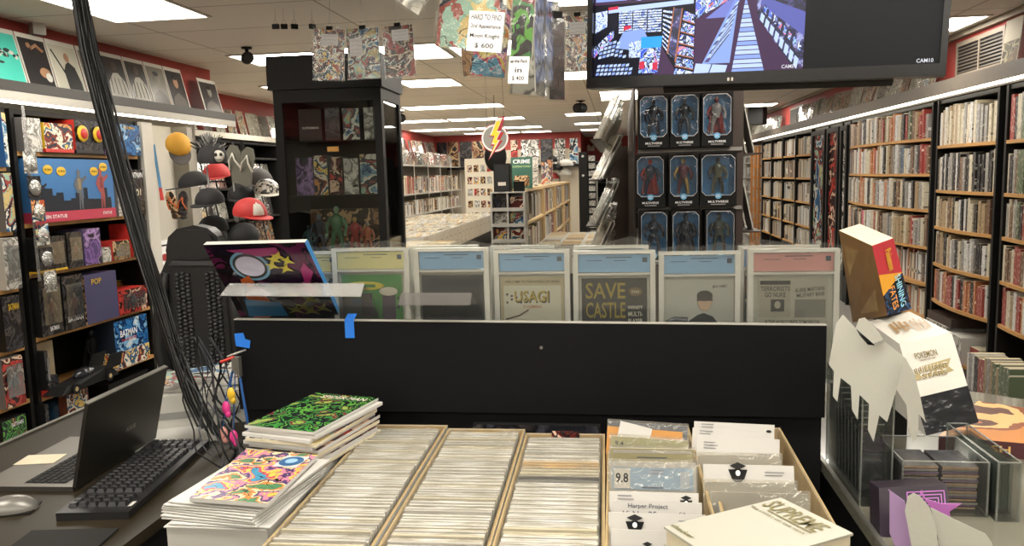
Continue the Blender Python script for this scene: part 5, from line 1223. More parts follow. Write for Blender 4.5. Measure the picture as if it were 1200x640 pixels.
# blue tape
BT = mat('blue_tape', '1d6fd0', .6)
c = at(409, 372, Y=1.878)
o = MB().box(-.012, .012, -.001, -.0003, -.045, .0, BT).hexa([(-.012, -.001, 0), (.012, -.001, 0), (.014, .02, .012), (-.01, .02, .012), (-.012, -.001, .001), (.012, -.001, .001), (.014, .02, .013), (-.01, .02, .013)], BT).build('tape', loc=(c.x, 1.8785, 1.3035))
tag(o, 'strip of blue tape folded over the top edge of the black riser', 'tape')
c = at(290, 400, Y=1.87)
tag(MB().sheet([(-.02, .018), (.004, .02), (.008, .004), (.022, .0), (.018, -.02), (-.018, -.014)], -.0012, -.0002, BT).build('tape', loc=(-.955, 1.8785, c.z)), 'torn piece of blue tape at the left end of the black riser', 'tape')

# comic boxes
def front_box(cx, y0, l, w, label, rz=1.0, h=.279, name='comic_box'):
    t = thing(name, label, 'comic box', (cx, y0, .7705), rz, 'comic boxes on the worktop')
    th = .004; b = MB(); RIM = mat('box_rim', 'a08a62', .8, noise=.2, nscale=40)
    for a in ((-w / 2, w / 2, 0, th), (-w / 2, w / 2, l - th, l), (-w / 2, -w / 2 + th, th, l - th), (w / 2 - th, w / 2, th, l - th)):
        b.box(a[0], a[1], a[2], a[3], 0, h, CWHT, top=RIM)
    b.box(-w / 2 + th, w / 2 - th, th, l - th, 0, .004, CWHT)
    b.build('carton', t)
    i = MB(); e = .0008
    i.box(-w / 2 + th + e, -w / 2 + th + .002, th + e, l - th - e, .005, h - .001, RIM).box(w / 2 - th - .002, w / 2 - th - e, th + e, l - th - e, .005, h - .001, RIM).box(-w / 2 + th + .004, w / 2 - th - .004, l - th - .003, l - th - e, .005, h - .001, RIM)
    i.build('brown_lining', t)
    return t
front_box(-.705, 1.245, .60, .185, 'white long comic box at the left, buried under paper and comics', 1.5)
front_box(-.497, 1.02, .82, .188, 'comic box of white bagged comics right of the paper stack', 1.2)
front_box(-.303, 1.02, .80, .186, 'comic box of white bagged comics in the middle of the row', 1.2)
front_box(-.116, 1.02, .775, .184, 'comic box of bagged comics with yellowed ones, right of the middle', 1.0)
front_box(.068, 1.1, .765, .19, 'comic box holding graded slabs and white cards', .3)
front_box(.262, 1.1, .765, .186, 'right end comic box holding white envelopes and bagged cards', -1.0)
def edge_comic_mesh(m, seed):
    r = random.Random(seed); b = MB(); w = .0795
    b.box(-w, w, -.0040, .0034, 0, .272, m)
    zz = [.2755 + r.uniform(-.002, .004) for _ in range(6)]
    P = [(-w - .003, .01)] + [(w + .003, .01)] + [(w + .003 - i * (2 * w + .006) / 5, zz[i]) for i in range(6)]
    b.sheet(P, -.0048, -.0044, BAGC)
    o = b.build('boarded_comic'); me = o.data; bpy.data.objects.remove(o); return me
BAGC = clear('comic_bag_sleeve', 'f8f6f0', .04, .15, .12, 'dcdcd8', bump=.3, bscale=30)
EM = {k: [edge_comic_mesh(m, s) for s in (1, 2, 3)] for k, m in dict(white=BAGEDGE, grey=BAGEDGE2, cream=BAGEDGE3, orange=mat('yellowed_paper', 'c8a468', .6, noise=.1), black=mat('dark_edge', '2a2826', .4)).items()}
def fill(cx, y0, l, rz, which, plan):
    sn, cs = math.sin(math.radians(rz)), math.cos(math.radians(rz))
    y = .03; n = 0
    while y < l - .02:
        n += 1; col = plan(y / l)
        o = bpy.data.objects.new('boarded_comic', random.choice(EM[col])); C.objects.link(o)
        dx = random.uniform(-.0016, .0016)
        o.location = (cx + dx * cs - y * sn, y0 + dx * sn + y * cs, .7765 + random.uniform(0, .004) + (.004 if random.random() < .1 else 0))
        o.rotation_euler = (math.radians(-2.5), 0, math.radians(rz))
        if col in ('orange', 'black'): tag(o, f'{"yellowed tan" if col == "orange" else "dark-edged"} comic in the {which}, {nth(n)} from front', 'comic', 'filed comics in the ' + which)
        else: tag(o, f'{"white" if col != "cream" else "cream"} bagged comic, {nth(n)} from the front in the {which}', 'comic', ('white' if col != 'cream' else 'cream') + ' filed comics in the ' + which)
        y += random.uniform(.0087, .0096)
fill(-.497, 1.02, .80, 1.2, 'box right of the paper stack', lambda q: random.choice(['white'] * 5 + ['grey'] * 2 + ['cream']))
fill(-.303, 1.02, .78, 1.2, 'middle box of the row', lambda q: random.choice(['white'] * 5 + ['grey'] * 2 + ['cream']))
fill(-.116, 1.02, .75, 1.0, 'box with yellowed comics', lambda q: 'black' if .62 < q < .64 or .70 < q < .713 else ('orange' if .715 < q < .76 else ('cream' if .64 < q < .70 or .3 < q < .34 else random.choice(['white', 'white', 'grey']))))
t_ = MB().box(-.032, .032, -.0015, .0015, 0, .27, BLKM, front=ART['red']).build('comic_card', loc=(-.128, 1.765, .79)); t_.rotation_euler[0] = -.06
tag(t_, 'small dark red card standing up at the back of the yellowed comic box', 'card')

# graded slabs, cards and envelopes in the two right boxes
SLB = mat('slab_label_blue', '8cb8e4', .3); SLY = mat('slab_label_yellow', 'e4dca0', .3); SLP = mat('slab_label_pink', 'dc9c9c', .3)
def slab(name, label, loc, lab, face=None, w=.203, h=.32, d=.022, rx=0, rz=0, deco=None, group=None, bag=True):
    t = thing(name, label, 'graded comic', loc, rz, group, rx=rx)
    f = MB(); r = .013
    for a in ((-w / 2, w / 2, 0, r * .6), (-w / 2, w / 2, h - r * .6, h), (-w / 2, -w / 2 + r, r * .6, h - r * .6), (w / 2 - r, w / 2, r * .6, h - r * .6), (-w / 2 + r, w / 2 - r, h - .062, h - .056)):
        f.box(a[0], a[1], 0, d, a[2], a[3], SLABP)
    f.build('case_frame', t, bevel=.002)
    MB().box(-w / 2 + r + .0005, w / 2 - r - .0005, d * .3, d * .3 + .001, h - .055, h - .01, lab).rect(-.02, .045, h - .0185, h - .0165, d * .3 - .0006, mat('label_ink', '3a4a60', .5)).rect(-.07, -.03, h - .026, h - .0245, d * .3 - .0006, mat('label_ink')).rect(.0, .03, h - .026, h - .0245, d * .3 - .0006, mat('label_ink')).rect(w / 2 - .032, w / 2 - .02, h - .03, h - .018, d * .3 - .0006, mat('label_ink')).build('grade_label', t)
    g = MB().box(-w / 2 + r + .0005, w / 2 - r - .0005, d * .5, d * .5 + .001, r * .6, h - .063, mat('slab_inner', 'bdbbb2', .4)).box(-.082, .082, d * .3, d * .3 + .003, .008, h - .07, WHT, front=face or ART['grey'])
    if deco: deco(g, d * .3 - .0008, h - .07)
    g.build('cover', t)
    MB().box(-w / 2 + r, w / 2 - r, .001, .002, r * .6, h - r * .6, ACR).build('front_pane', t)
    if bag:
        zz = [(-w / 2 - .004, .01), (w / 2 + .004, .01), (w / 2 + .004, h + .01), (w * .25, h + .016 + random.uniform(0, .01)), (0, h + .012), (-w * .25, h + .018), (-w / 2 - .003, h + .008)]
        MB().sheet(zz, -.004, -.0034, BAG).build('sleeve', t)
    return t
def fitslab(px0, px1, pyt, lab, label, face, deco, Y=2.0, rz=0):
    a = at(px0, pyt, Y=Y); b = at(px1, pyt, Y=Y); w = b.x - a.x
    return slab('graded_comic', label, ((a.x + b.x) / 2, Y, 1.121), lab, face, w=w, h=(a.z + b.z) / 2 - 1.121, deco=deco, group='graded comics standing behind the black riser', rz=rz)
GOLD = mat('print_gold', '9c8a2e', .4); PB = mat('print_black', '1b1b1d', .4); PG = mat('print_green', '3d8a3c', .4); PCR = mat('print_cream', 'd3cfbf', .4); PGY = mat('print_grey', 'bcbcb8', .4); NAVY2 = mat('print_navy', '1f2530', .4)
TEALP = mat('print_teal', '7fa8a4', .4); SKIN = mat('print_skin', 'c8a890', .4)
def d1(g, y, H_):
    g.rect(-.082, .082, .15, H_, y + .0003, PG); g.ball((-.02, y - .0002, H_ - .03), (.055, .0004, .012), mat('print_yellow', 'd8c82e'), 16, 6); g.rect(-.05, .01, H_ - .034, H_ - .026, y - .0015, PG)
    for cx, w_, h_ in ((-.015, .03, .05), (.045, .036, .09)): g.rect(cx - w_ / 2, cx + w_ / 2, H_ - .06 - h_, H_ - .05, y, mat('print_plum', '3a2a44'))
    g.ball((.045, y - .0005, H_ - .045), (.026, .0005, .012), PCR, 14, 6); g.tube([(.068, y, H_ - .06), (.08, y, H_ - .075), (.068, y, H_ - .09)], .003, mat('print_plum'), 5)
def d2(g, y, H_):
    g.ball((.01, y, H_ - .09), (.03, .0005, .03), mat('print_dusk', '2f2c44'), 12, 6)
def d3(g, y, H_):
    g.text('WELCOME TO THE WORLD OF USAGI', 0, H_ - .012, .14, .006, y, PB); g.rect(-.074, .074, .05, H_ - .022, y, PCR)
    g.text('USAGI', .0, H_ - .052, .09, .032, y - .001, PB); g.text('USAGI', -.002, H_ - .05, .088, .028, y - .0015, mat('print_mustard', 'b8a23a')); g.text('YOJIMBO', .0, H_ - .078, .05, .01, y - .001, mat('print_rust', 'b06a3a'))
    g.tube([(-.07, y - .001, H_ - .11), (-.035, y - .001, H_ - .1), (-.01, y - .001, H_ - .085)], .0018, mat('print_brown', '5c3a2a'), 5)
    for k in range(10): g.ball((-.065 + .012 * (k % 5), y - .001, H_ - .045 - .013 * (k // 5) - .004 * (k % 3)), (.003, .0004, .003), mat('print_plum'), 6, 4)
    g.sheet([(-.03, .08), (-.01, .12), (.02, .135), (.05, .12), (.06, .08)], y - .0012, y - .0007, TEALP)
def d4(g, y, H_):
    for i, s_ in enumerate(('SAVE', 'CASTLE', 'INFINITY')): g.text(s_, -.022, H_ - .032 - i * .05, .1, .041, y, GOLD)
    g.text('INFINITY', .053, H_ - .075, .036, .008, y, PCR); g.text('MULTI-', .053, H_ - .092, .036, .012, y, PCR); g.text('PLAYER', .053, H_ - .11, .036, .012, y, PCR)
    g.sheet(circ(.018, 20), 0, 0, GOLD) if False else None
    g.ball((.053, y, H_ - .035), (.018, .0005, .012), mat('print_bronze', '6b5a34'), 14, 6); g.text('OO', .053, H_ - .035, .02, .007, y - .001, PCR)
def d5(g, y, H_):
    g.text('got milk?', .05, H_ - .018, .035, .010, y, PB)
    M0 = g.M.copy(); g.M = g.M @ Matrix.Translation((-.004, 0, H_ - .075)) @ Matrix.Diagonal((1.25, 1, 1.25, 1)) @ Matrix.Translation((0, 0, -.17))
    g.sheet([(-.035, .09), (-.03, .12), (-.018, .145), (.0, .158), (.012, .162), (.03, .155), (.045, .135), (.058, .1), (.06, .08), (-.03, .08)], y - .001, y - .0004, NAVY2)
    g.tube([(-.02, y - .001, .145), (-.045, y - .001, .148), (-.068, y - .001, .14)], [.009, .007, .004], NAVY2, 8)
    for k in range(3): g.tube([(-.068, y - .001, .14), (-.08, y - .001, .142 - .006 * k)], .0018, NAVY2, 5)
    g.ball((.014, y - .0012, .185), (.014, .0006, .019), SKIN, 14, 8); g.ball((.014, y - .002, .197), (.0155, .0006, .011), PB, 12, 6); g.rect(-.001, .029, .187, .192, y - .0025, NAVY2)
    g.sheet([(.005, .10), (.012, .118), (.022, .12), (.027, .105), (.018, .098)], y - .0018, y - .0012, PCR); g.M = M0
def d6(g, y, H_):
    BEI = mat('news_beige', 'a8a296', .5)
    g.rect(-.08, -.005, H_ - .1, H_ - .008, y + .0003, BEI)
    M0 = g.M.copy()
    g.rect(-.078, -.006, H_ - .018, H_ - .008, y, PB); g.text('TERRORISTS', -.042, H_ - .028, .07, .012, y, PB); g.text('GO NUKE', -.042, H_ - .043, .05, .012, y, PB); g.rect(-.052, -.02, H_ - .085, H_ - .055, y, PB)
    g.ball((-.036, y - .001, H_ - .068), (.008, .0005, .01), BEI, 10, 6)
    g.text('ALIENS MARTIANS', .04, H_ - .03, .07, .010, y, PB, rot=5); g.text('MILITARY BASE', .042, H_ - .043, .066, .010, y, PB, rot=5); g.rect(.005, .078, H_ - .1, H_ - .055, y, mat('news_grey', '7e7b74', .5))
    g.text('IF THE WORLD ENDS TOMORROW', .0, H_ - .112, .13, .011, y, PB); g.text("IT'S ALL YOUR FAULT.", .0, H_ - .127, .095, .011, y, PB)
SLBK = [(388, 478, 291, SLY, 'graded comic with yellow label and green cover with two mugs', ART['green'], d1), (484, 572, 291, SLB, 'graded comic with a blue label and plain dark navy cover', NAVY2, d2), (578, 667, 293, SLB, 'graded comic titled USAGI on a pale cover', mat('print_tan', 'b9ad90', .4), d3),
        (671, 768, 294, SLB, 'graded comic with gold SAVE CASTLE lettering on black', PB, d4), (772, 868, 295, SLB, 'graded comic with got milk? and a man in a dark suit', PGY, d5), (877, 985, 292, SLP, 'graded comic with pink label and newspaper headlines cover', mat('news_paper', 'b4b0a4', .5), d6)]
for q in SLBK: fitslab(*q[:3], q[3], q[4], q[5], q[6], rz=0)
fitslab(352, 398, 295, SLY, 'graded comic with yellow label mostly hidden behind the colourful picture box', ART['warm'], None, Y=2.06)
for i, (x0, x1) in enumerate(((475, 560), (570, 650), (668, 760), (862, 960))):
    fitslab(x0 + 4, x1, 288, SLB, ['second row graded comic behind the dark navy one', 'second row graded comic behind the USAGI one', 'second row graded comic behind the SAVE CASTLE one', 'second row graded comic behind the newspaper one'][i], ART['cool'], None, Y=2.11)
# colourful picture box leaning forward over the riser
TL, TR2 = at(238, 287, Y=1.80), at(357, 284, Y=1.80); BL, BR2 = at(282, 372, Y=2.0), at(397, 369, Y=2.0)
ext = 1.6
BLb = TL + (BL - TL) * ext; BRb = TR2 + (BR2 - TR2) * ext
dn = Vector((0.0, .018, .006))
t = thing('picture_box', 'colourful glossy picture box with a white ring and orange shape, blue side', 'box', (0, 0, 0))
BLUE_S = mat('side_blue', '2f7fc0', .35); ORG = mat('print_orange', 'd0662a', .35); MAG = mat('print_magenta', '9c2a6a', .35)
b_ = MB(); b_.add([BLb, BRb, BRb + dn, BLb + dn, TL, TR2, TR2 + dn, TL + dn], [(0, 3, 2, 1), (2, 3, 7, 6), (3, 0, 4, 7)], BLUE_S)
b_.add([TL, TR2, TR2 + dn, TL + dn], [(0, 1, 2, 3)], WHT); b_.add([BRb, BRb + dn, TR2 + dn, TR2], [(0, 1, 2, 3)], BLUE_S); b_.add([BLb, BRb, TR2, TL], [(0, 1, 2, 3)], art('glossy_dark_print', ['1c1626', '2c1630', '5a2044', '241a20', '14101a', '341a2c'], 14, .03, .12))
b_.build('box_body', t)
U = (TR2 - TL).normalized(); V = (TL - BL).normalized(); Nn = U.cross(V).normalized()
def onface(u, v, k=.0012): return BL + (BR2 - BL) * u + (TL - BL) * v + (TR2 - TL - (BR2 - BL)) * u * v + Nn * k
b_ = MB()
def fp(P, m, k): b_.add([onface(u, v, k) for u, v in P], [tuple(range(len(P)))], m)
cir = lambda cu, cv, ru, rv, n=28: [(cu + ru * math.cos(2 * PI * i / n), cv + rv * math.sin(2 * PI * i / n)) for i in range(n)]
fp(cir(.36, .72, .19, .19), mat('print_pale_blue', '6fa0c0', .3), .0012); fp(cir(.36, .72, .165, .16), PB, .0016); fp(cir(.36, .72, .14, .13), mat('print_lilac', 'c4c0d8', .3), .002)
fp([(.2, .55), (.3, .6), (.42, .1), (.3, .0), (.14, .0)], ORG, .0024); fp([(.1, .02), (.5, .02), (.48, .22), (.14, .28)], mat('print_sea', '2f86c0', .3), .0028)
for a, b2 in ((.62, .8), (.7, .68), (.58, .72), (.68, .84), (.75, .78)): fp([(a - .05, b2 - .05), (a + .01, b2 - .02), (a + .07, b2 - .03), (a + .03, b2 + .02), (a + .04, b2 + .07), (a - .01, b2 + .03), (a - .06, b2 + .03), (a - .02, b2)], mat('print_lemon', 'cfc23a', .3), .003 + a * .001)
for a, b2 in ((.7, .15), (.8, .25), (.6, .1), (.88, .12), (.75, .08)): fp([(a - .08, b2 - .04), (a, b2 - .02), (a + .08, b2 - .05), (a + .03, b2 + .02), (a + .05, b2 + .08), (a - .01, b2 + .03), (a - .08, b2 + .05), (a - .03, b2)], mat('print_olive', '8a8434', .3), .003 + a * .001)
fp([(.2, .93), (.7, .95), (.72, .86), (.5, .84), (.3, .88)], MAG, .0012); fp([(.88, .5), (.95, .62), (.9, .75), (.84, .66), (.82, .5), (.7, .42), (.72, .34), (.86, .4)], MAG, .0014)
b_.build('printed_art', t)
# acrylic sign holders
def bent(label, P4, Y, drop_, mw):
    a, b, c, d = [at(x, y, Y=Y + dy) for x, y, dy in P4]
    t = thing('sign_holder', label, 'sign holder', (0, 0, 0), group=None)
    k = Vector((0, 0, -.002))
    MB().hexa([tuple(v + k) for v in (d, c, b, a)] + [tuple(v) for v in (d, c, b, a)], mw).build('lip', t)
    e = [a, b, b + Vector((.02, .05, -drop_)), a + Vector((.02, .05, -drop_))]; n = Vector((0, .002, 0))
    MB().hexa([tuple(v) for v in (e[3], e[2], e[2] + n, e[3] + n, e[0], e[1], e[1] + n, e[0] + n)], ACR).build('leg_plate', t)
bent('long clear acrylic sign holder in front of the colourful picture box', [(269, 332, .03), (427, 332, .03), (423, 347, -.02), (258, 346, -.02)], 1.85, .10, clear('acrylic_white', 'ffffff', .12, .12, .28, 'e8e8e4'))
bent('short clear acrylic sign holder in front of the navy graded comic', [(470, 343, .03), (553, 343, .03), (551, 357, -.01), (467, 357, -.01)], 1.85, .07, clear('acrylic_smoke', 'f0f0f0', .08, .1, .12, 'c0bcb8'))

# contents of the two right boxes
def stand_card(name, label, cat, px0, px1, pyt, Ztop, m, group, lean=-18, th=.002, h=.25, deco=None, bag=False, rz=0, roll=0, edge=WHT):
    a = at(px0, pyt, Z=Ztop); b = at(px1, pyt, Z=Ztop); c = (a + b) / 2; w = min((b - a).length, .171)
    h = min(h, (Ztop - .776) / math.cos(math.radians(lean)))
    t = thing(name, label, cat, tuple(c), rz, group, rx=lean, ry=roll)
    b_ = MB().box(-w / 2, w / 2, 0, th, -h, 0, edge, front=m)
    if deco: deco(b_, w)
    b_.build('card', t)
    if bag: MB().box(-w / 2 - .003, w / 2 + .003, -.002, -.0014, -h, .006, BAGC).build('sleeve', t)
    return t
gB = 'graded comics and cards in the slab box'; gE = 'envelopes and cards in the right end box'
def crest(b, x, z, s=1.0, y=-.0012):
    b.ball((x, y, z), (.009 * s, .0004, .011 * s), INK, 12, 8); b.ball((x, y - .0005, z + .002 * s), (.0045 * s, .0004, .005 * s), WINK, 10, 6)
    b.sheet([(x - .016 * s, z + .008 * s), (x - .008 * s, z - .004 * s), (x, z - .018 * s), (x + .008 * s, z - .004 * s), (x + .016 * s, z + .008 * s), (x + .01 * s, z - .008 * s), (x, z - .012 * s), (x - .01 * s, z - .008 * s)], y - .0006, y - .0001, INK)
    b.sheet([(x - .014 * s, z + .014 * s), (x - .006 * s, z + .01 * s), (x + .006 * s, z + .01 * s), (x + .014 * s, z + .014 * s), (x, z + .02 * s)], y - .0004, y, INK)
def lines(b, x, z, n, w=.03, y=-.0012):
    for i in range(n): b.rect(x - w / 2, x + w / 2 * random.uniform(.5, 1), z - i * .006, z - i * .006 + .0018, y, mat('print_faint', '7c7c80', .5))
stand_card('plastic_case', 'blue-edged plastic case at the very back of the slab box', 'case', 713, 806, 497, 1.10, mat('case_blue', '2c4468', .3), gB, -12, .006, edge=mat('case_blue'), bag=True, roll=3)
stand_card('envelope', 'orange manila envelope at the back of the slab box', 'envelope', 712, 800, 503, 1.095, mat('manila', 'c08a4a', .6), gB, -14, .004, roll=4, edge=mat('manila'))
stand_card('loose_sheet', 'white sheet sticking up askew at the back of the slab box', 'paper', 727, 765, 498, 1.105, PAPER, gB, -14, .001, roll=14)
stand_card('graded_comic', 'graded comic with pale green label near the back of the slab box', 'graded comic', 716, 806, 514, 1.09, mat('label_pale_green', 'b8b878', .3), gB, -12, .008, deco=lambda b, w: b.text('9.4', -w / 2 + .018, -.014, .018, .010, -.0014, PB), bag=True, roll=3)
stand_card('graded_comic', 'graded comic with yellow label behind the blue one in the slab box', 'graded comic', 716, 812, 526, 1.09, mat('label_dull_yellow', 'b5ac52', .3), gB, -10, .008, deco=lambda b, w: (b.rect(-w / 2 + .004, w / 2 - .004, -.009, -.003, -.0012, PAPER), b.rect(-.03, .03, -.019, -.0165, -.0014, PB)), bag=True)
def d98(b, w):
    b.rect(-w / 2 + .006, w / 2 - .006, -.052, -.010, -.0012, SLB); b.rect(-w / 2 + .009, -w / 2 + .04, -.05, -.012, -.0018, PAPER); b.text('9.8', -w / 2 + .0245, -.030, .024, .018, -.0024, PB)
    b.rect(w / 2 - .030, w / 2 - .012, -.048, -.016, -.0018, mat('label_grey2', 'a8b4c0', .3)); lines(b, .01, -.016, 2, .03, -.0018); b.rect(-.02, .02, -.049, -.046, -.0018, mat('label_ink'))
stand_card('graded_comic', 'graded comic with blue 9.8 label facing up in the slab box', 'graded comic', 714, 815, 542, 1.09, mat('slab_grey_face', 'c0c2c4', .3), gB, -16, .012, deco=d98, bag=True)
stand_card('white_card', 'white card with a small crest at its right, under the 9.8 label', 'card', 714, 818, 577, 1.075, PAPER, gB, -14, .002, deco=lambda b, w: (crest(b, w / 2 - .022, -.018, .7), lines(b, -w / 2 + .03, -.008, 2)))
stand_card('white_card', 'card with two lines of handwriting in the slab box', 'card', 717, 822, 588, 1.07, mat('paper_grey', 'bfbdb8', .55), gB, -14, .002, deco=lambda b, w: (b.text('Harper Project', -.015, -.009, .07, .010, -.0012, mat('pen_grey', '55555c', .5)), b.text('Vi No. 25', -.03, -.022, .06, .010, -.0012, mat('pen_grey')), b.text('CA', .045, -.02, .012, .006, -.0012, mat('pen_grey'))))
stand_card('white_card', 'white card with a black crest at its left in the slab box', 'card', 713, 826, 602, 1.07, PAPER, gB, -14, .002, deco=lambda b, w: (crest(b, -w / 2 + .045, -.022, 1.0), lines(b, w / 2 - .03, -.012, 1)))
stand_card('white_card', 'blank white card at the very front of the slab box', 'card', 716, 830, 622, 1.065, PAPER, gB, -14, .002, deco=lambda b, w: crest(b, -.02, -.03, .6))
def flags(b, w):
    lines(b, -w / 2 + .03, -.006, 2, .03)
    for k in range(3): b.ball((w / 2 - .012, -.0012, -.014 - k * .008), (.006, .0004, .003), INK, 10, 5)
stand_card('envelope', 'white envelope with black marks at the back of the right end box', 'envelope', 813, 908, 496, 1.10, PAPER, gE, -12, .002, deco=flags, roll=2)
stand_card('envelope', 'second white envelope tilted before the rearmost in the right end box', 'envelope', 812, 906, 505, 1.09, PAPER, gE, -14, .002, deco=flags, roll=4)
stand_card('envelope', 'wide white envelope with a small printed line, third in the right end box', 'envelope', 813, 917, 512, 1.09, PAPER, gE, -14, .002, deco=lambda b, w: (lines(b, -w / 2 + .03, -.016, 3), lines(b, w / 2 - .03, -.034, 1)), roll=3)
GLS = clear('crumpled_bag', 'f6f6f4', .35, .08, .35, 'dcdad2', bump=1.0, bscale=40)
stand_card('bagged_cards', 'shiny crumpled plastic bag of cards in the right end box', 'bag', 818, 914, 534, 1.07, PAPER, gE, -12, .004, bag=True)
stand_card('white_card', 'white card with a black crest in the right end box', 'card', 822, 932, 545, 1.08, PAPER, gE, -14, .002, deco=lambda b, w: (crest(b, -.02, -.018, 1.15), lines(b, w / 2 - .035, -.014, 2, .04)))
stand_card('bagged_cards', 'glossy bag of white cards before the crest card in the right end box', 'bag', 826, 932, 566, 1.065, mat('bag_white', 'b8b6b0', .2), gE, -14, .004, bag=True)
stand_card('bagged_cards', 'grey-white bagged card nearest the white hardcover book', 'bag', 832, 948, 578, 1.065, mat('bag_grey', 'a8a69e', .3), gE, -14, .004, bag=True)
# white hardcover on top
Z1 = 1.12
A = at(778, 617, Z=Z1); B = at(915, 583, Z=Z1); D = at(1000, 625, Z=Z1); E_ = A + (D - B)
t = thing('hardcover_book', 'large white hardcover with gold SUPREME lettering lying on the right boxes', 'book', (0, 0, 0))
dz = Vector((0, 0, -.032)); ins = lambda p: p + ((A + B + D + E_) / 4 - p) * .03
BKW = mat('book_ivory', 'a6a496', .45)
MB().hexa([tuple(v + dz * .12) for v in (A, E_, D, B)] + [tuple(v) for v in (A, E_, D, B)], BKW).hexa([tuple(v + dz) for v in (A, E_, D, B)] + [tuple(v + dz * .88) for v in (A, E_, D, B)], BKW).build('cover', t)
MB().hexa([tuple(ins(v) + dz * .875) for v in (A, E_, D, B)] + [tuple(ins(v) + dz * .125) for v in (A, E_, D, B)], CREAM).build('pages', t)
u = (D - B).normalized(); v = Vector((0, 0, 1)).cross(u)
M_ = Matrix((u, v, Vector((0, 0, 1)))).transposed().to_4x4(); M_.translation = B
ln = (D - B).length; GD = mat('gold_foil', '6e6432', .4, .2)
MB(M_).text('SUPREME', ln * .44, -.032, ln * .76, .036, .0012, GD, flat=True).add([(ln * .2, -.056, .001), (ln * .82, -.056, .001), (ln * .82, -.0525, .001), (ln * .2, -.0525, .001)], [(0, 1, 2, 3)], GD).build('title', t)
MB(M_).text('THE STORY OF THE YEAR', ln * .42, -.066, ln * .78, .006, .0012, GD, flat=True).build('subtitle', t)
MB(M_).text('checker', ln * .2, -.215, .05, .010, .0012, GD, flat=True).build('publisher_mark', t)

# paper and comics on the left box
for k in range(9):
    a = MB().box(-.095, .095, -.125, .125, 0, .0022, PAPER).build('paper_sheet', loc=(-.705 + random.uniform(-.008, .008), 1.365 + k * .002, 1.0505 + k * .0042))
    a.rotation_euler[2] = math.radians(-3 + random.uniform(-4, 4) - k * .8)
    tag(a, f'white backing sheet in the fanned pile under the colourful comic, {nth(k+1)} from the bottom', 'paper', 'white sheets on the left box')
def flat_comic(label, corners, z, m, th=.006, edge=PAPER, deco=None, name='comic_book', cat='comic', group=None):
    pts = [at(x, y, Z=z) for x, y in corners]      # near-left, near-right, far-right, far-left
    t = thing(name, label, cat, tuple(pts[0]), 0, group)
    o = pts[0]; q = [p - o for p in pts]
    MB().hexa([(p.x, p.y, -th) for p in q] + [(p.x, p.y, 0) for p in q], edge, top=m).build('comic', t)
    u = (q[1] - q[0]); v = (q[3] - q[0])
    if deco:
        M_ = Matrix((u.normalized(), Vector((0, 0, 1)).cross(u.normalized()), Vector((0, 0, 1)))).transposed().to_4x4()
        b = MB(M_); deco(b, u.length, v.length); b.build('printed_marks', t)
    return t, pts
# stack with green cover
for k in range(9):
    z = 1.052 + k * .0085
    dx = random.uniform(-.008, .008)
    m = [PAPER, ART['warm'], PAPER, ART['brown'], ART['red'], PAPER, ART['cool'], PAPER, PAPER][k]
    o = MB().box(-.087, .087, -.13, .13, 0, .0075, PAPER if k % 3 else CREAM, top=m).build('comic_book', loc=(-.69 + dx + k * .001, 1.665 + random.uniform(-.006, .006), z)); o.rotation_euler[2] = math.radians(-12 + random.uniform(-3, 3))
    tag(o, f'comic in the stack under the green-covered one, {nth(k+1)} from the bottom', 'comic', 'stack of comics on the left box')
o = MB().box(-.087, .087, -.132, .132, 0, .006, PAPER, top=ARTF['green']).build('comic_book', loc=(-.685, 1.665, 1.1295)); o.rotation_euler[2] = math.radians(-13)
b_ = MB(); b_.text('SPIDER-MAN', .01, .104, .12, .022, .0075, PCR, flat=True).build('title', o)
o['label'] = 'green-covered comic on top of the stack at the left'; o['category'] = 'comic'
def marks(b, w, h):
    b.add([(w * .45, h * .66, .0012), (w * .78, h * .66, .0012), (w * .78, h * .9, .0012), (w * .45, h * .9, .0012)], [(0, 1, 2, 3)], PAPER)
    n = 22
    b.add([(w * .615 + .024 * math.cos(2 * PI * k / n), h * .78 + .026 * math.sin(2 * PI * k / n), .0018) for k in range(n)], [tuple(range(n))], mat('seal_blue', '2a5a88', .4))
    b.add([(w * .615 + .012 * math.cos(2 * PI * k / n), h * .78 + .013 * math.sin(2 * PI * k / n), .0024) for k in range(n)], [tuple(range(n))], mat('seal_pale', '8ab0cc', .4))
flat_comic('bright pink, yellow and blue comic with a round blue seal on the paper pile', [(222, 583), (313, 590), (372, 533), (288, 527)], 1.10, ARTF['bright'], .008, deco=marks)
C.objects[-1].name = 'round_seal'

# ================================================================ LEFT COUNTER
GC = mat('dark_glass_top', '2a2419', .35, noise=.3, nscale=9, spec=.15)
t = thing('glass_counter', 'dark glass-topped counter under the laptop and keyboard', 'counter', (-1.42, 1.0, 0))
MB().box(-.285, .435, -.3, 1.78, .915, .94, GC).build('counter_top', t)
MB().box(-.275, .42, -.29, 1.77, .001, .914, BLKM).build('counter_body', t)
MB().box(-.30, -.2855, -.3, 1.78, .905, .946, mat('rail_metal', '6f6c64', .4, .6)).build('metal_rail', t)
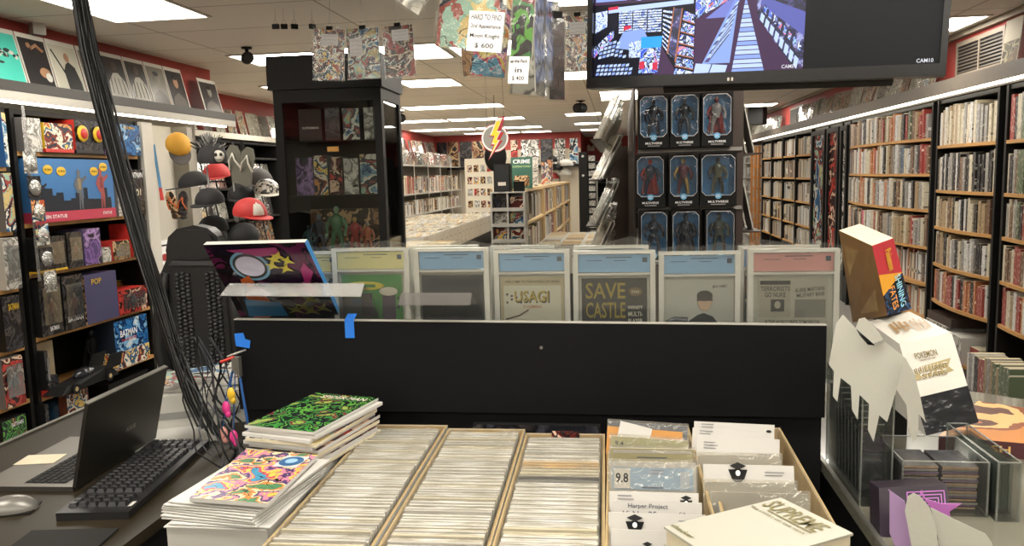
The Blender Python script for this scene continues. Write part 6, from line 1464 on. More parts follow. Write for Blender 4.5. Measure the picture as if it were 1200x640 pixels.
# laptop
lap = thing('laptop', 'open black laptop seen from behind its lid, on the left counter', 'laptop', (-1.277, 1.633, .9405), 3)
LB = mat('laptop_black', '26241f', .32, .2, noise=.1); LG2 = mat('laptop_grey', '6a665f', .35, .3)
MB().box(-.245, .0, 0, .36, 0, .012, mat('laptop_base_dark', '35332f', .4), top=LG2).build('base', lap, bevel=.002)
kb = MB(); kb.box(-.135, -.03, .02, .34, .0121, .0126, mat('key_well', '2a2926', .5))
kb.build('key_well', lap)
kb = MB()
for i in range(6):
    for j in range(18):
        kb.box(-.133 + i * .0172, -.133 + i * .0172 + .0135, .023 + j * .0175, .023 + j * .0175 + .0145, .0127, .0142, BLKM)
tag(kb.build('keys', lap), kind='stuff')
hx, hz = .058, .21
MB().hexa([(0.0, 0, .012), (.008, 0, .008), (.008, .36, .008), (0, .36, .012), (hx - .008, 0, hz + .004), (hx, 0, hz), (hx, .36, hz), (hx - .008, .36, hz + .004)], LB).build('lid', lap, bevel=.002)
MB().hexa([(hx - .009, 0, hz + .004), (hx + .001, 0, hz), (hx + .001, .36, hz), (hx - .009, .36, hz + .004), (hx - .009, 0, hz + .007), (hx + .001, 0, hz + .003), (hx + .001, .36, hz + .003), (hx - .009, .36, hz + .007)], METAL).build('lid_edge', lap)
vL = Vector((hx, 0, hz)).normalized(); ML = Matrix((Vector((0, 1, 0)), vL, Vector((0, 1, 0)).cross(vL))).transposed().to_4x4(); ML.translation = Vector((.008 + hx * .38, .20, .008 + hz * .40))
MB(ML).text('ASUS', 0, 0, .045, .013, .0042, METAL, flat=True).build('lid_logo', lap)
o = MB().box(-.05, .05, -.035, .035, 0, .0006, CREAM).build('paper_slip', loc=(-1.49, 1.80, .9535)); o.rotation_euler[2] = math.radians(10); tag(o, 'small cream paper slip lying on the laptop palm rest', 'paper')
# keyboard
kb = thing('keyboard', 'full-size black keyboard lying in front of the laptop', 'keyboard', (-1.125, 1.49, .9405), 8.2)
KB = mat('keyboard_black', '1d1d1e', .4)
MB().hexa([(-.078, 0, 0), (.078, 0, 0), (.078, .47, 0), (-.078, .47, 0), (-.078, 0, .018), (.078, 0, .016), (.078, .47, .016), (-.078, .47, .018)], KB).build('body', kb, bevel=.003)
k_ = MB()
for i in range(6):
    z = .0185
    for j in range(22):
        if j in (3, 18): continue
        x0 = -.068 + i * .0215; y0_ = .03 + j * .0196
        k_.hexa([(x0, y0_, z - .002), (x0 + .0185, y0_, z - .002), (x0 + .0185, y0_ + .017, z - .002), (x0, y0_ + .017, z - .002), (x0 + .003, y0_ + .003, z + .007), (x0 + .0155, y0_ + .003, z + .007), (x0 + .0155, y0_ + .014, z + .007), (x0 + .003, y0_ + .014, z + .007)], mat('key_black', '29292b', .3))
tag(k_.build('keys', kb), kind='stuff')
MB().box(.062, .07, .03, .055, .0165, .0172, CWHT).build('badge', kb)
ms = thing('mouse', 'grey computer mouse at the lower left corner', 'mouse', tuple(at(14, 598, Z=.9405)), 20)
MB().ball((0, 0, .0), (.055, .033, .034), mat('mouse_grey', '77756f', .3, .3), 20, 12, 0, .5).build('shell', ms); MB().box(-.055, .05, -.034, .034, .0001, .002, BLKM).build('base', ms)
o = MB().box(-.09, .09, -.2, .2, 0, .004, mat('shadow_sheet_black', '151412', .9)).build('shadow_sheet', loc=(-1.10, 1.24, .9405)); o.rotation_euler[2] = math.radians(8); tag(o, 'dark sheet for a shadowy surface in front of the keyboard at the bottom left', 'shadow sheet')  # black sheet stands in for a shadowy second surface beside the counter
# white appliance box with magazines
t = thing('label_printer', 'white boxy printer behind the keyboard with papers on top', 'printer', (-1.245, 2.12, .9405), 24)
MB().box(-.15, .15, -.0, .22, 0, .10, CWHT).box(-.13, .13, -.002, -.0005, .03, .05, mat('printer_slot', '8a8a86', .5)).build('printer_body', t, bevel=.004)
for k, (m, lb) in enumerate([(ART['grey'], 'grey magazine lowest on the white printer'), (PAPER, 'white sheets on the white printer'), (ART['warm'], 'orange and white magazine on the white printer'), (ART['cool'], 'blue and white leaflet topmost on the white printer')]):
    o = MB().box(-.12, .12, -.085, .085, 0, .008, PAPER, top=m).build('magazine', loc=(-1.29 + .01 * k, 2.225 + .006 * k, 1.0415 + k * .0088)); o.rotation_euler[2] = math.radians(24 + 9 * (k - 1)); tag(o, lb, 'magazine', 'magazines on the white printer')
o = MB().box(-.14, .14, -.10, .10, 0, .004, PAPER).build('paper_sheet', loc=(-1.17, 1.98, .9615)) ; o.location = (-1.28, 2.02, .9405); o.rotation_euler[2] = math.radians(30); tag(o, 'white sheet lying between the printer and the keyboard', 'paper')
# hanging keys at the riser end
def blob(name, label, cat, px, py, Y, parts, group=None):
    t = thing(name, label, cat, tuple(at(px, py, Y=Y)), 0, group)
    for nm_, mb in parts: mb.build(nm_, t)
PK = mat('pink_plastic', 'd63c86', .35); YP = mat('yellow_plastic', 'd8b030', .35); BLC = mat('blue_cord', '24508a', .4)
ctop = at(276, 418, Y=1.84)
def key_tag(label, px, py, m, Y=1.84):
    p = at(px, py, Y=Y)
    t = thing('key_tag', label, 'key tag', tuple(p), 0, 'tags hanging at the left end of the riser')
    MB().ball((0, 0, 0), (.011, .007, .018), m, 12, 8).ball((.004, 0, -.016), (.008, .006, .01), m, 10, 6).build('tag_body', t)
    MB().tube([(0, 0, .016), (.002, 0, .03), tuple(Vector((ctop.x, ctop.y, ctop.z)) - p)], .0014, BLC, 5).build('cord', t)
key_tag('hot pink key tag, upper of two at the riser end', 265, 478, PK); key_tag('long pink key tag, lower of two at the riser end', 274, 512, PK); key_tag('yellow key tag beside the pink ones', 271, 462, YP); key_tag('pale pink tag left of the long pink one', 262, 508, mat('pale_pink', 'd89a90', .4))
t = thing('key_hook', 'dark bunch of keys and a red marker on the left end of the riser', 'keys', tuple(ctop), 0)
MB().tube([(-.02, -.004, 0), (.0, -.006, .008), (.012, .03, .01)], .003, METAL, 6).build('hook', t)
for k in range(5): MB().box(-.006 + k * .004, -.003 + k * .004, -.012, .004, -.035 - .004 * k, .0, METAL).build('key', t)
MB().tube([(-.035, -.01, -.012), (.0, -.008, .0)], .004, mat('marker_red', 'c03428', .4), 8).build('marker', t)
MB().tube([tuple(Vector((0, 0, 0))), (.008, 0, -.05), (.02, -.01, -.12), (.028, -.01, -.19), (.03, -.02, -.25)], .0035, BLC, 8).build('blue_cord', t)

# gaming chair
c = at(232, 330, Y=3.3)
ch = thing('office_chair', 'black high-backed gaming chair with ribbed quilting behind the counter', 'chair', (c.x, 3.3, 0), 6)
LE = mat('black_leather', '212122', .38, bump=.15, nscale=60)
w_ = .175
P = [(-w_, .75), (-w_ - .01, .95), (-w_ + .005, 1.15), (-w_ + .0, 1.24), (-w_ + .03, 1.30), (-.13, 1.32), (-.135, 1.36), (-.12, 1.42), (-.08, 1.455), (0, 1.47), (.06, 1.455), (.1, 1.42), (.11, 1.36), (.12, 1.31), (w_ - .01, 1.27), (w_, 1.15), (w_ + .01, .95), (w_, .75)]
MB().sheet(P, 0, .09, LE).build('backrest', ch, bevel=.03)
MB().sheet([(-.10, 1.33), (-.105, 1.38), (-.085, 1.43), (-.03, 1.45), (.03, 1.45), (.075, 1.43), (.09, 1.38), (.085, 1.33), (.0, 1.315)], -.02, -.001, LE).build('head_pad', ch, bevel=.008)
MB().hexa([(-.12, -.02, 1.295), (.1, -.02, 1.29), (.1, .0, 1.29), (-.12, .0, 1.295), (-.10, -.022, 1.315), (.08, -.022, 1.31), (.08, .0, 1.31), (-.10, .0, 1.315)], mat('slot_grey', '4a4a4c', .3)).build('belt_slot', ch)
for sx in (-1, 1):
    q = MB()
    for i in range(26):
        z = .80 + i * .018
        for j in range(3): q.ball((sx * .068 + (j - 1) * .024, -.004, z + (j % 2) * .009), (.0125, .012, .0095), mat('quilt_grey', '3e3e40', .35), 8, 5)
    tag(q.build('quilted_strip', ch), kind='stuff')
    MB().tube([(sx * (w_ - .01), -.01, .78), (sx * (w_ - .0), -.03, .95), (sx * (w_ - .012), -.02, 1.15), (sx * (w_ - .03), -.005, 1.26)], [.03, .036, .03, .018], LE, 10).build('side_bolster', ch)
MB().box(-.22, .22, -.42, .06, .46, .56, LE).build('seat', ch, bevel=.03); MB().tube([(0, -.18, .10), (0, -.18, .46)], .03, METAL, 12).build('gas_lift', ch)
MB().box(-.05, .05, .03, .09, .5, .8, BLKM).build('back_bracket', ch)
for k in range(5):
    a = 2 * PI * k / 5 + .3; e = (.28 * math.cos(a), -.18 + .28 * math.sin(a), .07)
    MB().tube([(0, -.18, .11), e], [.03, .018], BLKM, 8).build('leg', ch); MB().tube([(e[0] - .012, e[1], .03), (e[0] + .012, e[1], .03)], .029, BLKM, 12).build('caster', ch)

# hats between the shelves and the glass cabinet
t = thing('hat_rack', 'dark metal rack holding the caps between shelves and cabinet', 'rack', (-2.72, 5.55, 0))
MB().tube([(0, 0, .02), (0, 0, 1.95)], .014, BLKM).tube([(0, 0, 0), (0, 0, .02)], .2, BLKM, 18).build('pole', t)
for z, dx in ((1.86, -.15), (1.72, .1), (1.66, -.3), (1.57, .08), (1.53, -.2), (1.44, .15), (1.32, -.18)): MB().tube([(0, 0, z), (dx, -.08, z + .01)], .006, BLKM, 6).build('arm', t)
def cap(label, px, py, w, mc, mb_, rz=0, Y=5.4, brim=True, tilt=8, panel=None):
    w *= 1.02
    p = at(px, py, Y=Y); s = w / .25
    t = thing('cap', label, 'cap', tuple(p), rz, 'caps on the hat rack', rx=tilt)
    MB().ball((0, 0, 0), (.088 * s, .1 * s, .085 * s), mc, 18, 9, 0, .54).build('crown', t)
    if panel: MB().ball((0, -.008, .0), (.066 * s, .1 * s, .08 * s), panel, 16, 9, .12, .48).build('front_panel', t)
    if brim:
        n = 12; P = [(-.075 * s * math.cos(PI * i / n), -.07 * s - .11 * s * math.sin(PI * i / n)) for i in range(n + 1)]
        MB().slabz(P + [(.07 * s, -.02 * s), (-.07 * s, -.02 * s)], -.012, -.006, mb_).build('brim', t)
    return t
CB = mat('cap_black', '1c1b1c', .8); CR = mat('cap_red', 'b02c2a', .7); CY = mat('cap_yellow', 'c8942e', .7); CG = mat('cap_grey', '4a4644', .8); CW = mat('cap_white', 'c8c4b8', .8)
cap('yellow cap with dark grey brim hanging on the white column', 209, 170, .27, CY, CG, 40, 6.0, tilt=50)
cap('red cap behind the black ones on the hat rack', 254, 205, .28, CR, CR, 10, 5.85)
cap('black cap at the left side of the hat rack', 228, 216, .28, CB, CB, -50, 5.5)
cap('large black cap in the middle of the hat rack', 246, 236, .27, CB, CB, 0, 5.2)
cap('black cap right of the middle on the hat rack', 283, 230, .27, CB, CB, 20, 5.45)
cap('dark charcoal cap behind the flip-flops', 303, 213, .30, CG, CG, 30, 5.85)
cap('white cap with a black pattern beside the glass cabinet', 313, 224, .26, art('cap_pattern', ['c8c4b8', '3a3836', 'd0ccc2', 'c8c4b8'], 30, .05), CW, 30, 5.5)
cap('red trucker cap with a white front and yellow patch', 293, 250, .30, CR, CR, 55, 5.0, panel=CW)
cap('black cap with a red badge low on the hat rack', 250, 268, .28, CB, CB, 0, 5.3)
cap('black cap lowest at the right of the hat rack', 286, 278, .30, CB, CB, 10, 5.35)
# spiky knit hat
p = at(249, 182, Y=5.35)
t = thing('knit_hat', 'grey and black knit hat with a white patch and long tassels', 'hat', tuple(p), 15)
KG = mat('yarn_grey', '8a8884', .9); KD = mat('yarn_dark', '2c2b2c', .9)
MB().ball((0, 0, -.02), (.10, .11, .12), KD, 18, 10, 0, .6).build('knit_body', t)
q = MB()
for k in range(90):
    a = random.uniform(0, 2 * PI); b2 = random.uniform(0.0, 1.15); d_ = Vector((math.sin(b2) * math.cos(a) - .15, math.sin(b2) * math.sin(a) * .8, math.cos(b2)))
    q.tube([d_ * .09, d_ * .15 + Vector((random.uniform(-.015, .015),) * 3)], [.007, .002], random.choice([KG, KG, KD]), 5)
tag(q.build('yarn_tufts', t), kind='stuff')
MB().ball((.06, -.085, -.01), (.042, .02, .042), CW, 14, 8).ball((.045, -.104, -.0), (.012, .005, .014), INK, 8, 6).ball((.078, -.1, -.0), (.012, .006, .014), INK, 8, 6).tube([(.04, -.105, -.03), (.06, -.107, -.034), (.08, -.103, -.03)], .002, INK, 5).build('white_patch', t)
for sx, l in ((-.04, .30), (.13, .34)): MB().tube([(sx, -.02, -.08), (sx + .01, -.03, -.08 - l * .7), (sx + .01, -.03, -.08 - l)], [.006, .006, .012], KG, 8).ball((sx + .01, -.03, -.10 - l), (.018, .015, .04), KG, 10, 6).build('tassel', t)
def flipflop(label, px, py, Y, m, strap, rz, roll, s=1.0, group=None):
    t = thing('flip_flop', label, 'sandal', tuple(at(px, py, Y=Y)), rz, group, ry=roll)
    P = [(-.04, -.12), (.0, -.135), (.04, -.12), (.038, -.03), (.05, .07), (.035, .13), (-.01, .14), (-.045, .1), (-.045, .02), (-.035, -.04)]
    MB().sheet([(x * s, z * s) for x, z in P], 0, .018, m).build('sole', t, bevel=.004)
    MB().tube([(-.04 * s, -.002, -.03 * s), (-.02 * s, -.035, .03 * s), (0, -.008, .08 * s)], .007 * s, strap, 6).build('strap', t); MB().tube([(.042 * s, -.002, -.03 * s), (.02 * s, -.035, .03 * s), (0, -.008, .08 * s)], .007 * s, strap, 6).build('strap', t)
FG = mat('sole_grey', '5e5c52', .8)
flipflop('left grey flip-flop of the pair with white straps', 275, 193, 5.3, FG, CW, 0, -6, 1.0, 'grey flip-flops'); flipflop('right grey flip-flop of the pair with white straps', 289, 196, 5.28, FG, CW, 5, 8, 1.0, 'grey flip-flops')
flipflop('left patterned flip-flop of the pair on the white column', 202, 241, 6.0, ART['brown'], ORG, 0, -14, .85, 'patterned flip-flops'); flipflop('right patterned flip-flop of the pair on the white column', 214, 241, 6.02, ART['dark'], ORG, 0, 6, .85, 'patterned flip-flops')
p = at(186, 205, X=-3.585)
t = thing('lanyard', 'blue and red lanyard hanging on the white column', 'lanyard', tuple(p), 90)
MB().sheet([(-.05, .22), (-.02, .24), (.03, -.1), (-.01, -.1)], 0, .003, mat('lanyard_blue', '4a8ab8', .6)).sheet([(-.01, -.1), (.03, -.1), (.05, -.2), (.0, -.2)], 0, .003, REDP).build('ribbon', t)

# ================================================================ RIGHT COUNTER
GR = mat('grey_glass_top', '757264', .16, noise=.08, nscale=4, coat=.5)
t = thing('glass_counter', 'grey glass-topped counter at the right of the comic boxes', 'counter', (0, 0, 0))
MB().slabz([(.476, .7), (1.35, .7), (1.35, 2.45), (1.19, 2.48), (1.0, 2.62), (.7, 2.62), (.476, 2.3)], .925, .95, GR).build('counter_top', t)
MB().slabz([(.49, .71), (1.33, .71), (1.33, 2.43), (1.18, 2.46), (1.0, 2.6), (.72, 2.6), (.5, 2.31)], .001, .9245, BLKM).build('counter_body', t)
MB().box(.4765, .486, .7, 2.3, .93, .953, METAL).build('metal_edge', t)
def acrylic_bin(label, x0, x1, y0, y1, z0, z1, group=None, fronth=None):
    t = thing('acrylic_bin', label, 'acrylic bin', ((x0 + x1) / 2, (y0 + y1) / 2, z0), 0, group)
    w, d, h = (x1 - x0) / 2, (y1 - y0) / 2, z1 - z0; k = .003
    fh = fronth or h
    b = MB(); b.box(-w, w, -d, -d + k, 0, fh, ACR).box(-w, w, d - k, d, 0, h, ACR).box(-w, -w + k, -d + k, d - k, 0, h, ACR).box(w - k, w, -d + k, d - k, 0, h, ACR).box(-w + k, w - k, -d + k, d - k, 0, k, ACR)
    b.build('walls', t)
    e = MB(); e.box(-w, w, -d, -d + k, fh, fh + .002, ACRE).box(-w, w, d - k, d, h, h + .002, ACRE).box(-w, -w + k, -d, d, h, h + .002, ACRE).box(w - k, w, -d, d, h, h + .002, ACRE)
    for sx in (-w, w - k):
        for sy in (-d, d - k): e.box(sx, sx + k, sy, sy + k, 0, h, ACRE)
    e.build('polished_edges', t)
    return t
acrylic_bin('tall clear acrylic bin of upright plastic sleeves on the right counter', .488, .552, 1.655, 1.93, .9505, 1.187)
for k in range(8):
    y = 1.68 + k * .026
    o = MB().box(-.026, .026, 0, .003, 0, .20 - .006 * (7 - k), ACR).box(-.026, .026, 0, .003, .2005 - .006 * (7 - k), .2025 - .006 * (7 - k), ACRE).box(-.026, -.0245, -.0005, -.0001, 0, .19 - .006 * (7 - k), ACRE).box(-.023, .023, .004, .007, .004, .14, INK, front=ART['dark']).build('plastic_sleeve', loc=(.520, y, .955)); o.rotation_euler[0] = -.10
    tag(o, f'clear plastic sleeve with a dark card in the tall acrylic bin, {nth(k+1)} from the front', 'sleeve', 'sleeves in the tall acrylic bin')
acrylic_bin('low wide acrylic bin holding the striped stacks of card packs', .558, .722, 1.62, 1.78, .9505, 1.062)
for c_ in range(2):
    for k in range(16):
        x = .601 + c_ * .076
        o = MB().box(-.034, .034, -.05, .05, 0, .0045, mat('pack_dark', '4a3c44', .25), front=mat('pack_stripe' + str(k % 3), ['8a6f58', '5c4a5e', '77706a'][k % 3], .25, noise=.5, nscale=60), top=ART['dark']).build('card_pack', loc=(x + random.uniform(-.002, .002), 1.695 + random.uniform(-.003, .003), .9545 + k * .0057))
        tag(o, f'card pack in the {"left" if c_ == 0 else "right"} striped stack of the low acrylic bin, {nth(k+1)} from the bottom', 'card pack', 'card packs in the low acrylic bin')
acrylic_bin('narrow clear acrylic bin of glassy cards right of the striped packs', .728, .772, 1.60, 1.85, .9505, 1.07)
for k in range(6):
    o = MB().box(.0, .003, -.10, .10, 0, .11, ACR).box(.0005, .0025, -.09, .09, .004, .1, mat('foil_green', '6a7a70', .2, .4)).build('foil_card', loc=(.734 + k * .006, 1.725, .955)); tag(o, f'thin foil card standing in the narrow acrylic bin, {nth(k+1)} from the left', 'card', 'foil cards in the narrow acrylic bin')
# purple card box and opened display pieces
def px_poly(P, ox, oy, sc): return [(ox + x / sc, oy + y / sc) for x, y in P]
def cut_sheet(name, label, P, Y, m, tilt=0.0, th=.0015, cat='cardboard', parent=None, part=None):
    """cut cardboard standing across the aisle; tilt moves the right side back per metre"""
    pts = []
    for x, y in P:
        p = at(x, y, Y=Y); 
        if tilt:
            p = at(x, y, Y=Y + tilt * (p.x - .6))
        pts.append(p)
    n = len(pts); back = [p + Vector((0.0004, th, 0)) for p in pts]
    b = MB(); b.add(pts, [tuple(range(n))], m); b.add(back, [tuple(range(n - 1, -1, -1))], m); b.add(pts + back, [(i, n + i, n + (i + 1) % n, (i + 1) % n) for i in range(n)], m)
    o = b.build(part or name, parent)
    if not parent: tag(o, label, cat)
    return o
HW = mat('cut_card_white', 'b6b5aa', .6, bump=.05, nscale=120)
sc_ = 3.765
hd = thing('display_header', 'white die-cut cardboard header with dripping points hanging off the white box', 'cardboard', (0, 0, 0))
cut_sheet('x', '', px_poly([(105, 70), (75, 110), (60, 190), (42, 290), (65, 320), (60, 430), (80, 455), (95, 350), (140, 385), (145, 490), (170, 535), (178, 425), (220, 465), (215, 580), (240, 632), (265, 515), (300, 545), (380, 262), (290, 190), (260, 210), (215, 205), (180, 165), (160, 130)], 960, 350, sc_), 1.63, HW, parent=hd, part='front_flap', tilt=-.15)
cut_sheet('x', '', px_poly([(380, 262), (420, 330), (445, 430), (470, 545), (440, 510), (435, 600), (415, 632), (395, 580), (385, 470), (340, 400)], 960, 350, sc_), 1.63, HW, parent=hd, part='side_flap', tilt=.6)
cut_sheet('x', '', px_poly([(175, 90), (200, 84), (235, 112), (265, 150), (282, 182), (240, 200), (160, 130)], 960, 350, sc_), 1.65, HW, parent=hd, part='round_tab', tilt=.2)
# white booster box
f1, f2, f3, f4 = at(1085, 511, Y=1.86), at(1147, 495, Y=1.86), at(1115, 390, Y=1.95), at(1054, 403, Y=1.95)
g1_, g2_ = at(1017, 377, Y=2.10), at(1066, 365, Y=2.13)
k1, k2 = g1_ + (f1 - f4), g2_ + (f2 - f3)
t = thing('booster_box', 'white BRILLIANT STARS box with a black lower window, tilted on the acrylic bins', 'box', (0, 0, 0))
b_ = MB(); b_.hexa([tuple(v) for v in (f1, f2, k2, k1, f4, f3, g2_, g1_)], WHT); b_.build('carton', t)
U = (f3 - f4); V = (f4 - f1); Nn = U.cross(V).normalized(); Nn = Nn if Nn.y < 0 else -Nn
def fq(u, v, k=.0008): return f1 + (f2 - f1) * u + (f4 - f1) * v + (f3 - f4 - (f2 - f1)) * u * v + Nn * k
b_ = MB(); b_.add([fq(.0, 0), fq(1, 0), fq(1, .40), fq(.0, .40)], [(0, 1, 2, 3)], mat('window_black', '1e1f22', .12, bump=.2, nscale=20)); b_.build('black_window', t)
Mf = Matrix((U.normalized(), Nn.cross(U.normalized()) * (1 if Nn.cross(U.normalized()).z < 0 else 1), Nn)).transposed().to_4x4()
vup = V.normalized(); uu = U.normalized(); vup = (vup - uu * vup.dot(uu)).normalized()
Mf = Matrix((uu, vup, Nn)).transposed().to_4x4(); Mf.translation = fq(0, 0)
W_, H_ = U.length, V.length
GD2 = mat('gold_print', '75663a', .4, .1)
b_ = MB(Mf); sh_ = H_ * .0
b_.add([(W_ * .08 , H_ * .575, .0006), (W_ * .9, H_ * .6, .0006), (W_ * .82, H_ * .66, .0006), (W_ * .92, H_ * .74, .0006), (W_ * .1, H_ * .70, .0006), (W_ * .18, H_ * .62, .0006)], [(0, 1, 2, 3, 4, 5)], mat('gold_pale', 'a39468', .35))
b_.text('BRILLIANT', W_ * .5, H_ * .675, W_ * .66, H_ * .065, .0014, WINK, flat=True).text('STARS', W_ * .52, H_ * .605, W_ * .5, H_ * .065, .0014, WINK, flat=True)
b_.text('BRILLIANT', W_ * .505, H_ * .673, W_ * .65, H_ * .055, .0018, GD2, flat=True).text('STARS', W_ * .525, H_ * .603, W_ * .48, H_ * .055, .0018, GD2, flat=True)
b_.text('POKEMON', W_ * .5, H_ * .83, W_ * .42, H_ * .07, .0014, GD2, flat=True).text('TRADING CARD GAME', W_ * .5, H_ * .775, W_ * .3, H_ * .018, .0014, GD2, flat=True)
b_.build('lettering', t)
ut = (f3 - f4).normalized(); wt = (g1_ - f4); nt = ut.cross(wt).normalized(); vt = nt.cross(ut)
Mt = Matrix((ut, vt, nt)).transposed().to_4x4(); Mt.translation = f4
b_ = MB(Mt); GD3 = mat('gold_bronze', '9a7c54', .35)
for a_, b2, c2, d2 in ((.12, .35, .18, .72), (.22, .45, .26, .78), (.3, .35, .36, .74), (.4, .42, .46, .7), (.52, .3, .56, .7), (.6, .34, .64, .74), (.68, .3, .72, .66), (.76, .34, .80, .7), (.14, .5, .44, .54), (.52, .5, .8, .53)): b_.add([(W_ * a_, wt.length * b2, .0012), (W_ * c2, wt.length * b2, .0012), (W_ * c2, wt.length * d2, .0012), (W_ * a_, wt.length * d2, .0012)], [(0, 1, 2, 3)], GD3)
b_.build('top_print', t)
# tilted card box (shining fates)
Nt, Nb = at(1022, 288, Y=2.06), at(1040, 370, Y=2.06); Lt, Lb = at(983, 270, Y=2.24), at(999, 378, Y=2.24); Rt, Rb = at(1047, 279, Y=2.16), at(1068, 362, Y=2.16)
Bt, Bb = Lt + Rt - Nt, Lb + Rb - Nb
t = thing('card_box', 'red, yellow and dark blue SHINING FATES card box standing behind the white box', 'box', (0, 0, 0))
b_ = MB(); b_.add([Lb, Nb, Rb, Bb], [(3, 2, 1, 0)], INK); b_.add([Lt, Nt, Rt, Bt], [(0, 1, 2, 3)], mat('box_pale_yellow', 'd8c080', .35, noise=.2)); b_.add([Lb, Nb, Nt, Lt], [(0, 1, 2, 3)], mat('box_ochre', '7a5a30', .35, noise=.3)); b_.add([Bb, Lb, Lt, Bt], [(0, 1, 2, 3)], INK); b_.add([Rb, Bb, Bt, Rt], [(0, 1, 2, 3)], INK)
def q4(a, b, c, d, u, v): return (a * (1 - u) + b * u) * (1 - v) + (d * (1 - u) + c * u) * v
nR = (Rb - Nb).cross(Nt - Nb).normalized()
def rf(u, v, k=0.0): return q4(Nb, Rb, Rt, Nt, u, v) + nR * k
b_.add([rf(0, 0), rf(1, 0), rf(1, 1), rf(0, 1)], [(0, 1, 2, 3)], mat('box_crimson', 'b8303a', .35))
b_.add([rf(0, .0, .0005), rf(1, .0, .0005), rf(1, .52, .0005), rf(0, .28, .0005)], [(0, 1, 2, 3)], art('box_scales', ['1c2c48', '2a4468', '0e1626', '3c5c88'], 40, .08)); b_.add([rf(0, .28, .0006), rf(1, .52, .0006), rf(0, .58, .0006)], [(0, 1, 2)], mat('box_orange', 'e0a030', .35))
b_.build('carton', t)
nL = (Nb - Lb).cross(Lt - Lb).normalized()
def lf(u, v, k=0.0): return q4(Lb, Nb, Nt, Lt, u, v) + nL * k
b_ = MB(); b_.add([lf(.18, .08, .001), lf(.82, .08, .001), lf(.85, .85, .001), lf(.1, .85, .001)], [(0, 1, 2, 3)], mat('gold_card', 'a08050', .2, .2, noise=.6, nscale=30)); b_.build('window', t)
ur = (Rb - Nb).normalized(); vr = nR.cross(ur)
Mr = Matrix((ur, vr, nR)).transposed().to_4x4(); Mr.translation = Nb
wr = (Rb - Nb).length; hr_ = (Nt - Nb).length
ed = Mr.inverted() @ Nt; rt_ = math.degrees(math.atan2(-ed.y, -ed.x)); sh1 = ed.x / hr_
b_ = MB(Mr); b_.text('SHINING', wr * .70 + sh1 * hr_ * .28, hr_ * .30, hr_ * .46, wr * .24, .0015, mat('letter_blue', '9adcf0', .3), flat=True, rot=rt_).text('FATES', wr * .38 + sh1 * hr_ * .2, hr_ * .22, hr_ * .32, wr * .24, .0015, mat('letter_orange', 'f0a040', .3), flat=True, rot=rt_).text('Pokemon', wr * .55 + sh1 * hr_ * .76, hr_ * .76, hr_ * .30, wr * .26, .0015, YEL, flat=True, rot=rt_); b_.build('lettering', t)
tag(MB().box(-.08, .07, -.08, .09, 0, .25, BLKM).build('display_block', loc=(.665, 2.19, .9505)), 'black block hidden under the SHINING FATES box', 'block')
# purple box with concentric squares
sc7 = 5.3333
pb = thing('card_box', 'open purple card box with pink concentric squares at the lower right', 'box', (0, 0, 0))
a0, a1, a2, a3 = at(1032, 650, Y=1.50), at(1118, 650, Y=1.50), at(1110, 568, Y=1.56), at(1030, 572, Y=1.56)
dd = Vector((0, .06, -.01))
MB().hexa([tuple(v) for v in (a0, a1, a1 + dd, a0 + dd, a3, a2, a2 + dd, a3 + dd)], mat('box_black_purple', '241a26', .35)).build('carton', pb)
b_ = MB(); PL = mat('line_pink', 'b06ab8', .35)
nP = (a1 - a0).cross(a3 - a0).normalized()
def pf_(u, v, k=.0008): return q4(a0, a1, a2, a3, u, v) + nP * k
for i in range(6):
    s0 = .40 + i * .045; s1 = .95 - i * .045 ; t0 = .28 + i * .05; t1 = .92 - i * .05; e = .015
    for (ua, va, ub, vb) in ((s0, t1 - e, s1, t1), (s0, t0, s1, t0 + e), (s0, t0, s0 + e, t1), (s1 - e, t0, s1, t1)):
        b_.add([pf_(ua, va), pf_(ub, va), pf_(ub, vb), pf_(ua, vb)], [(0, 1, 2, 3)], PL)
b_.build('printed_squares', pb)
cut_sheet('x', '', px_poly([(110, 285), (215, 360), (235, 450), (270, 700), (180, 700), (120, 560), (120, 300)], 1020, 520, sc7), 1.47, mat('flap_lavender', 'a88ab4', .45), parent=pb, part='lavender_flap', tilt=-.1)
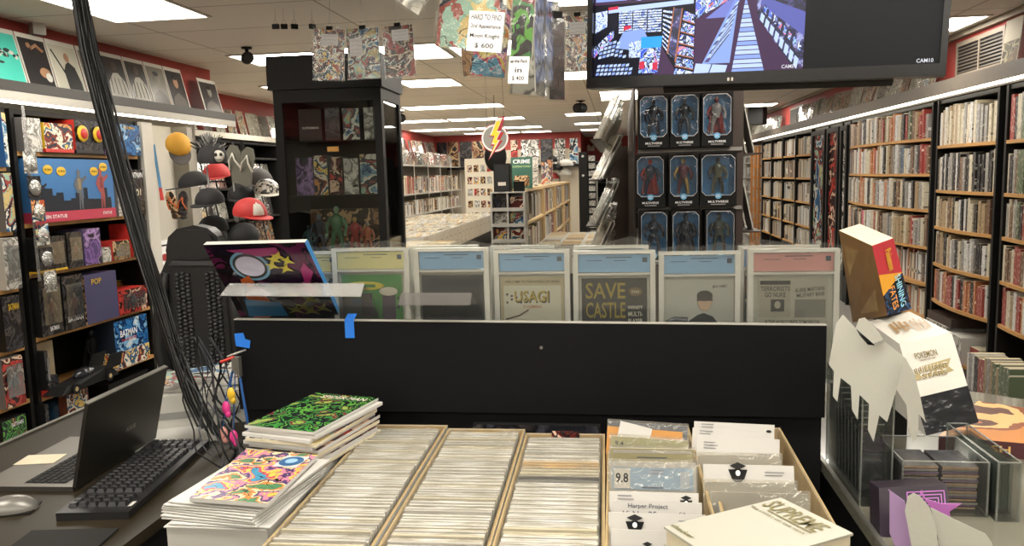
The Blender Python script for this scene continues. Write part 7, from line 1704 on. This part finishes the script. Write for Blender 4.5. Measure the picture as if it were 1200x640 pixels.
cut_sheet('paper_star', 'pink-purple pointed paper star sticking out of the purple box', px_poly([(320, 290), (345, 345), (440, 375), (570, 375), (495, 425), (500, 460), (380, 400), (310, 310)], 1020, 520, sc7), 1.475, mat('star_pink', 'b46cb4', .45), cat='paper')
cut_sheet('white_card', 'long white card slanting down at the lower right corner', px_poly([(375, 400), (560, 490), (720, 565), (760, 620), (780, 720), (450, 720), (400, 480)], 1020, 520, sc7), 1.44, HW, cat='card')
cut_sheet('white_card', 'rounded white cardboard tongue in front of the purple box', px_poly([(270, 310), (310, 330), (370, 400), (410, 500), (430, 720), (270, 720), (235, 520), (215, 420), (235, 330)], 1020, 520, sc7), 1.43, HW, cat='card')
# flat box with gold print on the right counter
t = thing('board_game_box', 'flat dark red box with gold glow art and FLASH on its side', 'box', (0, 0, 0))
A0, A1 = at(1100, 511, Z=.99), at(1215, 521, Z=.99); A2, A3 = at(1215, 480, Z=.99), at(1146, 470, Z=.99)
k_ = Vector((0, 0, -.0395))
MB().hexa([tuple(v + k_) for v in (A0, A1, A2, A3)] + [tuple(v) for v in (A0, A1, A2, A3)], mat('box_maroon', '4a2026', .3), top=art('glow_print', ['c8803c', '8a4a2a', 'e8b878', '5a2a1e', 'b0623a'], 9, .0, .2)).build('carton', t)
uf = (A1 - A0).normalized(); nf = uf.cross(Vector((0, 0, 1))); Mq = Matrix((uf, Vector((0, 0, 1)), nf)).transposed().to_4x4(); Mq.translation = A0 + k_
MB(Mq).text('FLASH', (A1 - A0).length * .50, .02, .10, .018, .001, mat('gold_text', 'e0b868', .3), flat=True).build('lettering', t)
# dark magazines lying behind the boxes and at the worktop's right
o = carton('flat_magazine', 'dark glossy magazine lying behind the middle comic boxes', 'magazine', -.36, -.05, 1.856, 1.876, .7705, 1.048, INK, front=ART['dark']); 
o = MB().box(-.05, .05, -.12, .12, 0, .004, INK, top=ART['dark']).build('flat_magazine', loc=(.41, 1.42, .7705)); tag(o, 'dark glossy leaflet lying on the worktop right of the boxes', 'leaflet')
acrylic_bin('small clear acrylic tray near the white hardcover', .37, .455, 1.18, 1.28, .7705, .81)
